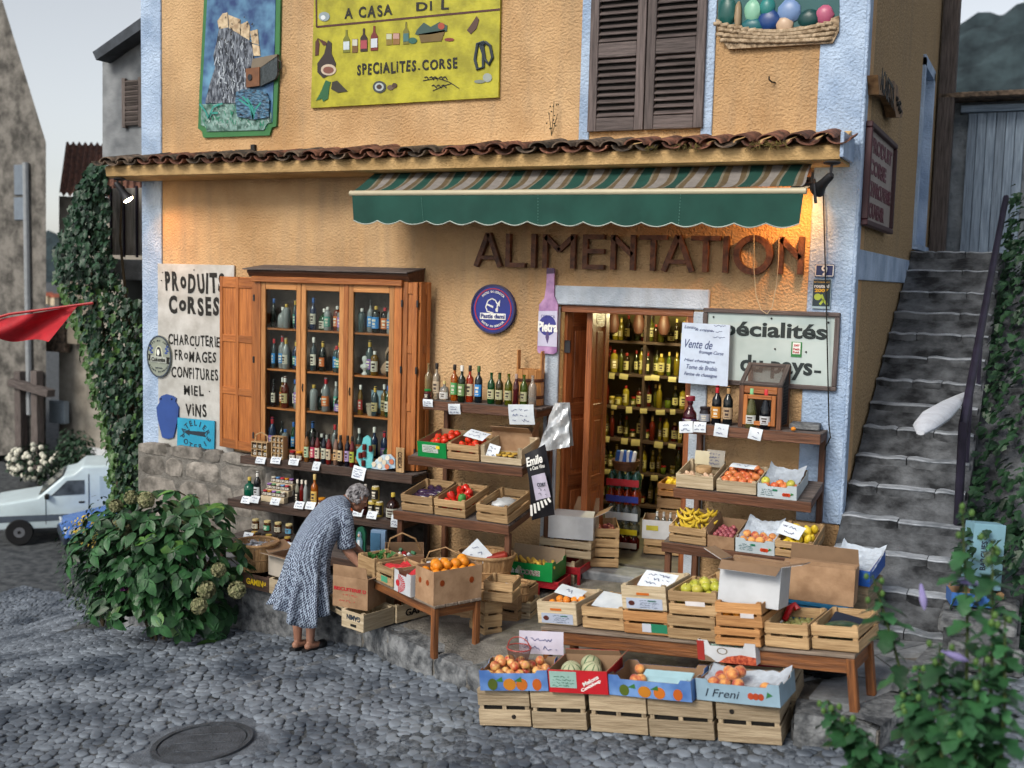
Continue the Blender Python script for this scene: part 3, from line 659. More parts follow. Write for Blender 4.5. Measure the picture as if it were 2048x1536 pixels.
for cx, top, bot, w, c1, c2 in ((428, 255, 490, 34, '6d6f1e', 'b9c4c8'), (515, 348, 490, 28, '6a4a20', 'c8c8b8'), (606, 240, 480, 36, '2a130f', '9c4048'), (712, 215, 470, 36, '6a1c1c', 'c3ccd4'), (865, 292, 412, 30, '7d6a26', 'b8bca0'), (938, 288, 408, 34, '86602e', 'b08a80'), (1038, 175, 405, 30, '6f6a1c', '3c6a6a')):
    hh = bot - top
    if hh > 180: shp('painted_bottle', [(cx - w, bot), (cx + w, bot - 5), (cx + w, top + hh * .42), (cx + w * .3, top + hh * .25), (cx + w * .25, top), (cx - w * .25, top), (cx - w * .3, top + hh * .25), (cx - w, top + hh * .42)], C_(c1)); shp('painted_label', [(cx - w * .9, bot - hh * .12), (cx + w * .9, bot - hh * .14), (cx + w * .9, bot - hh * .5), (cx - w * .9, bot - hh * .48)], C_(c2), .002)
    else: shp('painted_jar', [(cx - w, bot), (cx + w, bot - 4), (cx + w, top), (cx - w, top)], C_(c1)); shp('painted_label', [(cx - w * .9, bot - hh * .5), (cx + w * .9, bot - hh * .5), (cx + w * .9, top + 6), (cx - w * .9, top + 6)], C_(c2), .002)
shp('painted_basket', [(1165, 300), (1440, 255), (1400, 370), (1190, 388)], C_('6b5524')); shp('painted_fruit', [(1130, 300), (1150, 255), (1220, 180), (1290, 225), (1380, 175), (1460, 210), (1455, 270), (1300, 300), (1165, 310)], C_('2f4a44')); shp('painted_fruit', ell(1400, 218, 34, 36), C_('a8452a'), .003); shp('painted_melon', ell(1105, 366, 44, 32), C_('20564a'))
shp('painted_cherries', ell(1480, 355, 50, 18), C_('7a2c22')); shp('painted_chestnut', ell(765, 840, 68, 62), C_('343a3c')); shp('painted_chestnut', ell(765, 840, 46, 42), C_('b9c3c4'), .002); shp('painted_chestnut', ell(765, 840, 28, 24), C_('3b241c'), .004); shp('painted_chestnut', ell(880, 846, 36, 26), C_('5d4a3a')); shp('painted_chestnut', ell(920, 825, 26, 26), C_('46301f'), .002)
shp('painted_cheese', ell(200, 120, 56, 48), C_('8c9aa0')); shp('painted_cheese', ell(190, 130, 24, 24), C_('d8dee0'), .002); shp('painted_cheese', ell(1870, 745, 46, 46), C_('9aa29c')); shp('painted_cheese', ell(1790, 785, 56, 18), C_('7d8478'))
shp('painted_salami', [(1660, 260), (1690, 220), (1760, 115), (1785, 150), (1760, 240), (1700, 300)], C_('4d3226'))
for q in (([(1840, 380), (1770, 400), (1745, 560), (1770, 660), (1830, 640), (1830, 500), (1800, 420)],), ([(1850, 380), (1900, 420), (1925, 540), (1890, 610), (1845, 560), (1825, 420)],)):
    mb = MB(); p = pl(q[0]); p.append(p[0]); mb.tube([Vector((a_, Yp - .004, b_)) for a_, b_ in p], .016, 6); mb.build('painted_coppa', C_('333c44'), t)
mb = MB(); strokes(mb, pl([(1580, 855), (1480, 790), (1360, 750), (1210, 775)]), .008, Yp - .001); strokes(mb, pl([(1500, 805), (1420, 830), (1310, 880)]), .008, Yp - .001)
for a_ in (1250, 1300, 1340, 1400, 1440): strokes(mb, pl([(a_ + 20, 770), (a_, 735), (a_ - 25, 745)]), .012, Yp - .001)
for a_ in (1350, 1400, 1450): strokes(mb, pl([(a_, 850), (a_ - 30, 820), (a_ - 50, 830)]), .012, Yp - .001)
mb.build('painted_branch', K_black, t); settle(t, (-4.6, Y, 5.1))

# --- basket of shells, carved board at the top right
Y = -.05; z = zmap(1300, 0, 2.738, Y)
t = thing('basket_board', 'carved relief board of a woven basket holding teal shells', 'sign')
mb = MB(); poly(mb, pl([(358, 100), (380, 200), (430, 268), (1000, 235), (1033, 170), (1036, 85), (900, 130), (700, 165), (500, 160)]), Y, -.01); mb.build('basket_body', mat('carved basket', (.20, .13, .07), .7, .3, 30, .8, 40, col2=(.42, .31, .2)), t)
mb = MB(); poly(mb, pl([(365, 110), (372, -120), (1035, -120), (1034, 100), (700, 180), (500, 175)]), Y + .02, -.01); mb.build('back_panel', C_('0e4c4e', .5), t)
rb_ = random.Random(4); m_wv = mat('carved weave', (.30, .2, .11), .7, .3, 20, .4, 40, col2=(.52, .40, .27))
for row in range(4):
    for k in range(17):
        u = (k + .5 * (row % 2)) / 17; x = 372 + 640 * u + row * 6; yy = 130 + row * 30 + 48 * math.sin(PI * u) * (1 - row * .25) - 10 * u
        if x > 1015 - row * 6: continue
        a = z(x, yy); bx('weave', t, (a[0], Y - .012, a[1]), (.075, .024, .032), m_wv, .008, (0, rb_.uniform(-.1, .1), 0))
for cx, cy, rx, ry, c in ((420, 60, 50, 75, '1c5a55'), (560, 60, 45, 60, '7fb39a'), (560, 140, 60, 40, '1b5c63'), (650, 110, 60, 55, '1e3f78'), (735, 135, 46, 46, 'c0a48a'), (760, 60, 60, 60, '6c86b0'), (870, 100, 56, 48, '123c3c'), (955, 80, 46, 50, 'a85470'), (640, 40, 40, 50, '2a7a78'), (480, 90, 20, 80, '9a8468')):
    a = z(cx, cy); MB().ball((0, 0, 0), (rx / 2.738 / 222, .035, ry / 2.738 / 222), 12, 8, jit=.06, rn=rb_).build('shell', C_(c, .35), t, True, (a[0], Y + .012, a[1]))
settle(t, (-.9, Y, 5.3))
mb = MB(); a = W(1545, 165, -.02); mb.tube([a + Vector((.02, .02, .0)), a + Vector((0, -.03, 0)), a + Vector((-.02, -.045, .02)), a + Vector((-.02, -.045, .045))], .007, 6)
tag(mb.build('wall_hook', K_black), 'small bent black hook in the ochre wall under the shell board', 'hook')
mb = MB(); a = W(507, 296, -.02)
tag(MB().box(a, (.05, .04, .07)).box(a + Vector((-.1, -.02, -.02)), (.28, .01, .008)).build('wall_bracket', K_black), 'little black bracket on the wall below the citadel board', 'bracket')
# dry weed growing from the canopy
mb = MB(); a = W(1103, 272, -.08)
for dx, h in ((-.03, .22), (.02, .32), (.06, .2)): mb.tube([a, a + Vector((dx * .4, 0, h * .4)), a + Vector((dx, -.01, h))], .003, 4)
for k in range(14):
    h = rb_.uniform(.05, .3); d = Vector((rb_.uniform(-.05, .07), -.01, h)); mb.ball(a + d, .008, 5, 4)
tag(mb.build('dry_weed', C_('3c3a20')), 'thin dry weed sprouting from the tiles left of the shutters', 'weed')

# --- tall white board at the left
Y = -.028
t = thing('produce_board', 'tall off-white board with black hand lettering PRODUITS CORSES, CHARCUTERIE, VINS', 'sign')
a = W(315, 527, Y); b = W(468, 527, Y); c = W(330, 895, Y)
m_brd = mat('weathered white board', (.44, .43, .40), .7, .12, 4, .15, 60, col2=(.56, .56, .54), orand=0)
bx('panel', t, ((a.x + b.x) / 2, Y + .009, (a.z + c.z) / 2), (b.x - a.x, .018, a.z - c.z), m_brd, .003)
for s, bxp, bd in (('PRoDUITS', (328, 545, 449, 586), .045), ('CoRSES', (336, 594, 440, 630), .045), ('CHARCUTERIE', (336, 670, 440, 692), .02), ('FRoMAGES', (348, 702, 433, 724), .02), ('CONFITURES', (342, 736, 437, 758), .02), ('MIEL', (366, 771, 408, 791), .02), ('ViNS', (369, 808, 414, 833), .025)):
    hand(t, s, bxp, Y - .003, K_black, bd, len(s))
for p in ((323, 561), (388, 540), (391, 697), (419, 783), (325, 545)): a = W(*p, Y - .002); MB().ball((0, 0, 0), .008, 6, 4).build('nail', K_black, t, loc=a)
settle(t, (-7.1, Y, 1.5))
# round beer badge
Y = -.05; a = W(318, 713, Y); t = thing('beer_badge', 'oval grey-green enamel badge reading Colomba on the left pilaster', 'sign', a)
e0 = W(294, 713, Y); e1 = W(342, 713, Y); rx = (e1.x - e0.x) / 2; rz = (W(318, 671, Y).z - W(318, 755, Y).z) / 2
mb = MB(); poly(mb, disc(0, 0, rx, rz, 36), 0, .03); mb.build('plate', C_('8d9488', .3), t)
mb = MB(); vs = ringband(mb, 0, 0, rz * .93, rz, -.006, .005, 36, sx=rx / rz); mb.build('rim', C_('39424f', .3), t)
mb = MB(); poly(mb, disc(0, .1 * rz, .33 * rx, .42 * rz, 18), -.004, .001); mb.build('medallion', C_('c8ccb8', .4), t)
mb = MB(); poly(mb, disc(0, .18 * rz, .2 * rx, .28 * rz, 16), -.007, .001); poly(mb, [(-.26 * rx, -.1 * rz), (.28 * rx, -.1 * rz), (.2 * rx, .2 * rz), (-.2 * rx, .2 * rz)], -.0065, .001); mb.build('emblem', C_('201f2a', .4), t)
mb = MB(); poly(mb, disc(-.03 * rx, .2 * rz, .11 * rx, .15 * rz, 12), -.0095, .0); mb.build('emblem_face', C_('d8dcd4', .4), t)
mb = MB(); poly(mb, [(-.88 * rx, .1 * rz), (-.6 * rx, .06 * rz), (-.6 * rx, -.24 * rz), (-.88 * rx, -.2 * rz), (-.8 * rx, -.05 * rz)], -.007, .001); mb.build('ribbon_end', K_black, t); mb = MB(); poly(mb, [(.88 * rx, -.02 * rz), (.6 * rx, 0), (.6 * rx, -.3 * rz), (.88 * rx, -.34 * rz), (.8 * rx, -.17 * rz)], -.007, .001); mb.build('ribbon_end', K_black, t)
mb = MB(); poly(mb, [(-.66 * rx, .04 * rz), (.66 * rx, -.02 * rz), (.66 * rx, -.3 * rz), (-.66 * rx, -.26 * rz)], -.01, .001); mb.build('ribbon', C_('aab0a8', .4), t)
text(t, 'Colomba', (0, -.012, -.14 * rz), 1.15 * rx, .2 * rz, K_black, .03)
arc_text(t, 'BIERE DE CORSE', 0, 0, rx * 1.0, R(150), R(30), .02, -.004, K_ink); text(t, 'PIETRA', (0, -.004, -.55 * rz), .6 * rx, .06 * rz, K_ink, .02); arc_text(t, 'BIERE BLANCHE', 0, .0, rz * .72, R(218), R(322), .02, -.004, K_ink, inner=True)
for s in (-1, 1):
    mb = MB()
    for k in range(4): poly(mb, disc(s * (.6 * rx + .02 * (k % 2)), (.18 + .1 * k) * rz, .02, .012, 8), -.004, .001)
    mb.build('sprig', C_('2d4a94'), t)
# blue amphora
Y = -.05; z = zmap(0, 500, 3.84, Y); t = thing('amphora_board', 'flat blue board cut in the outline of an amphora', 'sign')
mb = MB(); poly(mb, pl([(1240, 1120), (1275, 1108), (1320, 1120), (1350, 1140), (1345, 1165), (1370, 1210), (1365, 1290), (1330, 1440), (1290, 1452), (1245, 1440), (1210, 1300), (1200, 1210), (1225, 1170), (1222, 1140)]), Y, Y + .02); mb.build('panel', C_('2c4a8c', .5), t); 
for p in ((1237, 1143), (1320, 1145)): a = z(*p); MB().ball((a[0], Y - .002, a[1]), .01, 8, 5).build('screw', K_black, t)
settle(t, (-7.5, Y, 1.6))
# pottery sign
Y = -.055; t = thing('pottery_sign', 'turquoise plaque reading ATELIER POTERIE with a dark arrow', 'sign'); a = W(355, 835, Y); b = W(429, 842, Y); c = W(354, 893, Y); d = W(428, 899, Y)
mb = MB(); poly(mb, [(a.x, a.z), (b.x, b.z), (d.x, d.z), (c.x, c.z)], Y, Y + .012); mb.build('plate', C_('2f9fc4', .4), t)
cc = (a + d) / 2; arc_text(t, 'ATELIER', cc.x, cc.z - .09, .21, R(148), R(32), .062, Y - .002, K_ink, .015); arc_text(t, 'POTERIE', cc.x, cc.z + .075, .23, R(213), R(327), .062, Y - .002, K_ink, .015, inner=True)
mb = MB(); poly(mb, [(cc.x - .17, cc.z + .005), (cc.x - .09, cc.z + .04), (cc.x - .09, cc.z + .022), (cc.x + .16, cc.z + .03), (cc.x + .135, cc.z + .0), (cc.x + .16, cc.z - .03), (cc.x - .09, cc.z - .016), (cc.x - .09, cc.z - .035)], Y - .003, Y + .001); mb.build('arrow', K_ink, t)
settle(t, (cc.x, Y, c.z))

# --- blue pastis disc
Y = -.035; a = W(986, 618, Y); t = thing('pastis_disc', 'round blue enamel sign reading Pastis dami with red ring', 'sign', a)
r = (W(1030, 618, Y).x - W(942, 618, Y).x) / 2
mb = MB(); poly(mb, disc(0, 0, r, r * 1.0, 40), 0, .03); mb.build('plate', C_('1e2f86', .22), t)
mb = MB(); ringband(mb, 0, 0, r * .93, r, -.01, .004, 40); mb.build('rim', C_('27264f', .25), t)
mb = MB(); ringband(mb, 0, 0, r * .80, r * .84, -.004, .002, 40); mb.build('red_ring', K_red, t)
arc_text(t, 'FATTU IN CORSICA', 0, 0, r * .70, R(132), R(48), .022, -.003, K_white); arc_text(t, 'FATTU IN CORSICA', 0, 0, r * .70, R(228), R(312), .022, -.003, K_white, inner=True)
mb = MB(); poly(mb, [(-r * .58, -.17 * r), (r * .58, -.17 * r), (r * .58, -.42 * r), (-r * .58, -.42 * r)], -.003, .002); mb.build('name_plate', K_white, t)
text(t, 'Pastis dami', (0, -.005, -.29 * r), r * 1.08, r * .18, K_navy, .03)
mb = MB(); head = [(-.28 * r, .22 * r), (-.22 * r, .34 * r), (-.05 * r, .42 * r), (.1 * r, .36 * r), (.2 * r, .2 * r)]; strokes(mb, head, .012, -.003)
strokes(mb, [(-.28 * r, .22 * r), (-.33 * r, .05 * r), (-.28 * r, 0), (-.27 * r, -.1 * r), (-.14 * r, -.13 * r), (.02 * r, -.16 * r)], .012, -.003); strokes(mb, [(.12 * r, -.02 * r), (.2 * r, .06 * r), (.2 * r, .18 * r)], .012, -.003)
poly(mb, [(-.28 * r, .22 * r), (.02 * r, .12 * r), (.0, .04 * r), (-.26 * r, .14 * r)], -.004, .002); poly(mb, [(.18 * r, .2 * r), (.32 * r, .38 * r), (.3 * r, .1 * r)], -.004, .002); poly(mb, [(.12 * r, .0), (.24 * r, .06 * r), (.22 * r, -.12 * r), (.14 * r, -.1 * r)], -.004, .002); mb.build('headband_emblem', K_white, t)
# --- beer-bottle cut-out
Y = -.06; z = zmap(840, 440, 3.84, Y); t = thing('bottle_board', 'flat mauve board shaped like a beer bottle labelled Pietra', 'sign')
m_pb = mat('faded mauve print', '8a5f95', .5, .2, 6, col2='b78fb8')
mb = MB(); poly(mb, pl([(975, 370), (1032, 370), (1030, 480), (1028, 580), (1058, 650), (1050, 1015), (1025, 1030), (910, 1022), (900, 1000), (915, 650), (955, 600), (970, 500)]), Y, Y + .02); mb.build('panel', m_pb, t)
mb = MB(); poly(mb, pl([(912, 700), (1056, 698), (1052, 975), (905, 965)]), Y - .004, Y + .001); mb.build('label_panel', C_('b9b6cc', .5), t)
mb = MB(); poly(mb, pl(ell(980, 810, 66, 78, 24)), Y - .006, Y + .001); mb.build('label_oval', C_('3a3a8c', .5), t)
ptext(t, 'Pietra', (1076, 643, 1115, 664), Y - .008, K_white, .04, name='lettering'); ptext(t, 'CORSICA', (1082, 630, 1110, 636), Y - .005, K_navy)
mb = MB(); poly(mb, pl([(975, 850), (985, 850), (992, 900), (980, 950), (965, 900)]), Y - .008, Y + .001); mb.build('wheat_emblem', C_('5a4a7c'), t)
mb = MB(); poly(mb, pl([(975, 372), (1033, 370), (1033, 410), (972, 412)]), Y - .006, Y + .001); mb.build('crown_cap', C_('5d4263'), t)
settle(t, (-2.85, Y, 2.7))

# --- number plate, guidebook plaque
Y = -.045; a = W(1649, 541, Y); t = thing('house_number', 'small dark blue enamel plate with white number 9', 'number plate', a)
w = W(1668, 541, Y).x - W(1630, 541, Y).x; h = W(1649, 528, Y).z - W(1649, 554, Y).z
bx('plate', t, (0, .004, 0), (w, .01, h), C_('16235e', .25), .002); mb = MB(); 
for q in (((-w * .46, h * .42), (w * .46, h * .42)), ((w * .46, h * .42), (w * .46, -h * .42)), ((w * .46, -h * .42), (-w * .46, -h * .42)), ((-w * .46, -h * .42), (-w * .46, h * .42))): strokes(mb, list(q), .006, -.0025)
mb.build('border', K_white, t); text(t, '9', (0, -.003, 0), .05, .085, K_white, .02)
a = W(1643, 588, Y); t = thing('guide_plaque', 'dark guidebook sticker plaque reading routard 2007 with a walking figure', 'plaque', a)
w = W(1662, 588, Y).x - W(1625, 588, Y).x; h = W(1643, 558, Y).z - W(1643, 617, Y).z
bx('border', t, (0, .006, 0), (w, .008, h), C_('9fb4bc', .5), .001); bx('plate', t, (0, .001, .01), (w * .94, .008, h * .9), C_('22333d', .4), .001)
text(t, 'routard', (0, -.004, h * .27), w * .8, h * .12, K_white, .03); text(t, '2007', (0, -.004, h * .12), w * .75, h * .12, C_('d9a520'), .04); text(t, 'RECOMMANDE', (0, -.004, h * .4), w * .85, h * .05, C_('c9a040'), .01)
mb = MB(); poly(mb, disc(-.03, -h * .1, .03, .028), -.004, 0); strokes(mb, [(.0, -h * .02), (.02, -h * .2), (-.01, -h * .36)], .02, -.005); strokes(mb, [(.02, -h * .2), (.05, -h * .36)], .018, -.005); mb.build('figure_emblem', C_('9cae3c'), t)

# --- specialities sign (glass-like board with wood frame)
Y = -.04; t = thing('specialities_sign', 'brown framed pale sign reading spécialités du pays by the corner', 'sign')
a = W(1412, 622, Y); b = W(1676, 628, Y); c = W(1668, 778, Y); X0, X1, Z1, Z0 = a.x, b.x, (a.z + b.z) / 2, c.z
m_spb = mat('pale green glass panel', (.40, .49, .48), .25, .08, 2, col2=(.50, .58, .57), orand=0)
bx('panel', t, ((X0 + X1) / 2, Y + .012, (Z0 + Z1) / 2), (X1 - X0 - .02, .02, Z1 - Z0 - .02), m_spb, .002)
for cx, cz, sx, sz in (((X0 + X1) / 2, Z1, X1 - X0 + .04, .04), ((X0 + X1) / 2, Z0, X1 - X0 + .04, .04), (X0, (Z0 + Z1) / 2, .04, Z1 - Z0 - .041), (X1, (Z0 + Z1) / 2, .04, Z1 - Z0 - .041)): bx('frame_bar', t, (cx, Y, cz), (sx, .05, sz), 'brown shutter', .006)
K_slate = C_('1c2728', .4)
ptext(t, 'spécialités', (1424, 644, 1654, 684), Y - .001, K_slate, .03, roll=-.0); ptext(t, 'du pays', (1480, 712, 1625, 758), Y - .001, K_slate, .03)
ptext(t, '-', (1628, 741, 1642, 746), Y - .001, K_slate, .04)
for p in ((1427, 634), (1543, 637), (1657, 645), (1612, 704), (1550, 698)): a = W(*p, Y - .003); MB().ball((0, 0, 0), .009, 6, 4).build('screw', K_black, t, loc=a)
a = W(1593, 699, Y - .004); q = bx('sticker', t, a, (.09, .003, .13), C_('2f7a3f', .4), 0); bx('sticker_face', q, (0, -.003, .01), (.066, .002, .1), K_white, 0); text(q, '2007', (0, -.005, .035), .05, .018, K_red, .03); text(q, 'Petit\nFuté', (0, -.005, -.01), .055, .045, K_red, .03)
settle(t, (X0, Y, Z0))
# --- whiteboard
Y = -.14; t = thing('whiteboard', 'white marker board with blue handwriting Vente de fromage beside the doorway', 'board')
a = W(1365, 645, Y); b = W(1460, 650, Y); c = W(1357, 765, Y); d = W(1455, 773, Y)
mb = MB(); poly(mb, [(a.x, a.z), (b.x, b.z), (d.x, d.z), (c.x, c.z)], Y, Y + .02); mb.build('panel', C_('c4d2e6', .25), t)
K_pen = C_('2a3a72', .5)
ptext(t, 'Vente de', (1370, 680, 1425, 697), Y - .002, K_pen, .0, .35, roll=-.03)
for s, bxp in (('Lonzu', (1369, 651, 1392, 657)), ('& coppa', (1390, 657, 1425, 664)), ('fromage Corse', (1398, 702, 1447, 711)), ('Miel chataigne', (1368, 719, 1430, 726)), ('Tome de Brebis', (1373, 731, 1434, 740)), ('Farine de chataigne', (1368, 746, 1434, 755))): ptext(t, s, bxp, Y - .002, K_pen, .0, .3, roll=-.03)
for bxp in ((1425, 648, 1455, 656), (1418, 660, 1452, 666), (1428, 672, 1448, 678)):
    p = W((bxp[0] + bxp[2]) / 2, (bxp[1] + bxp[3]) / 2, Y); scribble(t, p, .13, .03, K_pen, 1, int(p.x * 100), th=.004)
settle(t, (c.x, Y, c.z))
# wire loop and cable
mb = MB(); pts = [W(*p, -.09) for p in ((1508, 470), (1508, 540), (1512, 590), (1522, 620), (1534, 628), (1544, 615), (1553, 570), (1557, 520), (1558, 475))]; mb.tube(pts, .004, 5)
tag(mb.build('hanging_wire', C_('b7a98c'), smooth=True), 'thin pale wire hanging in a loop before the letters O and N', 'wire')
mb = MB(); pts = [W(*p, -.1) for p in ((1646, 360), (1649, 480), (1653, 620), (1656, 760), (1658, 850), (1661, 875), (1652, 892), (1650, 900))]; mb.tube(pts, .006, 6)
tag(mb.build('electric_cable', K_black, smooth=True), 'dark electric cable running down the blue corner pilaster', 'cable')

# --- signs on the gable side
X = .055; t = thing('carved_sign', 'brown foot-shaped wooden plank carved with ACASETTA on the gable', 'sign', (X, 0, 0), (0, 0, PI / 2))
def sz(x, y): p = S(1700 + x / 4.39, 130 + y / 4.39, X + .03); return (p.y, p.z)
mb = MB(); poly(mb, [sz(*p) for p in ((180, 90), (230, 130), (300, 150), (325, 140), (360, 190), (390, 330), (410, 420), (395, 465), (345, 460), (325, 350), (290, 290), (190, 260))], -.09, .0); mb.build('plank', mat('carved plank', (.12, .06, .025), .6, .3, 8, col2=(.26, .15, .07)), t)
a = sz(200, 190); b = sz(330, 240); q = text(t, 'ACASETTA', ((a[0] + b[0]) / 2, -.093, (a[1] + b[1]) / 2), (b[0] - a[0]), .2, K_black, .02, roll=-.05)
for p in ((345, 300), (352, 345), (365, 385), (375, 410), (370, 340)): a = sz(*p); MB().ball((a[0], -.092, a[1]), .025, 6, 4).build('painted_spot', K_black, t)
t = thing('produce_plaque', 'framed dark red plaque PRODUIT CORSE CHARCUTERIE on the gable wall', 'sign', (X, 0, 0), (0, 0, PI / 2))
y0, y1, z0, z1 = .1, 1.7, 3.985, 4.8
bx('panel', t, ((y0 + y1) / 2, -.01, (z0 + z1) / 2), (y1 - y0, .03, z1 - z0), C_('9a8f8a', .5), .002)
for cx, cz, sx, s_ in (((y0 + y1) / 2, z1, y1 - y0 + .05, .05), ((y0 + y1) / 2, z0, y1 - y0 + .05, .05), (y0, (z0 + z1) / 2, .05, z1 - z0 - .052), (y1, (z0 + z1) / 2, .05, z1 - z0 - .052)): bx('frame_bar', t, (cx, -.03, cz), (sx, .06, s_), C_('3a1c22', .5), .008)
K_mar = C_('5a1a2c')
for k, (s, w) in enumerate((('PRODUIT', 1.45), ('CORSE', 1.1), ('CHARCUTERIE', 1.5), ('SOUVENIR', 1.1))): text(t, s, (y0 + .15 + w * .46, -.028, z1 - .14 - .185 * k), w * .92, .135, K_mar, .05)

# --- upper window: pair of louvred shutters
sh = thing('louvred_shutters', 'pair of closed dark brown louvred shutters on the upper floor', 'shutters')
a = W(1176, 268, -.03); b = W(1405, 262, -.03); X0, X1 = a.x, b.x; Zb = 4.80; Zt = 6.55; mid = (X0 + X1) / 2
for s, (xa, xb) in enumerate(((X0, mid - .006), (mid + .006, X1))):
    lf = obj('leaf', None, sh, ((xa + xb) / 2, -.035, Zb)); w = xb - xa
    for q in (-1, 1): bx('stile', lf, (q * (w / 2 - .042), 0, (Zt - Zb) / 2), (.084, .05, Zt - Zb), 'brown shutter', .005)
    rails = [(.0, .12), (.66, .13), (1.33, .13), (Zt - Zb - .1, .1)]
    for z0, h in rails: bx('rail', lf, (0, 0, z0 + h / 2), (w - .17, .045, h), 'brown shutter', .005)
    for (z0, h), (z1, _) in zip(rails, rails[1:]):
        n = int((z1 - z0 - h) / .058); st = (z1 - z0 - h) / n
        for k in range(n): bx('slat', lf, (0, 0, z0 + h + st * (k + .5)), (w - .172, .062, .011), 'brown shutter', .002, (R(38), 0, 0))
        bx('backing', lf, (0, .03, (z0 + h + z1) / 2), (w - .172, .004, z1 - z0 - h), K_black, 0)
settle(sh, (mid, -.035, Zb))
# ================================================================== AWNING, LAMPS, CABINET, DOOR, RACKS
aw = thing('striped_awning', 'half-folded striped awning with green scalloped valance above the doorway', 'awning')
AX0, AX1 = -4.52, -.26; K_grn = mat('green awning cloth', (.008, .055, .042), .85, .08, 3, .1, 300, col2=(.011, .07, .053), orand=0)
K_st = [K_grn, mat('awning cream stripe', '6f6a5c', .85, .12, 20), mat('awning tan stripe', '5c4e38', .85, .12, 20), mat('awning grey stripe', '7f7a76', .85, .12, 20)]
pat = [(0, .10), (1, .02), (2, .045), (3, .085), (2, .045), (1, .02)]
mb = MB(); x = AX0 - .05; k = 0
def fab(x, v):
    q = math.sin(x * 23) * .01 * math.sin(PI * v) ; return (x + .03 * math.sin(v * 5 + x * 9) * .4, -.30 - .42 * v, 4.435 - .215 * v - .03 * math.sin(PI * v) + q)
while x < AX1 - .03:
    mi, w = pat[k % 6]; x1 = min(x + w, AX1 - .03)
    mb.grid(lambda u, v: fab(x + (x1 - x) * u, v), 2, 6, mi); x = x1; k += 1
mb.build('fabric', K_st, aw, True)
mb = MB(); mb.tube([(AX0 - .03, -.74, 4.205), (AX1 + .02, -.74, 4.18)], .028, 10); mb.build('front_bar', mat('cream metal bar', 'b5ac92', .4, .05), aw, True)
mb = MB(); mb.tube([(AX0 + .02, -.26, 4.40), (AX1 - .05, -.26, 4.37)], .035, 10); mb.build('roller', mat('orange brown roller', (.25, .10, .035), .6, .2), aw, True)
NS = 16
def val(u, v):
    x = AX0 + (AX1 - AX0) * u; sc = .035 * abs(math.sin(PI * u * NS)) ; zt = 4.185 - .025 * u
    L = .235 + sc; pin = sum(math.exp(-((u - c) * 55) ** 2) for c in (.18, .46, .765)); wv = .012 * math.sin(u * 38) * v + .02 * pin * v
    return (x - .02 * v * (1 - 2 * u) * -1, -.755 + wv - .006 * math.sin(u * 91) * v, zt - L * v)
mb = MB(); mb.grid(val, 160, 8); mb.build('valance', K_grn, aw, True)
mb = MB(); mb.tube([val(i / 240, 1.0) for i in range(241)], .0055, 5); mb.build('scallop_trim', mat('pale trim', 'a8b0a8', .7), aw, True)
m_stitch = mat('pale stitching', '5f8a80', .8)
for c in (.18, .46, .765):
    mb = MB(); p = [Vector(val(c, v / 20)) + Vector((0, -.004, 0)) for v in range(21)]
    for i in range(0, 20, 2): mb.tube([p[i], p[i + 1]], .0025, 4)
    mb.build('stitched_seam', m_stitch, aw)
m_dm = mat('dark metal', (.03, .03, .034), .5, .3, metal=.5)
for x in (AX0 + .2, AX1 - .12):
    mb = MB(); mb.tube([(x, -.05, 4.30), (x + .1, -.42, 4.26), (x + .02, -.72, 4.2)], .02, 6); mb.build('folding_arm', m_dm, aw, True)
    bx('wall_bracket', aw, (x, -.05, 4.33), (.09, .1, .14), m_dm, .01)
mb = MB(); mb.tube([(AX1 + .0, -.35, 4.3), (AX1 + .03, -.5, 4.25), (AX1 + .05, -.5, 4.1)], .012, 6); mb.build('crank_gear', m_dm, aw, True)
settle(aw, (-2.3, -.3, 4.2))

# lamps: two reflector spots hung under the canopy, both alight
def spot(px, py, Y, label, direction, power, tilt):
    a = W(px, py, Y); t = thing('spot_lamp', label, 'lamp', a)
    d = Vector(direction).normalized(); q = d.to_track_quat('Z', 'Y').to_matrix().to_4x4()
    MB().lathe([(.02, -.22), (.032, -.2), (.036, -.12), (.045, -.06), (.068, .0), (.066, .004), (.05, -.03), (.0, -.04)], 14, T=q).build('housing', m_dm, t, True)
    MB().lathe([(.0, -.012), (.045, -.008), (.06, .0), (.045, .022), (.0, .03)], 14, T=q).build('bulb', mat('glowing bulb', (1, .8, .5), .3, 0, emit=30, emitc=(1, .72, .42)), t, True)
    top = d * -.2; mb = MB(); mb.tube([top, top + Vector((0, .02, .05)), Vector((top.x, top.y + .04, 4.43 - a.z))], .012, 6); mb.ball((top.x, top.y + .04, 4.42 - a.z), (.07, .07, .02), 10, 6); mb.build('mount', m_dm, t, True)
    l = bpy.data.lights.new('spot_light', 'SPOT'); l.energy = power; l.color = (1, .40, .09); l.spot_size = R(118); l.spot_blend = .8; l.shadow_soft_size = .05
    lo = obj('spot_light', l, t, d * .03); lo.rotation_euler = (-d).to_track_quat('Z', 'Y').to_euler(); lo.rotation_euler = d.to_track_quat('-Z', 'Y').to_euler()
    return t
spot(256, 398, -.42, 'small dark spot lamp, alight, hung under the left end of the canopy', (.5, .4, -.9), 20, 0)
spot(1634, 380, -.42, 'small dark spot lamp, alight, under the right end of the canopy', (-.62, .62, -.5), 46, 0)

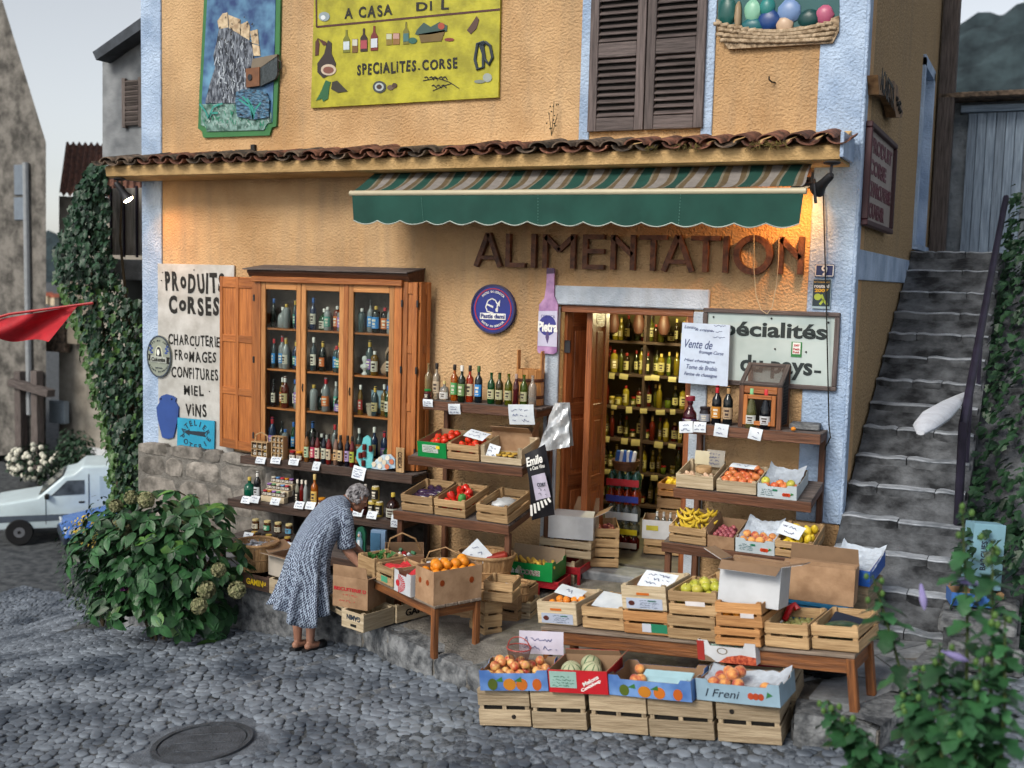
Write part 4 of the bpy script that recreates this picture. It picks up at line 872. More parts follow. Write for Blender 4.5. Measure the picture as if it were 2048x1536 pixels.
# --- glazed display cabinet hung on the wall
cab = thing('display_cabinet', 'glazed orange wood wall cabinet with folded-back panelled shutters', 'cabinet')
CX0, CX1, CZ0, CZ1, CY = -6.08, -4.24, 1.50, 3.36, -.26
CW = 'cabinet light'
bx('back_board', cab, ((CX0 + CX1) / 2, -.02, (CZ0 + CZ1) / 2), (CX1 - CX0, .03, CZ1 - CZ0), mat('cabinet back', (.10, .075, .06), .8, .3), 0)
for x in (CX0 + .012, CX1 - .012): bx('side_board', cab, (x, CY / 2 - .015, (CZ0 + CZ1) / 2), (.024, -CY - .04, CZ1 - CZ0), 'cabinet', .003)
bx('bottom_board', cab, ((CX0 + CX1) / 2, CY / 2 - .015, CZ0 + .012), (CX1 - CX0 - .05, -CY - .04, .024), 'cabinet', .003)
bx('top_board', cab, ((CX0 + CX1) / 2, CY / 2 - .015, CZ1 - .012), (CX1 - CX0 - .05, -CY - .04, .024), 'cabinet', .003)
# cornice with sloping weathered top
mb = MB(); a0, a1 = CX0 - .07, CX1 + .09; y1 = CY - .06
pr = [(-.0, CZ1 + .02), (y1 + .05, CZ1 + .02), (y1, CZ1 + .075), (y1, CZ1 + .09), (-.0, CZ1 + .15)]; n = len(pr)
mb.add([(a0, y, z_) for y, z_ in pr] + [(a1, y, z_) for y, z_ in pr], [tuple(range(n))[::-1], tuple(range(n, 2 * n))] + [(i, (i + 1) % n, (i + 1) % n + n, i + n)[::-1] for i in range(n)]); mb.build('cornice', wood('rack', 'x'), cab)
bx('frieze', cab, ((CX0 + CX1) / 2, CY - .03, CZ1 + .0), (CX1 - CX0 + .03, .05, .06), 'cabinet', .006)
bx('top_cover', cab, ((CX0 + CX1) / 2, CY / 2 - .03, CZ1 + .128), (CX1 - CX0 + .2, -CY + .14, .012), 'weathered', .002, (R(7.5), 0, 0))
doors = [(523, 603), (603, 689), (697, 789)]; glassx = []
for i, (p0, p1) in enumerate(doors):
    xa = W(p0, 700, CY).x; xb = W(p1, 700, CY).x; w = xb - xa - .006; d = obj('door', None, cab, ((xa + xb) / 2, CY, CZ0))
    st = .058; H = CZ1 - CZ0 - .03
    for s in (-1, 1): bx('stile', d, (s * (w / 2 - st / 2), 0, H / 2), (st, .03, H), CW, .004)
    for z0, h in ((0, .07), (H - .075, .075)): bx('rail', d, (0, 0, z0 + h / 2), (w - 2 * st - .001, .028, h), CW, .004)
    bx('pane', d, (0, .004, H / 2), (w - 2 * st + .01, .004, H - .14), glass_mat(), 0)
    glassx.append(((xa + xb) / 2, w - 2 * st))
    if i: MB().tube([(-w / 2 + .03, -.02, .78), (-w / 2 + .03, -.03, .74), (-w / 2 + .03, -.02, .70)], .006, 6).build('handle', K_black, d)
xa = W(689, 700, CY).x; xb = W(697, 700, CY).x; bx('mullion', cab, ((xa + xb) / 2, CY - .006, (CZ0 + CZ1) / 2), (xb - xa + .01, .03, CZ1 - CZ0), 'cabinet', .003)
for x0, x1 in ((CX0, W(523, 700, CY).x), (W(789, 700, CY).x, CX1)): bx('face_stile', cab, ((x0 + x1) / 2, CY, (CZ0 + CZ1) / 2), (abs(x1 - x0), .036, CZ1 - CZ0), 'cabinet', .003)
CSH = [W(566, 657, CY).z, W(566, 739, CY).z, W(566, 817, CY).z]
for zz in CSH: bx('shelf', cab, ((CX0 + CX1) / 2, CY / 2 - .01, zz - .012), (CX1 - CX0 - .05, -CY - .05, .02), 'cabinet', .002)
def shutter_leaf(p0, p1, Ya, Yb, name='shutter_leaf', cols=2):
    "panelled folding leaf between two upright edges (x,y each)"
    (xa, ya), (xb, yb) = (p0, Ya), (p1, Yb); d = Vector((xb - xa, yb - ya)); w = d.length; H = CZ1 - CZ0 + .03
    lf = obj(name, None, cab, (xa, ya, CZ0 - .015), (0, 0, math.atan2(d.y, d.x)))
    bx('board', lf, (w / 2, .006, H / 2), (w, .012, H), 'cabinet', 0)
    sw = .05 if cols > 1 else .05
    xs_ = [sw / 2, w - sw / 2] + ([w / 2] if cols > 1 else [])
    for x in xs_: bx('stile', lf, (x, -.004, H / 2), (sw, .02, H - .001), 'cabinet', .004)
    for z0, h in ((0, .1), (.60, .08), (1.18, .08), (H - .12, .11)):
        spans_ = [(sw, w - sw)] if cols == 1 else [(sw, w / 2 - sw / 2), (w / 2 + sw / 2, w - sw)]
        for s0, s1 in spans_: bx('rail', lf, ((s0 + s1) / 2, -.003, z0 + h / 2), (s1 - s0 - .001, .018, h), 'cabinet', .004)
    return lf
xL = W(441, 700, -.1).x; shutter_leaf(xL, CX0 - .012, -.1, CY + .02, cols=2)
xm = W(802, 700, CY).x; x2 = W(842, 720, CY + .1).x; x3 = W(856, 720, -.05).x
shutter_leaf(CX1 + .01, x2, CY, CY + .02, cols=1); shutter_leaf(x2 + .015, x3 + .03, CY + .03, -.08, cols=1)
for zz in (CZ0 + .18, CZ0 + 1.0, CZ1 - .2):
    for x, y in ((CX0 - .005, CY - .02), (CX1 + .005, CY - .025), (x2 + .005, CY)): bx('hinge', cab, (x, y, zz), (.022, .012, .07), m_dm, .003)
settle(cab, ((CX0 + CX1) / 2, CY, CZ0))

# --- shop door: two folding leaves opened inwards on the left, one jamb on the right
dr = thing('shop_door', 'reddish panelled folding shop door standing open on the left', 'door')
def door_leaf(xa, ya, xb, yb, H=2.42, z0=.71):
    d = Vector((xb - xa, yb - ya)); w = d.length; lf = obj('leaf', None, dr, (xa, ya, z0), (0, 0, math.atan2(d.y, d.x)))
    for x in (.045, w - .045): bx('stile', lf, (x, 0, H / 2), (.09, .04, H), 'door', .005)
    for zz, h in ((0, .2), (.72, .12), (1.42, .12), (H - .14, .14)): bx('rail', lf, (w / 2, 0, zz + h / 2), (w - .181, .036, h), 'door', .005)
    for zz, h in ((.2, .52), (.84, .58), (1.54, H - 1.68)):
        bx('panel', lf, (w / 2, 0, zz + h / 2), (w - .18, .016, h), 'door', 0); bx('raised_field', lf, (w / 2, 0, zz + h / 2), (w - .25, .03, h - .08), 'door', .012)
    return lf
door_leaf(DX0 + .03, .06, DX0 + .16, .46); door_leaf(DX0 + .19, .48, DX0 + .25, .1); door_leaf(DX0 + .27, .1, DX0 + .29, .5)
bx('right_jamb', dr, (DX1 - .03, .06, 1.95), (.06, .1, 2.5), 'door', .005)
for zz in (1.0, 1.9, 2.8): bx('hinge', dr, (DX0 + .06, .05, zz), (.06, .02, .12), m_dm, .003)
settle(dr, (DX0 + .2, .2, .71))

# --- racks -----------------------------------------------------------------
def rack(label, X0, X1, shelves, postm='rack', name='display_rack', slats=4, posts=True, zfoot=.42, top=None):
    "shelves: (front y, depth, z of front edge, tilt)"
    t = thing(name, label, 'rack')
    for (yf, dp, zz, tl) in shelves:
        sh = obj('shelf', None, t, (X0, yf, zz), (tl, 0, 0)); w = X1 - X0
        for k in range(slats):
            d = dp / slats; bx('slat', sh, (w / 2, d * (k + .5), -.012), (w, d - .012, .022), 'weathered', .003)
        bx('front_board', sh, (w / 2, -.012, -.04), (w + .02, .022, .085), postm, .004)
        for x in (.02, w - .02): bx('side_board', sh, (x, dp / 2, -.055), (.03, dp - .005, .06), postm, .004)
    if posts:
        zt = top or (shelves[0][2] - .03)
        for x in (X0 + .03, X1 - .03):
            bx('post', t, (x, -.06, (zfoot + zt) / 2), (.05, .06, zt - zfoot), postm, .004)
            yb, zb = shelves[-1][0] + .06, shelves[-1][2] - .09; bx('front_leg', t, (x, yb, (zfoot + zb) / 2), (.05, .05, zb - zfoot), postm, .004)
    return settle(t, ((X0 + X1) / 2, -.2, zfoot))
T1 = R(9)
MIDZ = [2.235, 1.73, 1.245]
rack('wooden display rack left of the doorway with bottles above and vegetable crates', -3.85, -2.66, [(-.45, .42, MIDZ[0], 0), (-.72, .55, MIDZ[1], T1), (-.97, .55, MIDZ[2], T1)])
RZ = [2.215, 1.69, 1.275]
rack('wooden display rack right of the doorway with wine on top and fruit crates', -1.24, -.10, [(-.4, .37, RZ[0], 0), (-.65, .55, RZ[1], T1), (-.92, .55, RZ[2], T1)])
LZ = [1.475, 1.045, .655]
rack('dark plank shelves under the glazed cabinet crowded with jars', -6.12, -4.0, [(-.42, .30, LZ[0], 0), (-.62, .5, LZ[1], 0), (-.82, .6, LZ[2], 0)], 'shelf dark', 'plank_shelves', 3)
# ================================================================== GOODS: builders
def gl(hexs, dark=False): return mat('bottle glass ' + hexs, hexs, .05, .05, 3, trans=.25 if dark else .7, orand=.05, spec=.6)
PROF = {
 'wine': ([(.034, 0), (.0375, .004), (.0375, .185), (.034, .203), (.018, .232), (.0138, .245), (.0138, .288), (.0158, .289), (.0158, .30), (.0, .30)], (.05, .14), (.245, .303, .0150)),
 'burgundy': ([(.038, 0), (.042, .005), (.042, .13), (.036, .17), (.022, .215), (.0145, .25), (.0145, .30), (.0, .30)], (.035, .10), (.235, .303, .0162)),
 'spirit': ([(.032, 0), (.036, .004), (.036, .205), (.032, .225), (.014, .25), (.0125, .27), (.0125, .325), (.0145, .326), (.0145, .335), (.0, .335)], (.06, .17), (.285, .338, .0158)),
 'slim': ([(.022, 0), (.026, .004), (.026, .19), (.02, .215), (.011, .235), (.011, .29), (.0, .292)], (.05, .15), (.25, .294, .0135)),
 'flask': ([(.04, 0), (.046, .005), (.046, .09), (.036, .115), (.014, .13), (.0125, .17), (.0, .17)], (.015, .075), (.15, .178, .015)),
 'square': ([(.034, 0), (.038, .004), (.038, .17), (.033, .187), (.014, .2), (.013, .23), (.0, .23)], (.04, .14), (.205, .236, .016)),
 'jar': ([(.032, 0), (.036, .004), (.036, .075), (.03, .088), (.029, .1), (.0, .1)], (.016, .064), (.09, .108, .034)),
 'smalljar': ([(.026, 0), (.029, .003), (.029, .045), (.024, .055), (.0, .055)], (.01, .038), (.05, .064, .028)),
 'can': ([(.030, 0), (.034, .006), (.034, .112), (.029, .122), (.0, .122)], (.02, .1), (.12, .126, .029)),
 'decanter': ([(.045, 0), (.055, .01), (.05, .07), (.028, .1), (.016, .13), (.024, .15), (.02, .165), (.0, .168)], (.01, .03), (.165, .2, .036)),
}
BM = {}
def bottle(kind, loc, glass, lab=None, cap=None, label='', group=None, s=1.0, rot=0.0, dark=False, cat=None, name=None, opaque=False, written=None):
    prof, lz, cz = PROF[kind]; isjar = kind in ('jar', 'smalljar'); name = name or ('jar' if isjar else 'drink_can' if kind == 'can' else 'bottle')
    gm = C_(glass, .25) if opaque else gl(glass, dark)
    k = (kind, gm.name)
    if k not in BM: BM[k] = MB().lathe(prof, 14).mesh('bottle', gm, True, 50)
    o = tag(obj(name, BM[k], None, loc, (0, 0, rot), s), label, cat or ('jar' if isjar else 'can' if kind == 'can' else 'bottle'), group)
    if lab:
        k = ('l', kind, lab); r = max(p[0] for p in prof) + .0012
        if k not in BM:
            mb = MB(); n = 10; mb.grid(lambda u, v: (r * math.cos(R(200 + 140 * u)), r * math.sin(R(200 + 140 * u)), lz[0] + (lz[1] - lz[0]) * v), n, 1)
            BM[k] = mb.mesh('label', C_(lab, .55), True)
        l = obj('label', BM[k], o)
        k = ('p', kind, lab)
        if k not in BM:      # a block of print on the label
            mb = MB(); rr_ = r + .0008; h = lz[1] - lz[0]
            for z0, z1, u0, u1 in ((.62, .8, .3, .7), (.3, .5, .36, .66), (.12, .18, .3, .7)):
                mb.grid(lambda u, v: (rr_ * math.cos(R(200 + 140 * (u0 + (u1 - u0) * u))), rr_ * math.sin(R(200 + 140 * (u0 + (u1 - u0) * u))), lz[0] + h * (z0 + (z1 - z0) * v)), 5, 1)
            c = lin(lab); BM[k] = mb.mesh('print', C_('3c2f2c' if sum(c) > .9 else 'cfc9b8', .6), True)
        obj('print', BM[k], l)
    if cap:
        k = ('c', kind, cap)
        if k not in BM: BM[k] = MB().lathe([(cz[2] * .98, cz[0]), (cz[2], cz[0] + .002), (cz[2], cz[1] - .002), (cz[2] * .93, cz[1]), (.0, cz[1])], 12).mesh('cap', C_(cap, .4), True)
        obj('cap', BM[k], o)
    return o

rg_ = random.Random(19)
def crate_parts(t, w, d, h, kind='crate', ns=2, gap=.018, ends='slat', low_front=None, post=.03):
    hf = low_front or h
    sl = (h - .01 - gap * (ns - 1)) / ns
    def side(cx, cy, L, ax, hh, n):
        sh = (hh - .01 - gap * (n - 1)) / n
        for k in range(n):
            c = (cx, cy, .01 + sh / 2 + k * (sh + gap)); bx('slat', t, c, (L, .008, sh) if ax == 'x' else (.008, L, sh), kind, .0015, (rg_.uniform(-.006, .006), rg_.uniform(-.012, .012), rg_.uniform(-.006, .006)) if ax == 'x' else (rg_.uniform(-.012, .012), 0, rg_.uniform(-.006, .006)))
    side(w / 2, .004, w, 'x', hf, ns if not low_front else 1); side(w / 2, d - .004, w, 'x', h, ns)
    for x in (.004, w - .004): side(x, d / 2, d - .017, 'y', h, ns if ends == 'slat' else 1)
    for x in (.008 + post / 2, w - .008 - post / 2):
        for y in (.008 + post / 2, d - .008 - post / 2): bx('corner_post', t, (x, y, (h + .004) / 2 + .004), (post, post, h + .004), kind, .002)
    for k in range(3): bx('base_slat', t, (w / 2, d * (k + .5) / 3, .008), (w - .018, d / 3 - .016, .006), kind, .001)
def eul(rot, tilt=0.0, jit=0.0):
    if isinstance(rot, (int, float)): return (tilt, 0, rot + jit)
    return (rot @ Matrix.Rotation(tilt, 3, 'X') @ Matrix.Rotation(jit, 3, 'Z')).to_euler()
def on_p(p0, p1, a): A = PLN(*p0, a); B = PLN(*p1, a); return A, frame3(A, B), (B - A).length
def crate(P, rot, w, d, h, label, kind='crate', tilt=0.0, name='slatted_crate', group=None, **k):
    t = thing(name, label, 'crate', P, eul(rot, tilt, rg_.uniform(-.02, .02)), group); crate_parts(t, w, d, h, kind, **k); return t
def on_z(p0, p1, z_): 
    A = G(*p0, z_); B = G(*p1, z_); r, w = frame2(A, B); return A, r, w
def on_y(p0, p1, Y):
    A = W(*p0, Y); B = W(*p1, Y); return A, 0.0, B.x - A.x
m_card = mat('brown cardboard', (.30, .175, .095), .85, .12, 6, .15, 60, col2=(.40, .25, .145))
m_cardi = mat('cardboard inside', (.27, .17, .10), .9, .12, 6)
def tray_mesh(t, w, d, h, out, inn=None, raise_=0.0, th=.006, name='tray', hf=None):
    "open cardboard box; raise_ lifts the corners above the middle of each side"
    inn = inn or m_cardi; mb = MB(); hf = hf or h
    def panel(T, L, hh):
        e = min(.07, L * .22)
        prof = [(0, 0), (L, 0), (L, hh + raise_), (L - e, hh + raise_), (L - e - .015, hh), (e + .015, hh), (e, hh + raise_), (0, hh + raise_)] if raise_ else [(0, 0), (L, 0), (L, hh), (0, hh)]
        mb.prism(prof, 0, th * .5, 0, T); mb.prism(prof, th * .5 + .0002, th, 1, T)
    panel(Matrix.Identity(4), w, hf)
    panel(Matrix.Translation((w, d, 0)) @ Matrix.Rotation(PI, 4, 'Z'), w, h)
    panel(Matrix.Translation((w, th, 0)) @ Matrix.Rotation(PI / 2, 4, 'Z'), d - 2 * th, h); panel(Matrix.Translation((0, d - th, 0)) @ Matrix.Rotation(-PI / 2, 4, 'Z'), d - 2 * th, h)
    mb.box((w / 2, d / 2, .004), (w - 2 * th - .001, d - 2 * th - .001, .006), 1)
    return mb.build(name, [out, inn], t)
def flap(t, edge, w, d, h, L, ang, out, inn=None):
    "flap hinged on a top edge, opened by ang from upright (positive = outwards)"
    inn = inn or m_cardi
    org, rz, ln = {'front': ((0, 0, h), 0, w), 'back': ((w, d, h), PI, w), 'right': ((w, 0, h), PI / 2, d), 'left': ((0, d, h), -PI / 2, d)}[edge]
    f = obj('flap', None, t, org, (0, 0, rz)); mb = MB(); mb.prism([(.003, .002), (ln - .003, .002), (ln - .012, L), (.012, L)], 0, .0025, 0); mb.prism([(.003, .002), (ln - .003, .002), (ln - .012, L), (.012, L)], .0027, .005, 1)
    q = mb.mesh('flap', [out, inn]); COL.objects.unlink(f); bpy.data.objects.remove(f)
    return obj('flap', q, t, org, (ang, 0, rz))
def carton(P, rot, w, d, h, label, out, inn=None, tilt=0.0, name='cardboard_box', flaps=(), raise_=0.0, hf=None, cat='box', group=None):
    t = thing(name, label, cat, P, eul(rot, tilt), group); tray_mesh(t, w, d, h, out, inn, raise_, hf=hf)
    for e, L, a in flaps: flap(t, e, w, d, h, L, a, out, inn)
    return t

# fruit -------------------------------------------------------------
def fm(name, c1, c2, rough=.4, bump=.0, scale=7, ramp=(.35, .65), **k): return mat(name, c1, rough, .1, scale, bump, 120, col2=c2, ramp=ramp, orand=.12, **k)
FR = {}
def lathe_fruit(prof, n=14): return MB().lathe(prof, n)
def fruit_mesh(kind):
    if kind in FR: return FR[kind]
    sph = lambda r, dent, sq=1.0: [(max(0, r * math.cos(a)) , r * sq * math.sin(a) - (dent * r * math.exp(-(math.cos(a) / .35) ** 2) * (1 if a > 0 else -1))) for a in [(-90 + 15 * i) * PI / 180 for i in range(13)]]
    stem = C_('3a2a14')
    if kind == 'orange': mb = MB().lathe(sph(.038, .06, .96), 16); me = mb.mesh(kind, fm('orange peel', (.78, .24, .012), (.86, .32, .02), .4, .25), True, 80)
    elif kind == 'clementine': mb = MB().lathe(sph(.03, .1, .85), 14); me = mb.mesh(kind, fm('clementine peel', (.72, .20, .015), (.82, .30, .03), .4, .2), True, 80)
    elif kind == 'tomato': mb = MB().lathe(sph(.036, .16, .82), 16); mb.lathe([(.012, .026), (.004, .03), (.0, .031)], 6, 1); me = mb.mesh(kind, [fm('tomato skin', (.62, .022, .012), (.75, .06, .02), .2), C_('2c5a22')], True, 70)
    elif kind == 'apple': mb = MB().lathe(sph(.037, .22, .9), 16); mb.tube([(0, 0, .022), (.003, 0, .038)], .0018, 5, 1); me = mb.mesh(kind, [fm('red apple skin', (.55, .05, .03), (.74, .33, .10), .3, ramp=(.3, .75), scale=14), stem], True, 70)
    elif kind == 'green_apple': mb = MB().lathe(sph(.037, .2, .9), 16); mb.tube([(0, 0, .022), (.003, 0, .038)], .0018, 5, 1); me = mb.mesh(kind, [fm('yellow green apple skin', (.42, .44, .05), (.58, .52, .09), .3), stem], True, 70)
    elif kind == 'peach': mb = MB().lathe(sph(.037, .14, .95), 16); me = mb.mesh(kind, fm('peach skin', (.42, .05, .035), (.78, .38, .10), .65, ramp=(.38, .62), scale=16, sheen=.3), True, 80)
    elif kind == 'nectarine': mb = MB().lathe(sph(.034, .14, .95), 16); me = mb.mesh(kind, fm('nectarine skin', (.50, .06, .04), (.80, .52, .18), .35, ramp=(.35, .65), scale=18), True, 80)
    elif kind == 'lemon':
        mb = MB().lathe([(0, -.048), (.008, -.045), (.014, -.038), (.028, -.02), (.031, 0), (.028, .02), (.014, .038), (.008, .045), (0, .048)], 14); me = mb.mesh(kind, fm('lemon peel', (.70, .48, .02), (.80, .60, .05), .4, .2), True, 80)
    elif kind == 'melon':
        mb = MB(); n = 40
        mb.lathe(sph(.075, .03, .92), n)
        for i in range(len(mb.f)): mb.m[i] = 1 if (i % n) % 5 == 0 else 0
        me = mb.mesh(kind, [fm('melon rind', (.42, .44, .27), (.55, .55, .36), .6, .3), C_('4a6a48')], True, 80)
    elif kind == 'banana':
        mb = MB(); pts = [(.085 * math.sin(a) , 0, .09 - .085 * math.cos(a)) for a in [(-62 + 14 * i) * PI / 180 for i in range(10)]]
        mb.tube(pts, [.004, .009, .0145, .0165, .017, .017, .0165, .0145, .009, .005], 6); me = mb.mesh(kind, fm('banana skin', (.55, .36, .02), (.68, .50, .05), .5, scale=22), True, 60)
    elif kind == 'aubergine': mb = MB().lathe([(0, -.09), (.02, -.086), (.034, -.06), (.036, -.02), (.028, .03), (.018, .065), (.0, .075)], 12); mb.lathe([(.02, .06), (.014, .08), (.006, .1), (.0, .102)], 8, 1); me = mb.mesh(kind, [fm('aubergine skin', (.02, .01, .03), (.05, .025, .07), .15), C_('3f5a2a')], True, 60)
    elif kind == 'pepper': mb = MB().lathe([(0, -.045), (.02, -.048), (.032, -.03), (.038, .02), (.03, .045), (.01, .038), (0, .036)], 9); mb.tube([(0, 0, .035), (.004, 0, .06)], .005, 5, 1); me = mb.mesh(kind, [fm('red pepper skin', (.58, .02, .015), (.70, .04, .02), .15), C_('2c5a22')], True, 70)
    elif kind == 'green_pepper': mb = MB().lathe([(0, -.045), (.02, -.048), (.032, -.03), (.038, .02), (.03, .045), (.01, .038), (0, .036)], 9); me = mb.mesh(kind, fm('green pepper skin', (.03, .16, .03), (.06, .24, .05), .15), True, 70)
    elif kind == 'plum': mb = MB().lathe(sph(.021, .1, 1.05), 12); me = mb.mesh(kind, fm('plum skin', (.22, .04, .07), (.42, .12, .12), .4, scale=20), True, 80)
    elif kind == 'egg': mb = MB().lathe([(0, -.028), (.014, -.024), (.021, -.008), (.02, .006), (.012, .022), (0, .03)], 12); me = mb.mesh(kind, fm('egg shell', (.55, .36, .24), (.66, .47, .33), .6), True, 80)
    elif kind == 'cheese': mb = MB().lathe([(.06, 0), (.068, .008), (.068, .04), (.06, .05), (0, .05)], 18); me = mb.mesh(kind, fm('cheese rind', (.42, .25, .11), (.55, .36, .18), .7, .3), True, 40)
    FR[kind] = me; return me
FCAT = {'clementine': 'clementine', 'green_apple': 'apple', 'green_pepper': 'pepper'}
def fruit(kind, loc, label, group, rn, s=1.0, rot=None):
    rot = rot if rot is not None else (rn.uniform(-.7, .7), rn.uniform(-.7, .7), rn.uniform(0, 6.28))
    return tag(obj(kind, fruit_mesh(kind), None, loc, rot, s * rn.uniform(.93, 1.07)), label, FCAT.get(kind, kind), group)
def heap(t, kind, x0, x1, y0, y1, z0, r, label, group, seed=1, layers=1, fill=1.0, s=1.0, rot=None, pick=None):
    "fruit laid in rows inside the container t (its local frame), later layers in the hollows"
    rn = random.Random(seed); M4 = Matrix.Translation(t.location) @ t.rotation_euler.to_matrix().to_4x4(); out = []
    for L in range(layers):
        y = y0 + r + L * r * .9; k = 0
        while y < y1 - r * .6 - L * r * .5:
            x = x0 + r + (k % 2) * r * .8 + L * r * .9
            while x < x1 - r * .6 - L * r * .4:
                if rn.random() < fill * (1 if L == 0 else .75):
                    p = M4 @ Vector((x + rn.uniform(-.12, .12) * r, y + rn.uniform(-.12, .12) * r, z0 + r + L * r * 1.35 + rn.uniform(-.12, .12) * r))
                    out.append(fruit(kind, p, label, group, rn, s, rot(rn) if rot else None))
                x += 2 * r * 1.02
            y += 2 * r * .9; k += 1
    return out
# price cards
m_pc = mat('white card', (.62, .68, .74), .6, .06, 10, col2=(.70, .75, .80)); NCARD = [0]
def card(P, w, h, label, rot=(R(-12), 0, 0), lines=2, name='price_card', m=None, writing=True, cat='card'):
    t = thing(name, label, cat, P, rot); mb = MB(); mb.grid(lambda u, v: (w * (u - .5), -.01 * math.sin(v * PI) * .6, h * (v - .5)), 2, 4); me = mb.build('sheet', m or m_pc, t, True)
    NCARD[0] += 1
    if writing: scribble(t, (0, -.009, 0), w * .8, h * .75, K_pen, lines, NCARD[0], th=.004)
    return t
# ================================================================== GOODS ON THE SHELVES
rg = random.Random(77)
def sy(ox, oy, sc): return lambda x, y, Y: W(ox + x / sc, oy + y / sc, Y)
# --- top shelf of the rack left of the door
zz = MIDZ[0] + .001; q = sy(840, 440, 3.84)
row = [('spirit', 62, 'b9a67a', None, None, 'plain clear tall'), ('spirit', 125, 'c8c0ae', 'b8a58c', '17120f', 'clear black-capped'), ('flask', 186, 'c9c6c0', 'e0ddd8', 'c9b77a', 'squat clear white-labelled'),
       ('spirit', 262, 'c9701e', '4f9a5a', '17120f', 'orange green-labelled'), ('spirit', 318, '1c2a18', '6a8a52', 'd8d8d2', 'dark green white-capped'), ('spirit', 380, 'c2401a', 'd6c8a2', '17120f', 'red-orange cream-labelled'), ('spirit', 447, '16222a', '2c7fc4', '3d5a2c', 'dark blue-labelled'),
       ('wine', 545, '0f5a2c', 'b7b48e', None, 'emerald green'), ('wine', 608, '3c3212', 'b7b48e', '23401c', 'brown-green'), ('wine', 678, '6a7a12', 'b7b48e', None, 'yellow-green'), ('slim', 735, '4a1216', None, 'a08a80', 'dark red slim'), ('wine', 795, '5a7a18', 'b7b48e', None, 'olive green'), ('wine', 862, 'cfc8bc', None, None, 'empty clear')]
for i, (k, x, g, l, c, ad) in enumerate(row):
    p = q(x, 1390, -.3 - (.06 if i in (4, 10) else 0)); bottle(k, (p.x, p.y, zz), g, l, c, '%s bottle on the shelf above the tomato crates, %s' % (ad, ordl(i)), 'bottles above the tomato crates', 1.05 if k != 'wine' else 1.0, dark=g in ('1c2a18', '16222a', '3c3212', '4a1216'))
p = q(58, 1340, -.38); bottle('jar', (p.x, p.y, zz), '7a1d1a', '2a1a1a', '1f8a3f', 'small red jar with bright green lid beside the bottles', s=.95)
# wooden keg behind
p = q(840, 1400, -.12); t = thing('wooden_keg', 'upright orange wooden tub with two raised staves behind the bottles', 'tub', (p.x, p.y, zz))
for k in range(12):
    a = 2 * PI * k / 12; h = .52 if k in (0, 6) else .34; bx('stave', t, (.125 * math.cos(a), .1 * math.sin(a), h / 2), (.014, .066, h), 'keg', .003, (0, 0, a))
for hz in (.08, .24):
    mb = MB(); mb.tube([(.135 * math.cos(a), .112 * math.sin(a), hz) for a in [2 * PI * k / 24 for k in range(25)]], .008, 6, flat=2.2); mb.build('hoop', C_('4a2412', .6), t, True)
for i, (px, py, w, h, lab) in enumerate(((856, 806, .11, .075, 'tiny white card under the green-lidded jar'), (909, 818, .13, .1, 'white price card hanging below the orange bottle'), (1043, 829, .26, .19, 'large handwritten white card hanging below the green wine bottles'))):
    card(W(px, py, -.49), w, h, lab, (R(6), R(-4 if i else 0), 0), 3)
# silvery plastic bag hanging on the rack corner
z_ = zmap(780, 720, 4.517, -.5); t = thing('silver_bag', 'crumpled silvery plastic bag hanging at the end of the bottle shelf', 'bag')
def bag(u, v):
    top = Vector(z_(1480 + 120 * u, 390)); bot = Vector(z_(1335 + 300 * u, 830 - 50 * u)); p = top.lerp(bot, v)
    return (p.x, -.5 - .05 * math.sin(PI * u) * (.3 + v) + .025 * math.sin(u * 13 + v * 5) * v + .015 * math.sin(v * 17 + u * 7), p.y)
mb = MB(); mb.grid(bag, 18, 14); mb.grid(lambda u, v: (bag(u, v)[0], -.44 + .06 * math.sin(PI * u) * v, bag(u, v)[2]), 8, 8)
mb.build('sheet', mat('silvery plastic', (.50, .54, .58), .22, .2, 9, .5, 18, metal=.35, col2=(.72, .74, .76)), t, True); settle(t, W(1110, 900, -.5))
# black poster
z_ = zmap(780, 720, 4.517, -.74); t = thing('cafe_poster', 'curled black poster with white script and a pale notice reading CORTE', 'poster')
mb = MB(); mb.grid(lambda u, v: (lambda p: (p[0] + .02 * math.sin(v * 4), -.74 + .05 * math.sin(PI * u) - .03 * math.sin(v * 3), p[1]))(z_(1215 + 60 * v * 1.4 + (185 + 20 * v) * u, 850 + 600 * v - 50 * u - 40 * (1 - v) * u)), 8, 14)
mb.build('sheet', C_('14141c', .6), t, True)
def pz(x, y, dy=.0): a = z_(x, y); return (a[0] + .01, -.765 + dy, a[1])
text(t, 'Emile', pz(1310, 900, -.02), .17, .08, K_white, .03, shear=.3, roll=.35); text(t, 'a Casa Vinu', pz(1340, 960, -.02), .15, .035, K_white, .02, shear=.3, roll=.3)
mb = MB(); mb.grid(lambda u, v: (lambda p: (p[0], p[1] + .035 * math.sin(PI * u), p[2]))(pz(1290 + 40 * v + (120 + 15 * v) * u, 1040 + 220 * v - 30 * u, -.025)), 4, 4); mb.build('notice', C_('b9b3c6', .6), t, True)
text(t, 'CORTE', pz(1378, 1120, -.005), .1, .035, K_ink, .02, roll=.15); scribble(t, pz(1395, 1185, -.005), .13, .09, K_ink, 2, 5)
mb = MB()
for k in range(6):
    a = pz(1290 + 34 * k, 1400 - 25 * k, -.0); b = pz(1285 + 30 * k, 1300 - 12 * k, -.0); strokes(mb, [(a[0], a[2]), (b[0], b[2])], .022, -.785)
mb.build('white_figures', K_white, t); settle(t, W(1085, 1040, -.74))

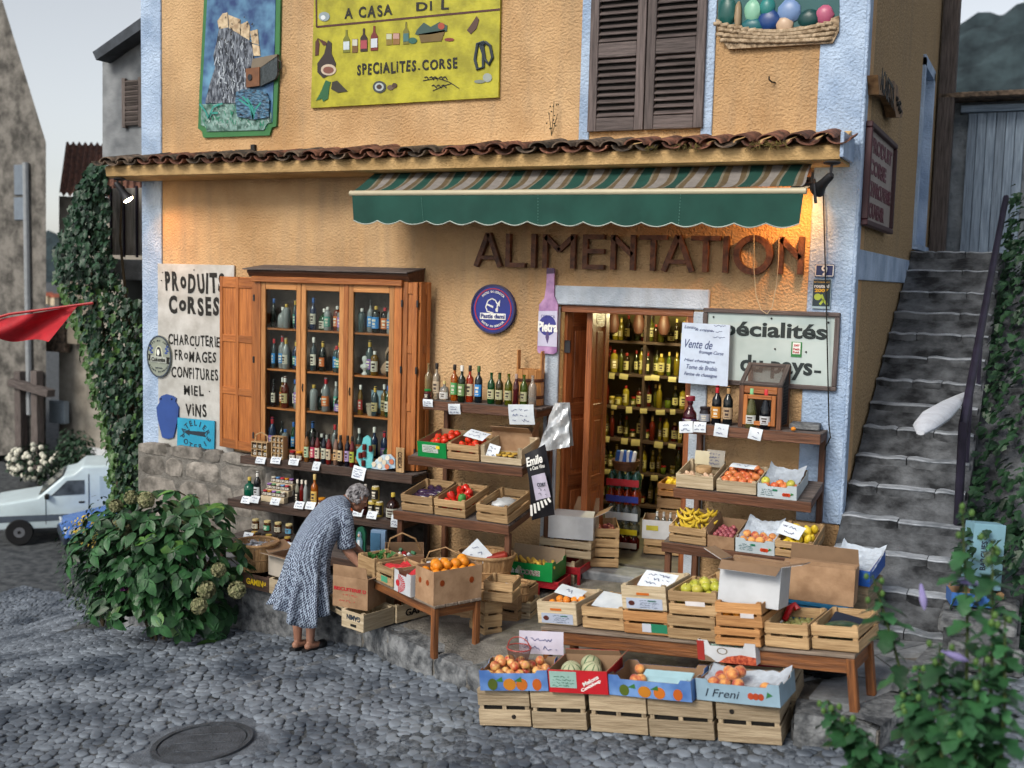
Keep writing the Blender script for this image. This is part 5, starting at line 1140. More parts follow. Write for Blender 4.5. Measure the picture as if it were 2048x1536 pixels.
# --- crates of the left rack: local frame tilted with the shelf
def shelf_xy(px, py, Yf): p = W(px, py, Yf); return p.x
def on_shelf(x, zf, yf, inset, tilt=T1): return Vector((x, yf + inset * math.cos(tilt), zf + .001 + inset * math.sin(tilt)))
def sh_x(p0, p1, Y): return W(*p0, Y).x, W(*p1, Y).x
yf, zf = -.72, MIDZ[1]
x0, x1 = sh_x((835, 913), (892, 918), yf)
t = carton(on_shelf(x0, zf, yf, .01), 0, x1 - x0, .46, .15, 'bright green fruit tray of red tomatoes on the left rack', C_('0a7a3a', .4), tilt=T1, name='tomato_tray', cat='tray')
bx('label', t, ((x1 - x0) * .45, -.003, .085), (.17, .002, .075), C_('b9c4bc'), 0); scribble(t, ((x1 - x0) * .45, -.004, .085), .15, .06, C_('39503f'), 4, 3, th=.004); bx('label_patch', t, ((x1 - x0) * .72, -.0045, .105), (.04, .002, .03), C_('d8c628'), 0)
heap(t, 'tomato', .02, x1 - x0 - .02, .05, .44, .05, .036, 'ripe red tomato heaped in the bright green tray', 'tomatoes in the green tray', 2, 2, .95)
x0, x1 = sh_x((894, 918), (957, 926), yf)
t = crate(on_shelf(x0, zf, yf, .01), 0, x1 - x0, .46, .155, 'slatted crate of red tomatoes between green tray and pale box', 'crate', T1)
heap(t, 'tomato', .03, x1 - x0 - .03, .06, .40, .04, .036, 'red tomato in the slatted crate beside the green tray', 'tomatoes in the slatted crate', 5, 2, .8)
card(t.matrix_world.translation if False else on_shelf((x0 + x1) / 2 + .03, zf + .19, yf, .22), .24, .13, 'white price sheet lying over the tomatoes in the slatted crate', (R(-65), R(6), R(-12)), 2)
x0, x1 = sh_x((961, 926), (1036, 934), yf)
t = crate(on_shelf(x0, zf, yf, .01), 0, x1 - x0 + .03, .42, .16, 'pale shallow-fronted crate of small jars at the right of the rack', 'pale crate', T1, ends='solid', ns=1, low_front=.075)
Mx = Matrix.Translation(t.location) @ t.rotation_euler.to_matrix().to_4x4()
for i in range(3):
    for j in range(2):
        bottle('smalljar', Mx @ Vector((.16 + .062 * i, .05 + .075 * j, .02)), '7a4a14', 'cfc7a6', 'c9a548', 'small gold-lidded jar standing in the pale shallow crate', 'jars in the pale shallow crate', rot=rg.uniform(0, 1))
card(Mx @ Vector((.1, .06, .1)), .11, .13, 'tilted white price card in the pale shallow crate', (R(-20), R(14), R(10)), 3)
t = carton(on_shelf(W(985, 900, -.35).x, zf, yf, .38), .12, .4, .2, .2, 'plain brown carton wedged behind the pale shallow crate', m_card, flaps=(('front', .11, R(50)), ('right', .1, R(20))), tilt=T1)
yf, zf = -.97, MIDZ[2]
for (p0, p1), lab in zip((((803, 1017), (865, 1028)), ((869, 1021), (931, 1030)), ((953, 1030), (1016, 1040))), ('slatted crate of aubergines low on the left rack', 'slatted crate of red peppers low on the left rack', 'slatted crate with a plastic bag low on the left rack')):
    x0, x1 = sh_x(p0, p1, yf); t = crate(on_shelf(x0, zf, yf, .005), 0, x1 - x0, .48, .165, lab, 'crate', T1)
    if 'auberg' in lab: heap(t, 'aubergine', .04, x1 - x0 - .04, .12, .42, .05, .042, 'glossy dark aubergine lying in a slatted crate', 'aubergines in the crate', 3, 1, 1, rot=lambda r: (PI / 2 + r.uniform(-.2, .2), 0, r.uniform(.6, 1.9)))
    if 'pepper' in lab:
        heap(t, 'pepper', .03, x1 - x0 - .03, .06, .42, .05, .042, 'shiny red pepper in the slatted crate', 'red peppers in the crate', 4, 2, .85)
        fruit('green_pepper', (Matrix.Translation(t.location) @ t.rotation_euler.to_matrix().to_4x4()) @ Vector((.24, .1, .15)), 'single green pepper among the red peppers', None, rg)
    if 'bag' in lab:
        mb = MB(); Mx = Matrix.Translation(t.location) @ t.rotation_euler.to_matrix().to_4x4(); c0 = Mx @ Vector(((x1 - x0) / 2, .25, .1))
        mb.ball((0, 0, 0), (.11, .17, .05), 16, 10, jit=.16, rn=rg); tag(mb.build('plastic_bag', mat('milky plastic', (.50, .52, .53), .3, .15, 12, .5, 25), smooth=True, loc=c0, ang=80), 'crumpled milky plastic bag in the rightmost low crate', 'bag')
# --- wide oval basket and crates under the left rack are set with the floor goods
# --- right rack
yf, zf = -.4, RZ[0]; q = sy(1320, 720, 3.84)
wines = [('decanter', 222, '5a1226', '4a3a5a', '8a2a3a', 'dark red decanter with pink paper cap', False), ('jar', 338, '1a1014', '8a8f9a', '22181c', 'large dark jam jar', True), ('wine', 425, '10141c', 'c9852a', 'b5222a', 'dark wine bottle with yellow label and red capsule', True), ('wine', 512, '141c1e', 'b39a7c', 'b08a5a', 'dark wine bottle with tan illustrated label', True), ('burgundy', 702, '8a8a50', 'c6c8c4', '7fc08a', 'pale wine bottle with green capsule', False), ('burgundy', 812, '0c1018', 'c6c8cc', 'c22a30', 'dark wine bottle with oval white label and red capsule', True)]
for k, x, g, l, c, ad, dk in wines:
    p = q(x, 490, -.3); bottle(k, (p.x, -.33 if x > 600 else -.28, zf + .001), g, l, c, ad + ' on the right rack', None, 1.12 if k in ('wine', 'burgundy') else 1.35 if k == 'jar' else 1.15, dark=dk)
# wire-fronted food safe
a = W(1478, 845, -.3); b = W(1563, 855, -.3); t = thing('food_safe', 'small brown wooden cabinet with sloping wire mesh lid and glazed door', 'cabinet', (a.x, -.34, zf))
w, d, h = b.x - a.x, .32, .36
for x, y in ((.02, .02), (w - .02, .02), (.02, d - .02), (w - .02, d - .02)): bx('post', t, (x, y, (h if y < .1 else h + .16) / 2), (.04, .04, h if y < .1 else h + .16), 'rack', .003)
bx('base', t, (w / 2, d / 2, .015), (w - .085, d - .01, .03), 'rack', .003); bx('back_board', t, (w / 2, d - .006, h / 2 + .06), (w - .085, .01, h + .1), 'shelf dark', 0); bx('side_board', t, (.006, d / 2, h / 2), (.01, d - .085, h), 'rack', 0)
bx('top_rail', t, (w / 2, .012, h - .03), (w - .085, .024, .06), 'cabinet', .003)
mb = MB()
for k in range(22): mb.tube([(w - .008, .04 + (d - .08) * k / 21, .03), (w - .008, .04 + (d - .08) * k / 21, h + .14 * k / 21)], .0014, 4)
for k in range(14): mb.tube([(w - .008, .04, .03 + h * k / 14), (w - .008, d - .04, .03 + h * k / 14)], .0014, 4)
mb.build('side_mesh', m_dm, t)['kind'] = 'stuff'
lid = obj('lid', None, t, (0, .0, h + .004), (math.atan2(.16, d - .03), 0, 0)); L = math.hypot(.16, d - .03)
for x in (.018, w - .018): bx('lid_bar', lid, (x, L / 2, .012), (.036, L, .024), 'weathered', .003)
for y in (.018, L - .018): bx('lid_bar', lid, (w / 2, y, .012), (w - .074, .036, .024), 'weathered', .003)
mb = MB()
for k in range(30): mb.tube([(.036 + (w - .072) * k / 29, .03, .01), (.036 + (w - .072) * k / 29, L - .03, .01)], .0013, 4)
for k in range(24): mb.tube([(.03, .03 + (L - .06) * k / 23, .01), (w - .03, .03 + (L - .06) * k / 23, .01)], .0013, 4)
mb.build('wire_mesh', mat('rusty mesh', (.16, .12, .10), .6, .3), lid)['kind'] = 'stuff'
dd = obj('door', None, t, (.045, -.012, .03)); dw, dh = w - .09, h - .1
for x in (.018, dw - .018): bx('stile', dd, (x, 0, dh / 2), (.036, .022, dh), 'cabinet', .003)
for z0 in (.018, dh - .018): bx('rail', dd, (dw / 2, 0, z0), (dw - .074, .022, .036), 'cabinet', .003)
bx('pane', dd, (dw / 2, .004, dh / 2), (dw - .07, .003, dh - .07), glass_mat(), 0)
p = W(1628, 868, -.3); tag(bx('stone_slab', None, (W(1610, 852, -.15).x, -.13, zf + .03), (.25, .2, .05), m_kerb, .01, (0, 0, .1)), 'rough grey slab of stone on the end of the right rack shelf', 'stone')
p = W(1587, 856, -.34); fruit('clementine', (p.x, -.34, zf + .022), 'single small orange left on the top shelf of the right rack', None, rg, .75)
for i, (x, y, w, h, lab) in enumerate(((200, 515, .12, .1, 'white price card under the dark red decanter'), (305, 515, .11, .09, 'white price card under the dark jam jar'), (470, 540, .12, .11, 'white price card under the yellow-labelled wine'), (732, 568, .11, .1, 'white price card under the pale green-capped wine'))):
    card(q(x, y, -.44), w, h, lab, (R(-10), R(-6 + 5 * i), R(4)), 2)
yf, zf = -.65, RZ[1]
x0, x1 = sh_x((1352, 971), (1426, 980), yf); t = crate(on_shelf(x0, zf, yf, .0), 0, x1 - x0, .44, .125, 'pale wooden crate of eggs and cheese on the right rack', 'pale crate', T1, ends='solid', ns=1)
heap(t, 'egg', .03, .14, .06, .2, .06, .022, 'brown egg in the pale crate on the right rack', 'eggs in the pale crate', 2, 1); heap(t, 'egg', .2, x1 - x0 - .03, .05, .2, .06, .022, 'brown egg in the pale crate on the right rack', 'eggs in the pale crate', 3, 1)
Mx = Matrix.Translation(t.location) @ t.rotation_euler.to_matrix().to_4x4(); fruit('cheese', Mx @ Vector((.17, .27, .07)), 'round brown cheese in the pale egg crate', None, rg, 1, (.1, 0, 0))
card(Mx @ Vector((.24, .4, .16)), .16, .15, 'grey printed card at the back of the egg crate', (R(-8), 0, 0), 4, m=C_('8f8a80')); card(Mx @ Vector((.12, .4, .16)), .13, .12, 'blank cream card at the back of the egg crate', (R(-8), 0, 0), 1, m=C_('c9bfa0'), writing=False)
x0, x1 = sh_x((1433, 981), (1512, 991), yf); t = crate(on_shelf(x0, zf, yf, .0), 0, x1 - x0, .46, .11, 'pale wooden crate of red apples on the right rack', 'pale crate', T1, ends='solid', ns=1)
heap(t, 'apple', .015, x1 - x0 - .015, .02, .44, .06, .0375, 'red and yellow apple in the pale crate on the right rack', 'apples in the pale crate', 6, 1)
card((Matrix.Translation(t.location) @ t.rotation_euler.to_matrix().to_4x4()) @ Vector((.16, .26, .165)), .22, .09, 'white slip lying on the red apples', (R(-75), 0, R(-8)), 1)
m_bw = mat('pale blue printed card', (.45, .52, .56), .6, .1, 5)
def print_tray(t, w, h, seed, fruitcol='c2401c'):
    scribble(t, (w * .28, -.002, h * .5), w * .4, h * .6, C_('5a7a80'), 4, seed, th=.005); bx('print_patch', t, (w * .45, -.003, h * .72), (w * .12, .002, h * .16), C_('1f7a5a'), 0)
    for k in range(3): mb = MB(); poly(mb, disc(w * (.68 + .06 * k), h * .4, h * .15), -.004, 0); mb.build('printed_fruit', C_(fruitcol), t)
    mb = MB(); poly(mb, [(w * .84, h * .36), (w * .93, h * .5), (w * .86, h * .6)], -.0045, 0); mb.build('printed_leaf', C_('2f7a3a'), t)
x0, x1 = sh_x((1515, 991), (1593, 1001), yf); t = carton(on_shelf(x0, zf, yf, .0), 0, x1 - x0, .46, .10, 'pale blue printed tray of mixed apples on the right rack', m_bw, tilt=T1, name='apple_tray', cat='tray', raise_=.02); print_tray(t, x1 - x0, .1, 4)
heap(t, 'apple', .015, x1 - x0 - .015, .02, .2, .05, .0375, 'red apple in the pale blue tray on the right rack', 'apples in the pale blue tray', 8, 1, .8); Mx = Matrix.Translation(t.location) @ t.rotation_euler.to_matrix().to_4x4()
fruit('green_apple', Mx @ Vector((.05, .07, .12)), 'yellow apple at the left of the pale blue tray', None, rg); fruit('green_apple', Mx @ Vector((.26, .05, .12)), 'green apple at the right of the pale blue tray', None, rg)
def liner(t, w, d, z0, label, seed, col=(.48, .54, .62)):
    rn = random.Random(seed); mb = MB(); mb.grid(lambda u, v: (.008 + (w - .016) * u, .01 + (d - .02) * v, z0 + .02 * rn.random() + .05 * (abs(2 * u - 1) ** 4) + .06 * v ** 4), 12, 12); return mb.build('liner', mat('crumpled tissue', col, .6, .12, 14, .4, 30), t, True, ang=20)
liner(t, x1 - x0, .46, .05, '', 3)
yf, zf = -.92, RZ[2]
x0, x1 = sh_x((1338, 1085), (1412, 1091), yf); t = crate(on_shelf(x0, zf, yf, .0), 0, x1 - x0, .46, .15, 'slatted crate of bananas at the bottom left of the right rack', 'crate', T1)
Mx = Matrix.Translation(t.location) @ t.rotation_euler.to_matrix().to_4x4()
for i in range(15):
    k = i % 5; fruit('banana', Mx @ Vector((.05 + .055 * k + rg.uniform(-.01, .01), .1 + .12 * (i // 5), .09 + .012 * (i % 3) + .015 * (i // 5))), 'ripe yellow banana in the slatted crate', 'bananas in the crate', rg, 1.1, (rg.uniform(-.25, .25), rg.uniform(-.2, .2), R(-35) + rg.uniform(-.4, .4)))
x0, x1 = sh_x((1415, 1091), (1468, 1098), yf); t = carton(on_shelf(x0, zf, yf, .0), 0, x1 - x0, .44, .11, 'plain brown carton of purple plums on the right rack', m_card, tilt=T1, name='plum_carton', flaps=(('left', .06, R(20)),))
heap(t, 'plum', .012, x1 - x0 - .012, .02, .3, .05, .021, 'small purple plum in the brown carton', 'plums in the brown carton', 4, 2, .9)
x0, x1 = sh_x((1471, 1100), (1549, 1108), yf); t = carton(on_shelf(x0, zf, yf, .0), 0, x1 - x0, .46, .10, 'pale blue printed tray of nectarines low on the right rack', m_bw, tilt=T1, name='nectarine_tray', cat='tray', raise_=.02); print_tray(t, x1 - x0, .1, 9)
heap(t, 'peach', .015, x1 - x0 - .015, .02, .2, .055, .034, 'dark red nectarine in the low pale blue tray', 'nectarines in the low tray', 8, 1, .75, .92); liner(t, x1 - x0, .46, .05, '', 5)
x0, x1 = sh_x((1550, 1105), (1626, 1113), yf); t = crate(on_shelf(x0, zf, yf, .0), 0, x1 - x0, .47, .14, 'slatted crate of lemons at the bottom right of the right rack', 'crate', T1)
heap(t, 'lemon', .03, x1 - x0 - .02, .05, .4, .05, .034, 'yellow lemon in the slatted crate on the right rack', 'lemons in the crate', 4, 2, .8)
card((Matrix.Translation(t.location) @ t.rotation_euler.to_matrix().to_4x4()) @ Vector((.1, .12, .19)), .2, .13, 'white price sheet propped on the lemons', (R(-50), R(8), R(-15)), 2)

# --- glazed cabinet: bottles and curios
gc = ['16201c', '3a4a50', '1f4a2a', '6a2a1a', '8a8f90', '2a3a5a', '9aa0a0', '7a5a20', '201a1a', '4a5a5a']; lc = ['c9c4b4', 'a8322c', '2f7fc0', 'd8d2c2', '3f8a7a', 'b9a878', 'c86a30', '8f6ab0']; cc_ = ['d8d6d0', 'b3232c', '1a1714', 'c9a548', '2f5fa0', 'e0ddd6']
lev = [(CSH[0], 'top'), (CSH[1], 'second'), (CSH[2], 'third'), (CZ0 + .026, 'bottom')]
for b_, (gx, gw) in enumerate(glassx):
    bay = ('left', 'middle', 'right')[b_]
    for li, (z0, ln) in enumerate(lev):
        n = 5
        for i in range(n):
            x = gx - gw / 2 + gw * (i + .5) / n + rg.uniform(-.012, .012); y = CY + .065 + (i % 2) * .05 + rg.uniform(0, .02)
            if (b_, li, i) in ((2, 1, 0), (2, 1, 3), (2, 2, 1), (1, 1, 2)): continue
            k = rg.choice(('wine', 'spirit', 'slim', 'square', 'square', 'flask', 'wine')); s = (rg.uniform(1.0, 1.18) if k not in ('flask',) else 1.25) * (.92 if k == 'spirit' else 1)
            bottle(k, (x, y, z0), rg.choice(gc), rg.choice(lc) if rg.random() < .85 else None, rg.choice(cc_), 'old bottle behind glass, %s cabinet bay, %s shelf, %s' % (bay, ln, ordl(i)), 'bottles in the glazed cabinet', s, rg.uniform(-.3, .3), dark=True)
gx, gw = glassx[2]
t = tag(MB().lathe([(.035, 0), (.035, .012), (.014, .03), (.018, .045), (.05, .075), (.046, .1), (.02, .112), (.018, .125), (.03, .145), (.033, .165), (.024, .188), (.0, .195)], 14, sy=.7).build('plaster_bust', C_('c9ccc8', .6), smooth=True, loc=(gx - gw * .3, CY + .08, CSH[1])), 'small white plaster bust on the second cabinet shelf', 'bust')
tag(MB().lathe([(.03, 0), (.07, .03), (.08, .07), (.06, .115), (.028, .15), (.022, .18), (.035, .215), (.03, .25), (.012, .29), (.0, .3)], 14).build('dried_gourd', mat('gourd skin', (.30, .2, .13), .6, .3), smooth=True, loc=(gx + gw * .3, CY + .12, CSH[1])), 'brown dried gourd on the second cabinet shelf at right', 'gourd')
tag(MB().lathe([(.035, 0), (.045, .04), (.05, .09), (.042, .1), (.055, .105), (.055, .125), (.0, .13)], 14).build('stoneware_pot', mat('stoneware', (.36, .3, .22), .5, .2), smooth=True, loc=(gx - gw * .1, CY + .08, CSH[2])), 'lidded beige stoneware pot on the third cabinet shelf', 'pot')
t = thing('small_picture', 'small framed blue seascape picture in the cabinet, third shelf', 'picture', (gx + .01, CY + .2, CSH[2])); bx('frame', t, (0, 0, .13), (.26, .012, .24), C_('7d97a6'), .003); bx('picture', t, (0, -.008, .13), (.22, .004, .2), mat('blue seascape', '2f6f9a', .4, .3, 9, col2='a9c0c4'), 0)
gx, gw = glassx[1]; tag(MB().lathe([(.03, 0), (.034, .03), (.028, .09), (.036, .14), (.03, .2), (.012, .25), (.0, .255)], 10, sy=.4).build('carved_figure', C_('9c5a40', .6), smooth=True, loc=(gx + gw * .15, CY + .14, CSH[1])), 'terracotta coloured carved figure in the middle cabinet bay', 'figurine')
# ================================================================== SHELVES UNDER THE CABINET
q = sy(460, 860, 5.12); z1_, z2_, z3_ = LZ[0] + .001, LZ[1] + .001, LZ[2] + .001
# wooden jar baskets
def jar_box(P, w, d, h, cols, rows, label, seed, handle):
    rn = random.Random(seed); t = thing('jar_rack', label, 'rack', P)
    for k in range(rows + 1): bx('shelf', t, (w / 2, d / 2, .004 + (h - .008) * k / rows), (w, d, .008), 'crate', .001)
    for k in range(cols + 1): bx('upright', t, (.004 + (w - .008) * k / cols, d / 2, h / 2), (.008, d - .002, h - .018), 'crate', .001)
    if handle: mb = MB(); mb.tube([(w * .1, d / 2, h), (w * .15, d / 2, h + .07), (w * .5, d / 2, h + .1), (w * .85, d / 2, h + .07), (w * .9, d / 2, h)], .008, 6); mb.build('handle', wood('crate', 'x'), t, True)
    for i in range(cols):
        for j in range(rows):
            p = P + Vector((w * (i + .5) / cols, d * .45, .009 + (h - .008) * j / rows)); s = min((w / cols - .012) / .058, (h / rows - .012) / .064)
            bottle('smalljar', p, rn.choice(('5a2a14', '8a4a1a', '3a1414', '6a5a2a')), 'd8d4c6', rn.choice(('c9a548', '2a2320', 'd8d2c0')), 'miniature jar in the ' + label.split(' standing')[0].split(' with')[0], 'miniature jars in wooden racks ' + str(seed), s)
jar_box(Vector((q(240, 270, -.36).x, -.4, z1_)), .21, .09, .16, 3, 2, 'small wooden handled jar basket with round jars at the left end', 1, True)
jar_box(Vector((q(445, 280, -.36).x, -.4, z1_)), .155, .08, .24, 3, 4, 'wooden lattice rack of tiny jars standing beside the jar basket', 2, False)
for x, lid, lab in ((642, 'a3202a', 'small jam jar with red lid on the upper plank shelf'), (712, 'd08a20', 'honey jar with orange cloth lid on the upper plank shelf')): p = q(x, 280, -.36); bottle('jar', (p.x, -.36, z1_), '5a1a14' if x < 700 else '9a5a14', 'd8d2c6', lid, lab, s=.95)
for i, (x, g, l) in enumerate(((785, '8a5a2a', 'a9c4a0'), (838, '301418', 'b83a5a'), (895, '6a1c18', 'd2c8b4'), (950, '1c2430', 'b9bca8'), (1010, '7a1a16', 'd2c4a8'), (1072, '8a6a5a', 'c0a078'), (1130, '1a1414', 'cdb890'), (1190, '141828', 'b09ac8'), (1250, '6a1a1c', 'b8c04a'))):
    p = q(x, 330, -.36); bottle('slim', (p.x, -.36 + .02 * (i % 2), z1_), g, l, '17130f', 'slim black-capped syrup bottle on the upper plank shelf, %s' % ordl(i), 'syrup bottles in a row', 1.08, dark=True)
def board_from(px_pts, Y, th, name, label, col, cat, loc): 
    t = thing(name, label, cat); mb = MB(); poly(mb, [(lambda p: (p.x, p.z))(q(a, b, Y)) for a, b in px_pts], Y, Y + th); mb.build('panel', col, t); return t
t = board_from(((1300, 200), (1350, 150), (1365, 80), (1405, 55), (1440, 90), (1440, 160), (1465, 220), (1450, 390), (1340, 390), (1290, 290)), -.36, .02, 'souvenir_board', 'turquoise wavy souvenir frame set with tiny jars', C_('5fb0b4', .4), 'souvenir', None)
for a, b in ((1375, 175), (1375, 250), (1335, 260), (1365, 340), (1440, 190)): p = q(a, b, -.375); MB().lathe([(.02, -.03), (.022, 0), (.02, .03), (.0, .03)], 8).build('mini_jar', C_('5a1a14', .3), t, True, p)
settle(t, q(1370, 390, -.36))
t = board_from(((1455, 360), (1500, 300), (1560, 255), (1640, 250), (1690, 300), (1690, 390), (1560, 410), (1450, 395)), -.37, .015, 'magnet_board', 'flat blue-white board carrying round magnets', mat('blue glazed board', '6f98b8', .35, .2, 9, col2='c4d2da'), 'souvenir', None)
for k, (a, b) in enumerate(((1540, 300), (1615, 285), (1655, 325), (1475, 350), (1535, 370), (1610, 375), (1580, 330))): p = q(a, b, -.374); mb = MB(); poly(mb, disc(0, 0, .026), -.006, .0); mb.build('magnet', C_(('d8cdb8', 'e0dcd0', 'c9785a')[k % 3], .4), t, loc=p)
settle(t, q(1570, 410, -.37))
t = thing('wooden_plaque', 'narrow pale wooden plaque with dark vertical lettering on the upper shelf', 'plaque', q(1742, 435, -.36)); bx('panel', t, (0, 0, .125), (.095, .02, .25), 'crate', .004); text(t, 'CORSICA', (0, -.012, .125), .17, .045, C_('2a1a12'), .03, roll=-PI / 2)
for i, (x, y, lab) in enumerate(((315, 310, 'the jar basket'), (470, 310, 'the lattice jar rack'), (655, 325, 'the red-lidded jar'), (885, 370, 'the middle of the syrup bottles'))): card(q(x, y, -.46), .12 if i < 3 else .085, .075 if i < 3 else .095, 'white price card curling from the shelf under ' + lab, (R(-28), 0, R(4)), 2)
card(q(1320, 440, -.46), .15, .13, 'larger white card hanging under the turquoise frame', (R(-10), R(8), 0), 4)
# second plank
for x, k, g, l, c, lab, s in ((200, 'flask', '0f5a44', None, 'b8a24a', 'dark green liqueur bottle', 1.3), (280, 'wine', '16181c', 'c6ccd0', 'd8d8d2', 'dark bottle with big white label', 1.0), (690, 'slim', '8a8a7a', '1a1814', 'd8d2c4', 'slim clear bottle', .92), (735, 'slim', '6a1612', None, 'd8d2c4', 'slim red bottle', .92), (775, 'slim', '9aa0a0', None, 'd8d2c4', 'slim pale bottle', .92), (865, 'spirit', 'a85a14', 'c9a85a', 'c9b070', 'tall amber muscat bottle', 1.02), (1320, 'slim', '8a8684', None, 'b9b4ac', 'slim bottle of beads', 1.05), (1385, 'slim', '3a1418', None, 'b9b4ac', 'slim dark red bottle', 1.05), (1670, 'flask', '2a1410', 'a9aaa0', 'c9b04a', 'round dark liqueur bottle with oval label', 1.45)):
    p = q(x, 740, -.52); bottle(k, (p.x, -.52, z2_), g, l, c, lab + ' on the second plank shelf', None, s, dark=True)
t0 = q(350, 700, -.5)
t = thing('jar_display', 'stepped card display packed with tiny coloured jars on the second plank', 'display', (t0.x, -.56, z2_))
for k in range(3): bx('tier', t, (.15, .04 + .07 * k, .03 + .06 * k), (.30, .07, .06 + .0 * k), C_('c9b89a', .7), .002)
jc = ['b83a4a', 'd08a20', '8f6ab0', '5a9a6a', 'd8d2c0', '5f8fc0']
for k in range(3):
    for i in range(5): bottle('smalljar', (t0.x + .03 + .058 * i, -.52 + .07 * k, z2_ + .061 + .06 * k), '6a2418', 'd8d4c8', jc[(i + k * 2) % 6], 'tiny coloured-lid jar on the stepped display, %s tier, %s' % (('front', 'middle', 'back')[k], ordl(i)), 'tiny jars on the stepped display', .88)
for x, lab in ((940, 'left'), (1022, 'right')): p = q(x, 760, -.52); bottle('jar', (p.x, -.52, z2_), '8a4a14', 'd8cfc8', 'd08a20', 'honey jar with orange cloth cap behind the woman, %s of two' % lab, s=1.05)
p = q(1242, 720, -.5); bottle('jar', (p.x, -.5, z2_ + .0), '8a3a12', 'b8562a', 'd8d2c4', 'tall amber jar with white lid right of the woman', s=1.35)
for x, dz, lab in ((1455, 0, 'lower left'), (1530, 0, 'lower right'), (1488, .15, 'topmost')): p = q(x, 830, -.52); bottle('can', (p.x, -.52, z2_ + dz), 'b09a4a', '1c1814', 'c9c4b0', 'gold drink can with black print, %s of three stacked' % lab, s=1.2, opaque=True)
p = q(1745, 850, -.5); bottle('smalljar', (p.x, -.55, z2_), '1a6a3a', 'c9d8c0', '2f8a4a', 'tiny green bottle at the right end of the second plank', s=1.3)
for i, (x, y) in enumerate(((165, 715), (255, 710), (465, 730), (710, 768), (825, 775), (1310, 845), (1455, 870))): card(q(x, y, -.66), .11, .08, 'white price card on the second plank edge, %s' % ordl(i), (R(-32), 0, R(3)), 2)
card(q(1697, 935, -.66), .105, .12, 'square white price card with big figures near the dark liqueur', (R(-8), 0, 0), 3)
# third plank: honey jars in two layers
for i, x in enumerate((195, 250, 300, 360, 410, 470, 530, 590)): p = q(x, 1090, -.72); bottle('jar', (p.x, -.74 + .02 * (i % 2), z3_), ('6a3a14', '8a2a14', '7a5a2a')[i % 3], ('cfc7b0', 'c9c4b8', '3f8a6a', 'c4b8cc')[i % 4], ('2a2320', 'b89a4a', '2a2320')[i % 3], 'honey jar in the lower layer of the third plank, %s' % ordl(i), 'honey jars lower layer', .95)
for i, (x, l) in enumerate(((250, 'cfcab8'), (370, '3f9a78'), (480, 'c9c4b0'), (592, '5fa0c4'))): p = q(x, 970, -.68); bottle('jar', (p.x, -.66, z3_ + .108), '7a4a1a', l, 'c9b884', 'honey jar stacked on the lower layer, %s' % ordl(i), 'honey jars upper layer', 1.05)
for i, (x, y) in enumerate(((185, 1090), (510, 1175), (575, 1190))): card(q(x, y, -.86), .11, .085, 'white price card on the lowest plank edge, %s' % ordl(i), (R(-25), 0, R(5)), 2)
for x, c, lab, arch in ((1200, '4a4a8a', 'souvenir plaque of a blue robed figure beside the woman', 1), (1335, '6a8a9a', 'souvenir plaque of a pale seated figure', 1)):
    t = thing('souvenir_plaque', lab, 'plaque', q(x, 1245, -.7)); mb = MB(); mb.prism([(-.055, 0), (.055, 0), (.055, .19), (.035, .235), (0, .25), (-.035, .235), (-.055, .19)], 0, .025); mb.build('backing', C_('14503c', .4), t)
    mb = MB(); mb.lathe([(.04, 0), (.034, .05), (.04, .1), (.02, .14), (.024, .165), (.015, .19), (0, .195)], 12, sy=.45); mb.build('figure', C_(c, .4), t, True, (-.005, -.012, .008)); MB().ball((-.005, -.022, .165), (.013, .01, .017), 8, 6).build('face', C_('c9a890'), t, True); bx('robe_front', t, (-.005, -.024, .07), (.03, .012, .1), C_('d0d4d8'), .005)
t = thing('souvenir_box', 'pale blue boxed souvenir set standing beside the plaques', 'box', q(1440, 1250, -.7)); bx('box', t, (.075, .03, .11), (.15, .06, .23), C_('7f9cbc', .4), .004, (0, 0, .25)); bx('window', t, (.06, -.012, .115), (.1, .004, .17), C_('4f7898', .2), .001, (0, 0, .25))

# ================================================================== FLOOR GOODS
PZ = .425
def crate_z(p0, p1, zz, d, h, label, kind='crate', **k): A, r, w = on_z(p0, p1, zz); return crate((A.x, A.y, zz), r, w, d, h, label, kind, **k)
def printed(t, s, w, h, col=K_black, side='front', d=.3, cx=.5, hh=.4):
    if side == 'front': text(t, s, (w * cx, -.0015, h * .52), w * .6, h * hh, col, .03)
    else: text(t, s, (w + .0015, d * .5, h * .52), d * .6, h * hh, col, .03, rot=(PI / 2, 0, PI / 2))
def slot(t, x, z0, w_=.1): bx('hand_hole', t, (x, -.001, z0), (w_, .006, .022), K_black, 0)
# Le Gamin crates along the terrace wall
A, r, w = on_z((482, 1172), (537, 1186), .44); t = crate((A.x, A.y, .43), r, w, .3, .15, 'dark printed crate reading LE GAMIN in yellow beside the hydrangea', 'shelf dark', ends='solid', ns=1); printed(t, 'GAMIN', w, .15, C_('d8b820')); text(t, 'LE', (w * .86, -.0015, .085), .03, .03, C_('d8b820'), .02)
A, r, w = on_z((538, 1186), (600, 1200), .44); t = crate((A.x, A.y, .43), r, w, .3, .15, 'pale crate with black print behind the woman', 'pale crate', ends='solid', ns=1); printed(t, 'LE G', w, .15, K_ink)
A, r, w = on_z((660, 1228), (682, 1240), PZ); t = crate((A.x - .1, A.y + .1, PZ), r, .3, .3, .14, 'pale slotted crate half hidden behind the woman\'s skirt', 'pale crate', ends='solid', ns=1); slot(t, .22, .07)
A, r, w = on_z((683, 1254), (727, 1268), PZ); t = crate((A.x, A.y, PZ), r, w, .36, .16, 'pale crate printed NIMAG upside down under the carton', 'pale crate', ends='solid', ns=1); text(t, 'GAMIN', (w * .55, -.0015, .11), w * .62, .045, K_ink, .03, roll=PI); slot(t, w * .55, .045, .07)
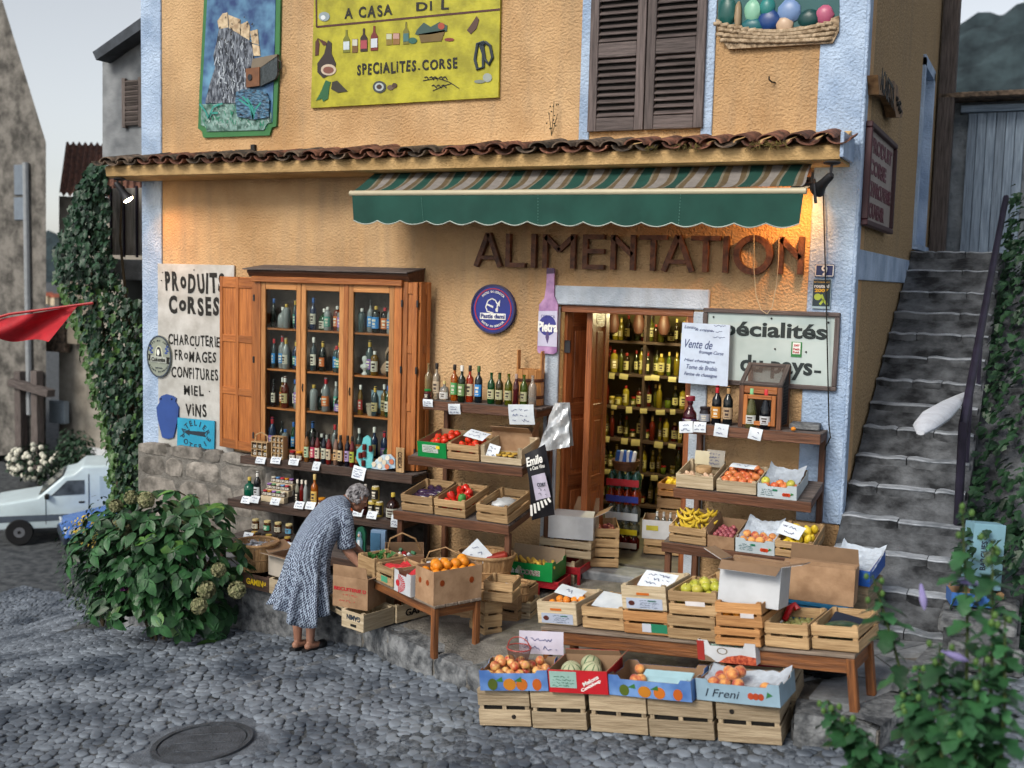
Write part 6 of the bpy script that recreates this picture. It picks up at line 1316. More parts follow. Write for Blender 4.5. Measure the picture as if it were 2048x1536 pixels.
A, r, w = on_z((734, 1227), (793, 1249), PZ); t = crate((A.x, A.y, PZ), r, w, .5, .16, 'pale crate printed LE GAMIN on two sides under the left bench', 'pale crate', ends='solid', ns=1); printed(t, 'GAMIN', w, .16, K_black); printed(t, 'GAMIN', w, .16, K_black, 'right', .5)
A, r, w = on_z((657, 1214), (727, 1226), PZ + .165); t = carton((A.x, A.y + .06, PZ + .165), r, w, .3, .27, 'brown carton printed BISCUITERIE in red under the woman\'s hand', m_card, flaps=(('front', .1, R(10)), ('right', .12, R(70))), name='biscuit_carton'); text(t, 'BISCUITERIE D', (w * .5, -.002, .16), w * .92, .03, K_red, .03); scribble(t, (w * .5, -.002, .115), w * .5, .03, K_red, 1, 4); scribble(t, (w * .45, -.002, .06), w * .7, .035, K_red, 1, 6)
# splint basket at the left
def splint_basket(P, r0, r1, h, label, n=22, oval=1.0, rot=0.0, rim=.012):
    t = thing('splint_basket', label, 'basket', P, rot)
    for k in range(n):
        a = 2 * PI * k / n; wd_ = 2 * PI * r0 / n * .9; a0 = Vector((r0 * math.cos(a), r0 * oval * math.sin(a), 0)); a1 = Vector((r1 * math.cos(a), r1 * oval * math.sin(a), h)); d = a1 - a0
        tn = Vector((-math.sin(a), oval * math.cos(a), 0)).normalized(); nn = tn.cross(d).normalized() * .003; w0 = tn * wd_ / 2; w1 = tn * wd_ / 2 * r1 / r0
        mb = MB(); mb.add([a0 - w0 - nn, a0 + w0 - nn, a0 + w0 + nn, a0 - w0 + nn, a1 - w1 - nn, a1 + w1 - nn, a1 + w1 + nn, a1 - w1 + nn], [(0, 1, 5, 4), (1, 2, 6, 5), (2, 3, 7, 6), (3, 0, 4, 7), (4, 5, 6, 7)]); mb.build('splint', wood('basket', 'z'), t)
    for hz, rr_ in ((h, rim), (h * .45, .006)):
        rad = r0 + (r1 - r0) * hz / h + .004; mb = MB(); mb.tube([(rad * math.cos(a), rad * oval * math.sin(a), hz) for a in [2 * PI * k / 36 for k in range(37)]], rr_, 6, flat=1.4); mb.build('hoop', wood('basket', 'x'), t, True)
    MB().lathe([(.0, .006), (r0 * .97, .006), (r0 * .97, .012), (0, .012)], 20, sy=oval).build('base', wood('basket', 'x'), t); return t
p = G(509, 1138, .59); t = splint_basket((p.x, p.y + .04, .585), .15, .2, .26, 'round splint basket of silvery packets standing on the LE GAMIN crate')
mb = MB()
for k in range(26): mb.ball((rg.uniform(-.13, .13), rg.uniform(-.13, .13), .2 + rg.uniform(0, .05)), (.035, .03, .02), 7, 5, jit=.3, rn=rg)
o = mb.build('silver_packets', mat('foil packets', (.5, .52, .56), .25, .3, 30, metal=.5), t, ang=20); o['kind'] = 'stuff'
A, r, w = on_z((530, 1150), (600, 1170), .59); t = carton((A.x, A.y + .05, .585), r, w, .3, .2, 'pale open carton with flaps beside the splint basket', mat('pale carton', (.42, .38, .33), .8, .1), flaps=(('front', .12, R(75)), ('left', .14, R(60)))); bx('pink_packet', t, (w * .5, .15, .19), (.13, .1, .05), C_('c22a6a'), .015, (0, .1, .3))

# --- left bench
def bench(c0, c1, c2, ztop, label, apron=.075, leg=.05):
    "c0 front-left, c1 front-right, c2 back-left corner of the top"
    c0, c1, c2 = (Vector((*c[:2], 0)) for c in (c0, c1, c2)); u = (c1 - c0); w = u.length; u.normalize(); v = Vector((-u.y, u.x, 0)); d = abs((c2 - c0).dot(v))
    t = thing('wooden_bench', label, 'bench', (c0.x, c0.y, PZ - .005), math.atan2(u.y, u.x)); h = ztop - PZ + .005; n = max(2, round((d if d < w else w) / .13)); lw = d < w
    for k in range(n):
        if lw: bx('top_plank', t, (w / 2, d * (k + .5) / n, h - .012), (w, d / n - .008, .024), 'bench top', .004)
        else: bx('top_plank', t, (w * (k + .5) / n, d / 2, h - .012), (w / n - .008, d, .024), 'bench top', .004)
    for y in (.035, d - .035): bx('apron', t, (w / 2, y, h - .026 - apron / 2), (w - .11, .024, apron), 'bench', .004)
    for x in (.035, w - .035): bx('apron', t, (x, d / 2, h - .026 - apron / 2), (.024, d - .11, apron), 'bench', .004)
    for x in (.03, w - .03):
        for y in (.03, d - .03): bx('leg', t, (x, y, (h - .026) / 2), (leg, leg, h - .026), 'bench', .006)
    return t, w, d
BZ = .855
b0, b1, b2 = G(868, 1213, BZ), G(964, 1195, BZ), G(722, 1137, BZ)
tb, bw, bd = bench(b0, b1, b2, BZ, 'worn brown bench reaching back from the terrace edge, oranges on its end')
U = Matrix.Translation((b0.x, b0.y, BZ)) @ Matrix.Rotation(tb.rotation_euler.z, 4, 'Z'); brot = tb.rotation_euler.z
def on_bench(x, y, z_=.001): return U @ Vector((x, y, z_))
t = carton(on_bench(.0, .01), brot, bw - .0, .27, .27, 'plain brown cardboard box of oranges on the end of the left bench', m_card, name='orange_box')
for x, zz in ((.08, .17), (bw - .1, .16)): mb = MB(); poly(mb, disc(x, zz, .022, .026, 12), -.002, .001); mb.build('vent_hole', C_('8a3a0a'), t)
for y in (.09, .2): mb = MB(); mb.prism(disc(0, 0, .02, .024, 12), -.002, .001); mb.build('vent_hole', C_('8a3a0a'), t, loc=(0, y, .165), rot=(0, 0, -PI / 2))
heap(t, 'orange', .01, bw - .01, .01, .26, .19, .042, 'round bright orange in the cardboard box on the left bench', 'oranges in the cardboard box', 3, 2, .95, 1.12)
m_wcard = mat('white printed card', (.52, .54, .57), .6, .08, 6)
t = carton(on_bench(-.03, .30), brot, .32, .26, .15, 'white fruit tray with a red sunburst printed on its side', m_wcard, name='sunburst_tray', cat='tray', raise_=.03)
for k in range(9):
    a = R(95 + 21 * k); mb = MB(); c0 = Vector((0, .06)); d0 = Vector((math.cos(a), math.sin(a)))
for k in range(13):
    a = R(100 + 13.3 * k) ; c_, s_ = math.cos(a), math.sin(a); pts = [(-(.02 * c_) , .02 * s_), (-(.115 * c_ - .008 * s_), .075 * s_ + .006 * c_), (-(.115 * c_ + .008 * s_), .075 * s_ - .006 * c_)]
    mb = MB(); poly(mb, [(p_[0], p_[1]) for p_ in pts], -.001, 0); mb.build('red_ray', K_red, t, loc=(-.001, .2, .075), rot=(0, 0, -PI / 2)); 
mb = MB(); poly(mb, disc(0, 0, .028, .028, 12), -.002, 0); mb.build('red_sun', K_red, t, loc=(-.001, .2, .075), rot=(0, 0, -PI / 2))
mb = MB(); mb.grid(lambda u, v: (.02 + .28 * u, .03 + .22 * v, .12 + .03 * math.sin(u * 7 + v * 3) + .02 * math.sin(v * 9)), 10, 8); mb.build('red_wrapping', mat('red net wrapping', (.5, .03, .04), .35, .2, 20), t, True)
t = crate(on_bench(-.02, .6), brot, .3, .26, .16, 'slatted crate between sunburst tray and pale crate on the left bench', 'crate'); mb = MB(); mb.grid(lambda u, v: (.02 + .26 * u, .02 + .22 * v, .13 + .02 * math.sin(u * 9 + v * 5)), 8, 8); mb.build('red_sheet', mat('red net wrapping', (.5, .03, .04)), t, True); bx('sticker', t, (-.001, .13, .05), (.002, .1, .05), C_('3f8a6a'), 0)
t = crate(on_bench(-.02, .9), brot, .3, .28, .17, 'pale crate with leafy greens at the back end of the left bench', 'crate', ends='solid', ns=1)
mb = MB()
for k in range(30): a = rg.uniform(0, 6.28); p = Vector((.15 + rg.uniform(-.1, .1), .14 + rg.uniform(-.1, .1), .14)); mb.add([p, p + Vector((.05 * math.cos(a), .05 * math.sin(a), .04)), p + Vector((.02 * math.cos(a + 1), .02 * math.sin(a + 1), .05))], [(0, 1, 2)])
mb.build('greens', C_('2f6a2a', .6), t)['kind'] = 'stuff'
# --- baskets behind the orange box
PB = W(895, 1118, -1.15)
def place_low(px, py, Y): return W(px, py, Y)
t = crate((-3.55, -1.28, PZ), .05, .62, .42, .30, 'upturned crate carrying the baskets behind the left bench', 'old crate'); t2 = crate((-2.95, -1.3, PZ), .02, .55, .45, .30, 'second upturned crate under the oval basket', 'old crate')
bx('lid_board', t, (.31, .21, .315), (.6, .4, .016), 'old crate', .002); bx('lid_board', t2, (.27, .22, .315), (.53, .43, .016), 'old crate', .002)
hb = PZ + .325
p = W(818, 1112, -1.15); t = carton((p.x - .22, -1.22, hb), .55, .36, .26, .13, 'tilted brown punnet basket with a rope handle holding small packets', mat('brown board', (.30, .16, .09), .8, .1), tilt=R(16), name='punnet_basket', cat='basket')
mb = MB(); mb.tube([(.03, .13, .12), (.05, .13, .24), (.16, .13, .3), (.28, .13, .24), (.33, .13, .12)], .009, 6); mb.build('rope_handle', wood('basket', 'x'), t, True)
for k in range(7): bx('packet', t, (.08 + rg.uniform(0, .2), .06 + rg.uniform(0, .14), .05 + .02 * k % .05), (.05, .03, .03), C_(('c4c8cc', 'a8242c', '2f6a4a', 'd8d4cc')[k % 4]), .004, (rg.uniform(0, 1), rg.uniform(0, 1), rg.uniform(0, 3)))
p = W(892, 1118, -1.12); t = splint_basket((p.x, -1.13, hb), .17, .22, .11, 'low oval basket full of blue and white jars behind the oranges', 24, .7, .1)
for k in range(16): 
    a = 2.4 * k; rr_ = .045 * math.sqrt(k); P = Vector((p.x + rr_ * math.cos(a), -1.13 + rr_ * .68 * math.sin(a), hb + .06)); bottle('smalljar', P, '2a3a6a', 'c9d0dc', ('d8dce0', '2a3f78')[k % 2], 'small blue and white jar in the low oval basket', 'jars in the oval basket', .95, rg.uniform(0, 6), opaque=True)
mb = MB(); mb.tube([(-.2, 0, .1), (-.16, 0, .2), (0, 0, .26), (.16, 0, .2), (.2, 0, .1)], .007, 6); mb.build('rope_handle', wood('basket', 'x'), t, True)
p = W(975, 1118, -.95); t = splint_basket((p.x, -.97, PZ + .3), .2, .26, .24, 'large round splint basket with paper packets beside the green box', 22, .85); card((p.x - .06, -1.05, PZ + .3 + .24), .2, .2, 'pointed white paper standing in the large splint basket', (R(-15), R(45), .3), 2)
bx('red_packet', t, (.1, .02, .22), (.2, .14, .05), C_('8a2a1c'), .02, (0, -.3, .3)); tag(crate((p.x - .35, -1.1, PZ), .05, .6, .45, .29, 'dark old crate supporting the large splint basket', 'old crate'))
# --- red bottle crates and green Corse tray
A, r, w = on_z((1049, 1199), (1110, 1206), PZ); A2 = Vector((-2.72, -.62, PZ)); r = .05
m_rp = mat('red plastic', (.30, .012, .02), .35, .2, 5, col2=(.42, .02, .03))
def bottle_crate(P, rot, label, w=.40, d=.34, h=.26):
    t = thing('bottle_crate', label, 'crate', P, rot)
    for x in (.015, w - .015):
        for y in (.015, d - .015): bx('corner_post', t, (x, y, h / 2), (.03, .03, h), m_rp, .004)
    for zz, hh in ((.03, .06), (h - .035, .07)):
        bx('side_band', t, (w / 2, .008, zz), (w - .061, .016, hh), m_rp, .003); bx('side_band', t, (w / 2, d - .008, zz), (w - .061, .016, hh), m_rp, .003)
        for x in (.008, w - .008): bx('side_band', t, (x, d / 2, zz), (.016, d - .061, hh), m_rp, .003)
    for k in range(4): bx('rib', t, (w / 2, -.003, h - .015 - .012 * k), (w - .02, .006, .005), m_rp, .001)
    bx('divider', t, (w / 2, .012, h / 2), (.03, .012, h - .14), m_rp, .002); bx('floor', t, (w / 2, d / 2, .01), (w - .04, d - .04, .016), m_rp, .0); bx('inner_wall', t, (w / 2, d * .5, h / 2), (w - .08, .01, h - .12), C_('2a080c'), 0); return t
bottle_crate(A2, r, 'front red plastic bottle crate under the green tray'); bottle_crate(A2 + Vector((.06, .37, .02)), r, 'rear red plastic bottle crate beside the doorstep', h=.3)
a = W(1000, 1132, -.6); t = carton((-2.95, -.66, PZ + .262), .05, .58, .36, .15, 'green printed tray of yellow biscuits reading CORSE', C_('0a7a3a', .4), name='biscuit_tray', cat='tray', raise_=.03)
text(t, 'CORSE', (.36, -.002, .065), .2, .05, K_white, .05); text(t, 'CORSE', (.36, -.0035, .065), .19, .044, C_('6a1c1c'), .0); text(t, 'Produit de', (.17, -.002, .07), .16, .05, K_white, .04); mb = MB(); poly(mb, [(.25, .03), (.28, .06), (.27, .11), (.24, .12), (.23, .07)], -.003, 0); mb.build('island_emblem', C_('b9b89a'), t)
for k in range(12): bx('biscuit', t, (.08 + .042 * k, .12 + rg.uniform(-.03, .06), .135 + rg.uniform(-.01, .02)), (.028, .2, .028), mat('golden biscuit', (.58, .38, .06), .7, .2), .008, (rg.uniform(-.1, .1), 0, .6 + rg.uniform(-.2, .2)))
bx('grey_board', t, (.32, .32, .16), (.52, .012, .16), C_('8a7862', .8), .002, (R(-14), 0, 0))
# crates beside the door
for i, (P, rt, w, d, h, lab, kd) in enumerate((((-2.78, -.25, PZ), .06, .46, .34, .36, 'old slatted crate behind the green tray', 'grey crate'), ((-2.74, -.12, PZ + .362), .08, .52, .36, .17, 'weathered crate of shells under the white carton', 'grey crate'), ((-2.34, .03, .685), .42, .34, .5, .19, 'lower slatted crate by the doorstep', 'crate'), ((-2.34, .03, .877), .42, .34, .5, .19, 'upper slatted crate of onions by the doorstep', 'crate'))):
    t = crate(P, rt, w, d, h, lab, kd, ns=3 if h > .3 else 2)
    if 'onions' in lab: heap(t, 'plum', .03, w - .03, .03, d - .03, .1, .032, 'small brown onion in the upper crate by the doorstep', 'onions by the doorstep', 2, 1, .8, 1.4)
    if 'shells' in lab: heap(t, 'egg', .03, w - .03, .03, d - .03, .1, .022, 'pale walnut in the weathered crate', 'walnuts in the weathered crate', 2, 1, .9, .9)
t = carton((-2.66, -.1, PZ + .54), .2, .44, .3, .22, 'white open carton with flaps beside the doorway', m_wcard, flaps=(('front', .14, R(-75)), ('right', .15, R(62)), ('back', .14, R(25)), ('left', .14, R(45))), name='white_carton'); scribble(t, (.44 + .002, .15, .1), .2, .12, C_('5a5a66'), 4, 8, rot=(0, 0, PI / 2)); mb = MB(); poly(mb, disc(.02, .11, .03, .04), -.001, 0); mb.build('stamp', C_('8a8a92'), t, loc=(.441, .06, 0), rot=(0, 0, PI / 2))
for i, (P, w, d, h, lab) in enumerate((((-1.98, .75, .705), .4, .36, .16, 'slatted crate inside the doorway under the white box'),)): crate(P, .25, w, d, h, lab)
t = carton((-2.0, .74, .87), .25, .42, .34, .19, 'pale blue-white box of bottles just inside the doorway', m_wcard, name='bottle_box'); bx('label', t, (.1, -.002, .11), (.12, .002, .05), C_('b9b03a'), 0)
for k in range(5): bottle('wine', Vector((-1.9 + .07 * k, .9, .885)), '9aa4a8', None, 'c9ccd0', 'clear bottle in the pale box inside the doorway', 'bottles in the pale box', .8)
t = crate((-2.04, 1.3, 1.2), .1, .42, .4, .14, 'orange crate of bread rolls inside the doorway', 'orange crate'); heap(t, 'lemon', .03, .4, .03, .36, .08, .036, 'brown roll in the orange crate inside the doorway', 'rolls in the orange crate', 2, 1, .9); crate((-2.04, 1.3, .705), .1, .42, .4, .48, 'tall dim crate under the bread rolls', 'old crate', ns=4)
# stacked drink packs inside
p0 = Vector((-2.42, .78, .705))
for i, (c1, c2, h, lab) in enumerate((('8a1c1c', 'c9c4b8', .14, 'lowest red drink pack'), ('9aa08a', 'c9b82a', .14, 'drink pack with yellow band'), ('8a9aa4', 'c4ccd4', .19, 'clear water pack'), ('c23a08', '2a3a8a', .16, 'bright orange soda pack'), ('3a7a7a', '9a2a34', .18, 'teal water pack with red band'))):
    z0 = p0.z + sum((.14, .14, .19, .16, .18)[:i]); t = thing('drink_pack', lab + ' in the stack inside the doorway', 'drink pack', (p0.x, p0.y, z0), .1)
    for a in range(4):
        for b in range(2): MB().lathe([(.038, 0), (.041, .01), (.041, h * .68), (.018, h * .86), (.016, h * .97), (.0, h * .97)], 10).build('bottle', gl(c1), t, True, (.045 + .085 * a, .05 + .085 * b, 0))
    bx('wrap_band', t, (.172, .004, h * .35), (.34, .006, h * .4), C_(c2, .3), .001)
t = thing('paper_basket', 'dark basket of blue and white paper rolls on the drink packs', 'basket', (p0.x + .16, p0.y + .12, z0 + .185)); MB().lathe([(.11, 0), (.15, .1), (.14, .1), (.1, .01), (0, .01)], 16).build('bowl', wood('rack', 'x'), t, True)
for k in range(6): bx('roll', t, (-.08 + .035 * k, rg.uniform(-.03, .03), .12), (.04, .04, .16), C_(('2f5fb0', 'd4dae4')[k % 2]), .012, (rg.uniform(-.2, .2), rg.uniform(-.25, .25), 0))
# slatted and upright crates in front of the red ones
t = crate_z((968, 1286), (1003, 1281), PZ, .3, .34, 'crate standing on end behind the left bench leg', 'crate', ns=3); A = G(968, 1240, PZ)
A = G(1001, 1243, .45); crate((A.x, A.y, .45), .12, .27, .28, .19, 'upturned slatted crate beside the bench end', 'grey crate'); q_ = W(966, 1202, -1.75); crate(q_, .2, .25, .26, .17, 'slatted crate with green and white sticker behind the orange box', 'crate'); 
tp = G(1038, 1196, .66); t = splint_basket((tp.x, tp.y, .645), .075, .085, .15, 'small dark wooden tub with a white card', 12, 1); card((tp.x - .03, tp.y - .1, .82), .11, .11, 'white card clipped to the small wooden tub', (R(-8), R(-5), 0), 2)
# --- inside the shop: back shelves
ins = thing('shop_shelves', 'dim wooden shelves of bottles and jars inside the shop', 'shelves', (-2.6, 2.35, .7))
ZS = [.85, 1.22, 1.6, 1.98, 2.36, 2.74]
for zz in ZS: bx('shelf', ins, (-.0, .12, zz - .7), (1.9, .3, .03), 'shelf dark', .002)
for x in (-.94, 0, .94): bx('upright', ins, (x, .12, 1.2), (.03, .28, 2.4), 'shelf dark', .002)
bx('back', ins, (0, .29, 1.2), (1.9, .02, 2.5), C_('4a4020', .8), 0)
for li, zz in enumerate(ZS):
    for k in range(22):
        x = -3.5 + .083 * k + rg.uniform(-.01, .01); kd = rg.choice(('wine', 'wine', 'slim', 'jar', 'square', 'spirit')); 
        bottle(kd, (x, 2.42 + rg.choice((0, .07)), zz + .016), rg.choice(('2a2c14', '4a4a14', '5a1a12', '7a6a1a', '2a1c0c', '9a8a2a', '5a6a20')), rg.choice(('b8b07a', 'a8a070', '8a7a4a', None)), rg.choice(('1a1410', '8a2018', 'c9b060')), 'bottle or jar on the dim shelves seen through the doorway', 'goods on the shop shelves', rg.uniform(.8, 1.12), rg.uniform(-.5, .5), dark=True)
    if li in (1, 2, 3, 4):
        for k in range(9): card(Vector((-3.4 + .2 * k + rg.uniform(-.07, .07), 2.315, zz + rg.uniform(-.02, .0))), rg.uniform(.06, .11), rg.uniform(.05, .08), 'yellowed price card on the dim shelves seen through the doorway', (R(-8), rg.uniform(-.1, .1), 0), 1, m=C_('a89e70'), writing=False)['group'] = 'cards on the shop shelves'
for k in range(5): MB().lathe([(.0, -.22), (.05, -.19), (.075, -.1), (.05, 0), (.015, .06), (0, .07)], 10).build('hanging_ham', C_('3a1c10', .6), smooth=True, loc=(-3.2 + .3 * k, 2.1, 3.05)) and tag(bpy.data.objects['hanging_ham' if k == 0 else 'hanging_ham.%03d' % k], 'dried ham hanging inside the shop above the shelves', 'ham', 'hams hanging in the shop')
lamp = thing('ceiling_lamp', 'lit ceiling lamp inside the shop', 'lamp', (-2.2, 1.5, 3.3)); MB().lathe([(.0, -.06), (.05, -.05), (.07, 0), (.05, .05), (0, .06)], 12).build('globe', mat('lit globe', (1, .85, .5), .3, 0, emit=6, emitc=(1, .8, .4)), lamp, True)
l = bpy.data.lights.new('shop_light', 'POINT'); l.energy = 85; l.color = (1, .9, .48); l.shadow_soft_size = .12; obj('shop_light', l, lamp, (0, 0, -.12))
# ================================================================== RIGHT BENCH AND FRONT ROW
RB = .80
AP = .42 + 2.5 * SL; AB = AP + .38; r0, r1 = PLN(1080, 1254, AB), PLN(1714, 1312, AB); RF = frame3(r0, r1); u = RF.col[0].copy(); nrm = RF.col[1].copy(); upv = RF.col[2].copy()
tb2, _, _ = bench(r0, r1, r0 + Vector((-u.y, u.x, 0)) * .44, RB, 'long low brown bench of fruit crates on the terrace edge at right', .1, .055)
tb2.location = r0 - upv * .38; tb2.rotation_euler = RF.to_euler(); rb = math.atan2(u.y, u.x); AB += .002
def bc(p0, p1, d, h, label, kind='crate', up=0.0, back=0.0, rot=None, **k):
    A, r, w = on_p(p0, p1, AB + up)
    return crate(A, RF, w - .004, d, h, label, kind, **k), w
def exporter_label(t, w, h):
    bx('label', t, (w * .5, -.002, h * .3), (w * .8, .002, h * .42), C_('aab4c8'), 0); scribble(t, (w * .62, -.0035, h * .3), w * .45, h * .34, C_('5a6478'), 4, 3, th=.004); bx('label_bar', t, (w * .68, -.004, h * .42), (w * .18, .001, h * .06), C_('1f6a4a'), 0); mb = MB(); poly(mb, disc(w * .22, h * .3, h * .14, h * .1), -.004, 0); mb.build('label_emblem', C_('4a1c14'), t); bx('hand_hole', t, (w * .48, -.001, h * .68), (w * .28, .004, h * .09), C_('c4651a'), 0)
t, w = bc((1077, 1248), (1153, 1256), .42, .175, 'pale crate of clementines at the left end of the right bench', 'pale crate', ends='solid', ns=1); exporter_label(t, w, .175)
heap(t, 'clementine', .02, w - .02, .03, .4, .07, .031, 'small clementine in the pale crate on the right bench', 'clementines on the right bench', 2, 2, .9); U2 = Matrix.Translation(t.location) @ t.rotation_euler.to_matrix().to_4x4(); card(U2 @ Vector((w * .45, .25, .19)), .22, .12, 'white price card lying on the clementines', (R(-70), R(5), rb), 1)
t, w = bc((1166, 1257), (1248, 1266), .42, .165, 'slatted crate covered by a white sheet, second on the right bench'); U2 = Matrix.Translation(t.location) @ t.rotation_euler.to_matrix().to_4x4(); card(U2 @ Vector((w * .5, .18, .165)), .27, .2, 'large white folded sheet covering the second bench crate', (R(-72), 0, rb), 1, writing=False); heap(t, 'pepper', w * .5, w - .02, .25, .4, .1, .036, 'red vegetable at the back of the second bench crate', 'vegetables in the second bench crate', 2, 1)
t, w = bc((1249, 1267), (1336, 1277), .42, .165, 'slatted lower crate with green and white sticker on the right bench', 'orange crate'); bx('sticker', t, (w * .72, -.002, .055), (w * .5, .002, .06), C_('1f7a5a'), 0); bx('sticker_white', t, (w * .52, -.004, .055), (w * .2, .002, .058), C_('c4c8d4'), 0)
t, w = bc((1249, 1267), (1336, 1277), .42, .175, 'pale crate with sticker and price card, stacked third on the bench', 'pale crate', ends='solid', ns=1); t.location = PLN(1249, 1267, AB) + upv * .17; exporter_label(t, w, .175); U2 = Matrix.Translation(t.location) @ t.rotation_euler.to_matrix().to_4x4(); card(U2 @ Vector((w * .55, .2, .17)), .25, .17, 'big white handwritten card leaning in the stacked pale crate', (R(-62), 0, rb), 3); heap(t, 'orange', .02, w * .4, .2, .4, .06, .038, 'orange behind the card in the stacked pale crate', 'oranges behind the card', 3, 1)
t, w = bc((1337, 1278), (1429, 1290), .42, .165, 'slatted lower crate beneath the yellow-green apples', 'crate'); lo4 = t.location.copy()
t, w = bc((1337, 1278), (1429, 1290), .42, .165, 'slatted crate of yellow-green apples stacked on the right bench'); t.location.z += .17; bx('paper_tag', t, (w * .55, -.002, .085), (w * .4, .002, .03), C_('c9c4c4'), 0); heap(t, 'green_apple', .02, w - .02, .03, .4, .07, .0385, 'yellow-green apple in the stacked slatted crate', 'yellow-green apples', 3, 2, .95, 1.08)
t, w = bc((1337, 1278), (1429, 1290), .42, .165, 'slatted crate of mixed fruit behind the yellow-green apples', up=0); t.location += nrm * .45 + upv * .1; heap(t, 'green_apple', w * .4, w - .02, .03, .4, .07, .0385, 'green apple in the crate behind the bench', 'green apples behind the bench', 5, 2, .9); heap(t, 'orange', .02, w * .4, .03, .3, .07, .0385, 'orange in the crate behind the bench', 'oranges behind the bench', 6, 1, .9); crate(t.location - upv * .475, RF, w, .40, .47, 'plain crate on the terrace behind the right bench', 'old crate', ns=3)
t, w = bc((1431, 1290), (1524, 1297), .42, .12, 'lower brown crate behind the strawberry tray', 'orange crate'); P5 = t.location.copy(); t, w5 = bc((1431, 1290), (1526, 1297), .42, .165, 'brown slatted crate of oranges under the tilted white carton', 'orange crate'); t.location.z += .125; heap(t, 'orange', .02, w5 - .02, .03, .4, .05, .038, 'orange seen through the brown slatted crate', 'oranges in the brown crate', 4, 1); bx('paper_tag', t, (w5 * .68, -.002, .085), (.09, .002, .03), C_('c9c4c4'), 0)
cc5 = t.location + u * .0 + nrm * .05 + upv * .16
t = carton(cc5, rb + .12, .40, .30, .27, 'tilted open white carton on the brown orange crate', m_wcard, flaps=(('front', .11, R(118)), ('right', .13, R(75)), ('left', .14, R(65)), ('back', .02, R(0))), tilt=R(-9), name='white_carton')
t, w = bc((1531, 1295), (1622, 1300), .42, .165, 'slatted crate with red wrapping, sixth along the right bench'); mb = MB(); mb.tube([(.03, .3, .1), (.05, .36, .17), (.08, .38, .19), (.1, .37, .16)], [.02, .025, .02, .025], 8); mb.build('red_wrapping', C_('b3141c', .3), t, True); heap(t, 'plum', .03, w - .03, .05, .38, .07, .02, 'small green fig in the red-lined crate', 'figs in the red-lined crate', 2, 1, .9)
for o in [o for o in bpy.data.objects if o.get('group') == 'figs in the red-lined crate']: o.data = FR.setdefault('fig', (lambda m: (m.materials.clear(), m.materials.append(fm('green fig', (.16, .17, .05), (.28, .27, .1))), m)[2])(fruit_mesh('plum').copy())); o['category'] = 'fig'; o.name = 'fig'
t, w = bc((1625, 1300), (1720, 1309), .44, .165, 'slatted crate with a dark melon at the right end of the bench'); MB().ball((w * .45, .2, .08), (.14, .12, .06), 16, 10).build('watermelon', mat('watermelon rind', (.015, .05, .03), .3, .5, 8, col2=(.05, .12, .06)), t, True); bx('dark_cloth', t, (w * .5, .3, .1), (w * .8, .16, .03), C_('1a2232'), .01, (R(20), R(12), 0))
# brown carton on a blue crate, polystyrene tray
A, r, w = on_z((1569, 1215), (1662, 1219), PZ + .42); m_bp = mat('blue plastic', (.02, .14, .28), .4, .2)
P = W(1569, 1196, -1.75); BH = .34; t = thing('blue_crate', 'blue plastic crate behind the bench under the brown carton', 'crate', (P.x, P.y, P.z - BH), .02)
for x in (.01, .43): bx('side', t, (x, .17, .17), (.02, .34, .34), m_bp, .004)
for y in (.01, .33): bx('side', t, (.22, y, .17), (.40, .02, .34), m_bp, .004)
bx('rim', t, (.22, -.004, .325), (.46, .02, .03), m_bp, .004)
crate((P.x + .02, P.y + .02, .5), .02, .42, .3, P.z - BH - .5, 'old crate beneath the blue plastic crate', 'old crate'); Pc = P + Vector((-.02, -.02, .003)); t = carton(Pc, .06, .50, .32, .26, 'large crumpled brown carton standing open behind the bench', m_card, tilt=R(-6), flaps=(('back', .12, R(-18)), ('front', .03, R(8))), name='brown_carton')
P = W(1652, 1160, -1.35); t = carton(P, -.1, .32, .46, .12, 'blue tray lined with white moulded pulp beside the stairs', C_('2a5fb8', .4), tilt=R(8), name='pulp_tray', cat='tray'); liner(t, .34, .46, .06, '', 7); crate((P.x + .01, P.y + .02, .6), -.1, .3, .42, P.z - .61, 'old crate standing under the blue pulp tray', 'grey crate', ns=3)
# strawberry tray
t = carton(PLN(1398, 1320, .99), RF, .40, .26, .105, 'white strawberry tray with red printed berries before the bench', m_wcard, name='strawberry_tray', cat='tray', raise_=.035)
mb = MB(); poly(mb, [(.14, .0), (.40, .0), (.40, .05), (.30, .06), (.2, .04)], -.002, 0); mb.build('printed_berries', mat('printed strawberries', (.45, .04, .02), .5, .5, 60, col2=(.62, .14, .06)), t); mb = MB(); poly(mb, [(.0, .0), (.12, .0), (.08, .03), (.0, .06)], -.002, 0); mb.build('printed_band', C_('7d6a58'), t); bx('red_corner', t, (.02, -.003, .07), (.05, .003, .13), C_('9a2a24'), 0); mb = MB(); ringband(mb, .17, .075, .018, .022, -.002, 0, 16, sx=1.7); mb.build('printed_emblem', C_('5a4a2a'), t)
for k in range(10): MB().ball((0, 0, 0), (.04, .035, .022), 8, 6, jit=.35, rn=rg).build('green_punnet', mat('green cling film', (.12, .26, .22), .2, .3, 30, col2=(.35, .48, .44)), t, loc=(.09 + .055 * (k % 5), .06 + .09 * (k // 5), .08))

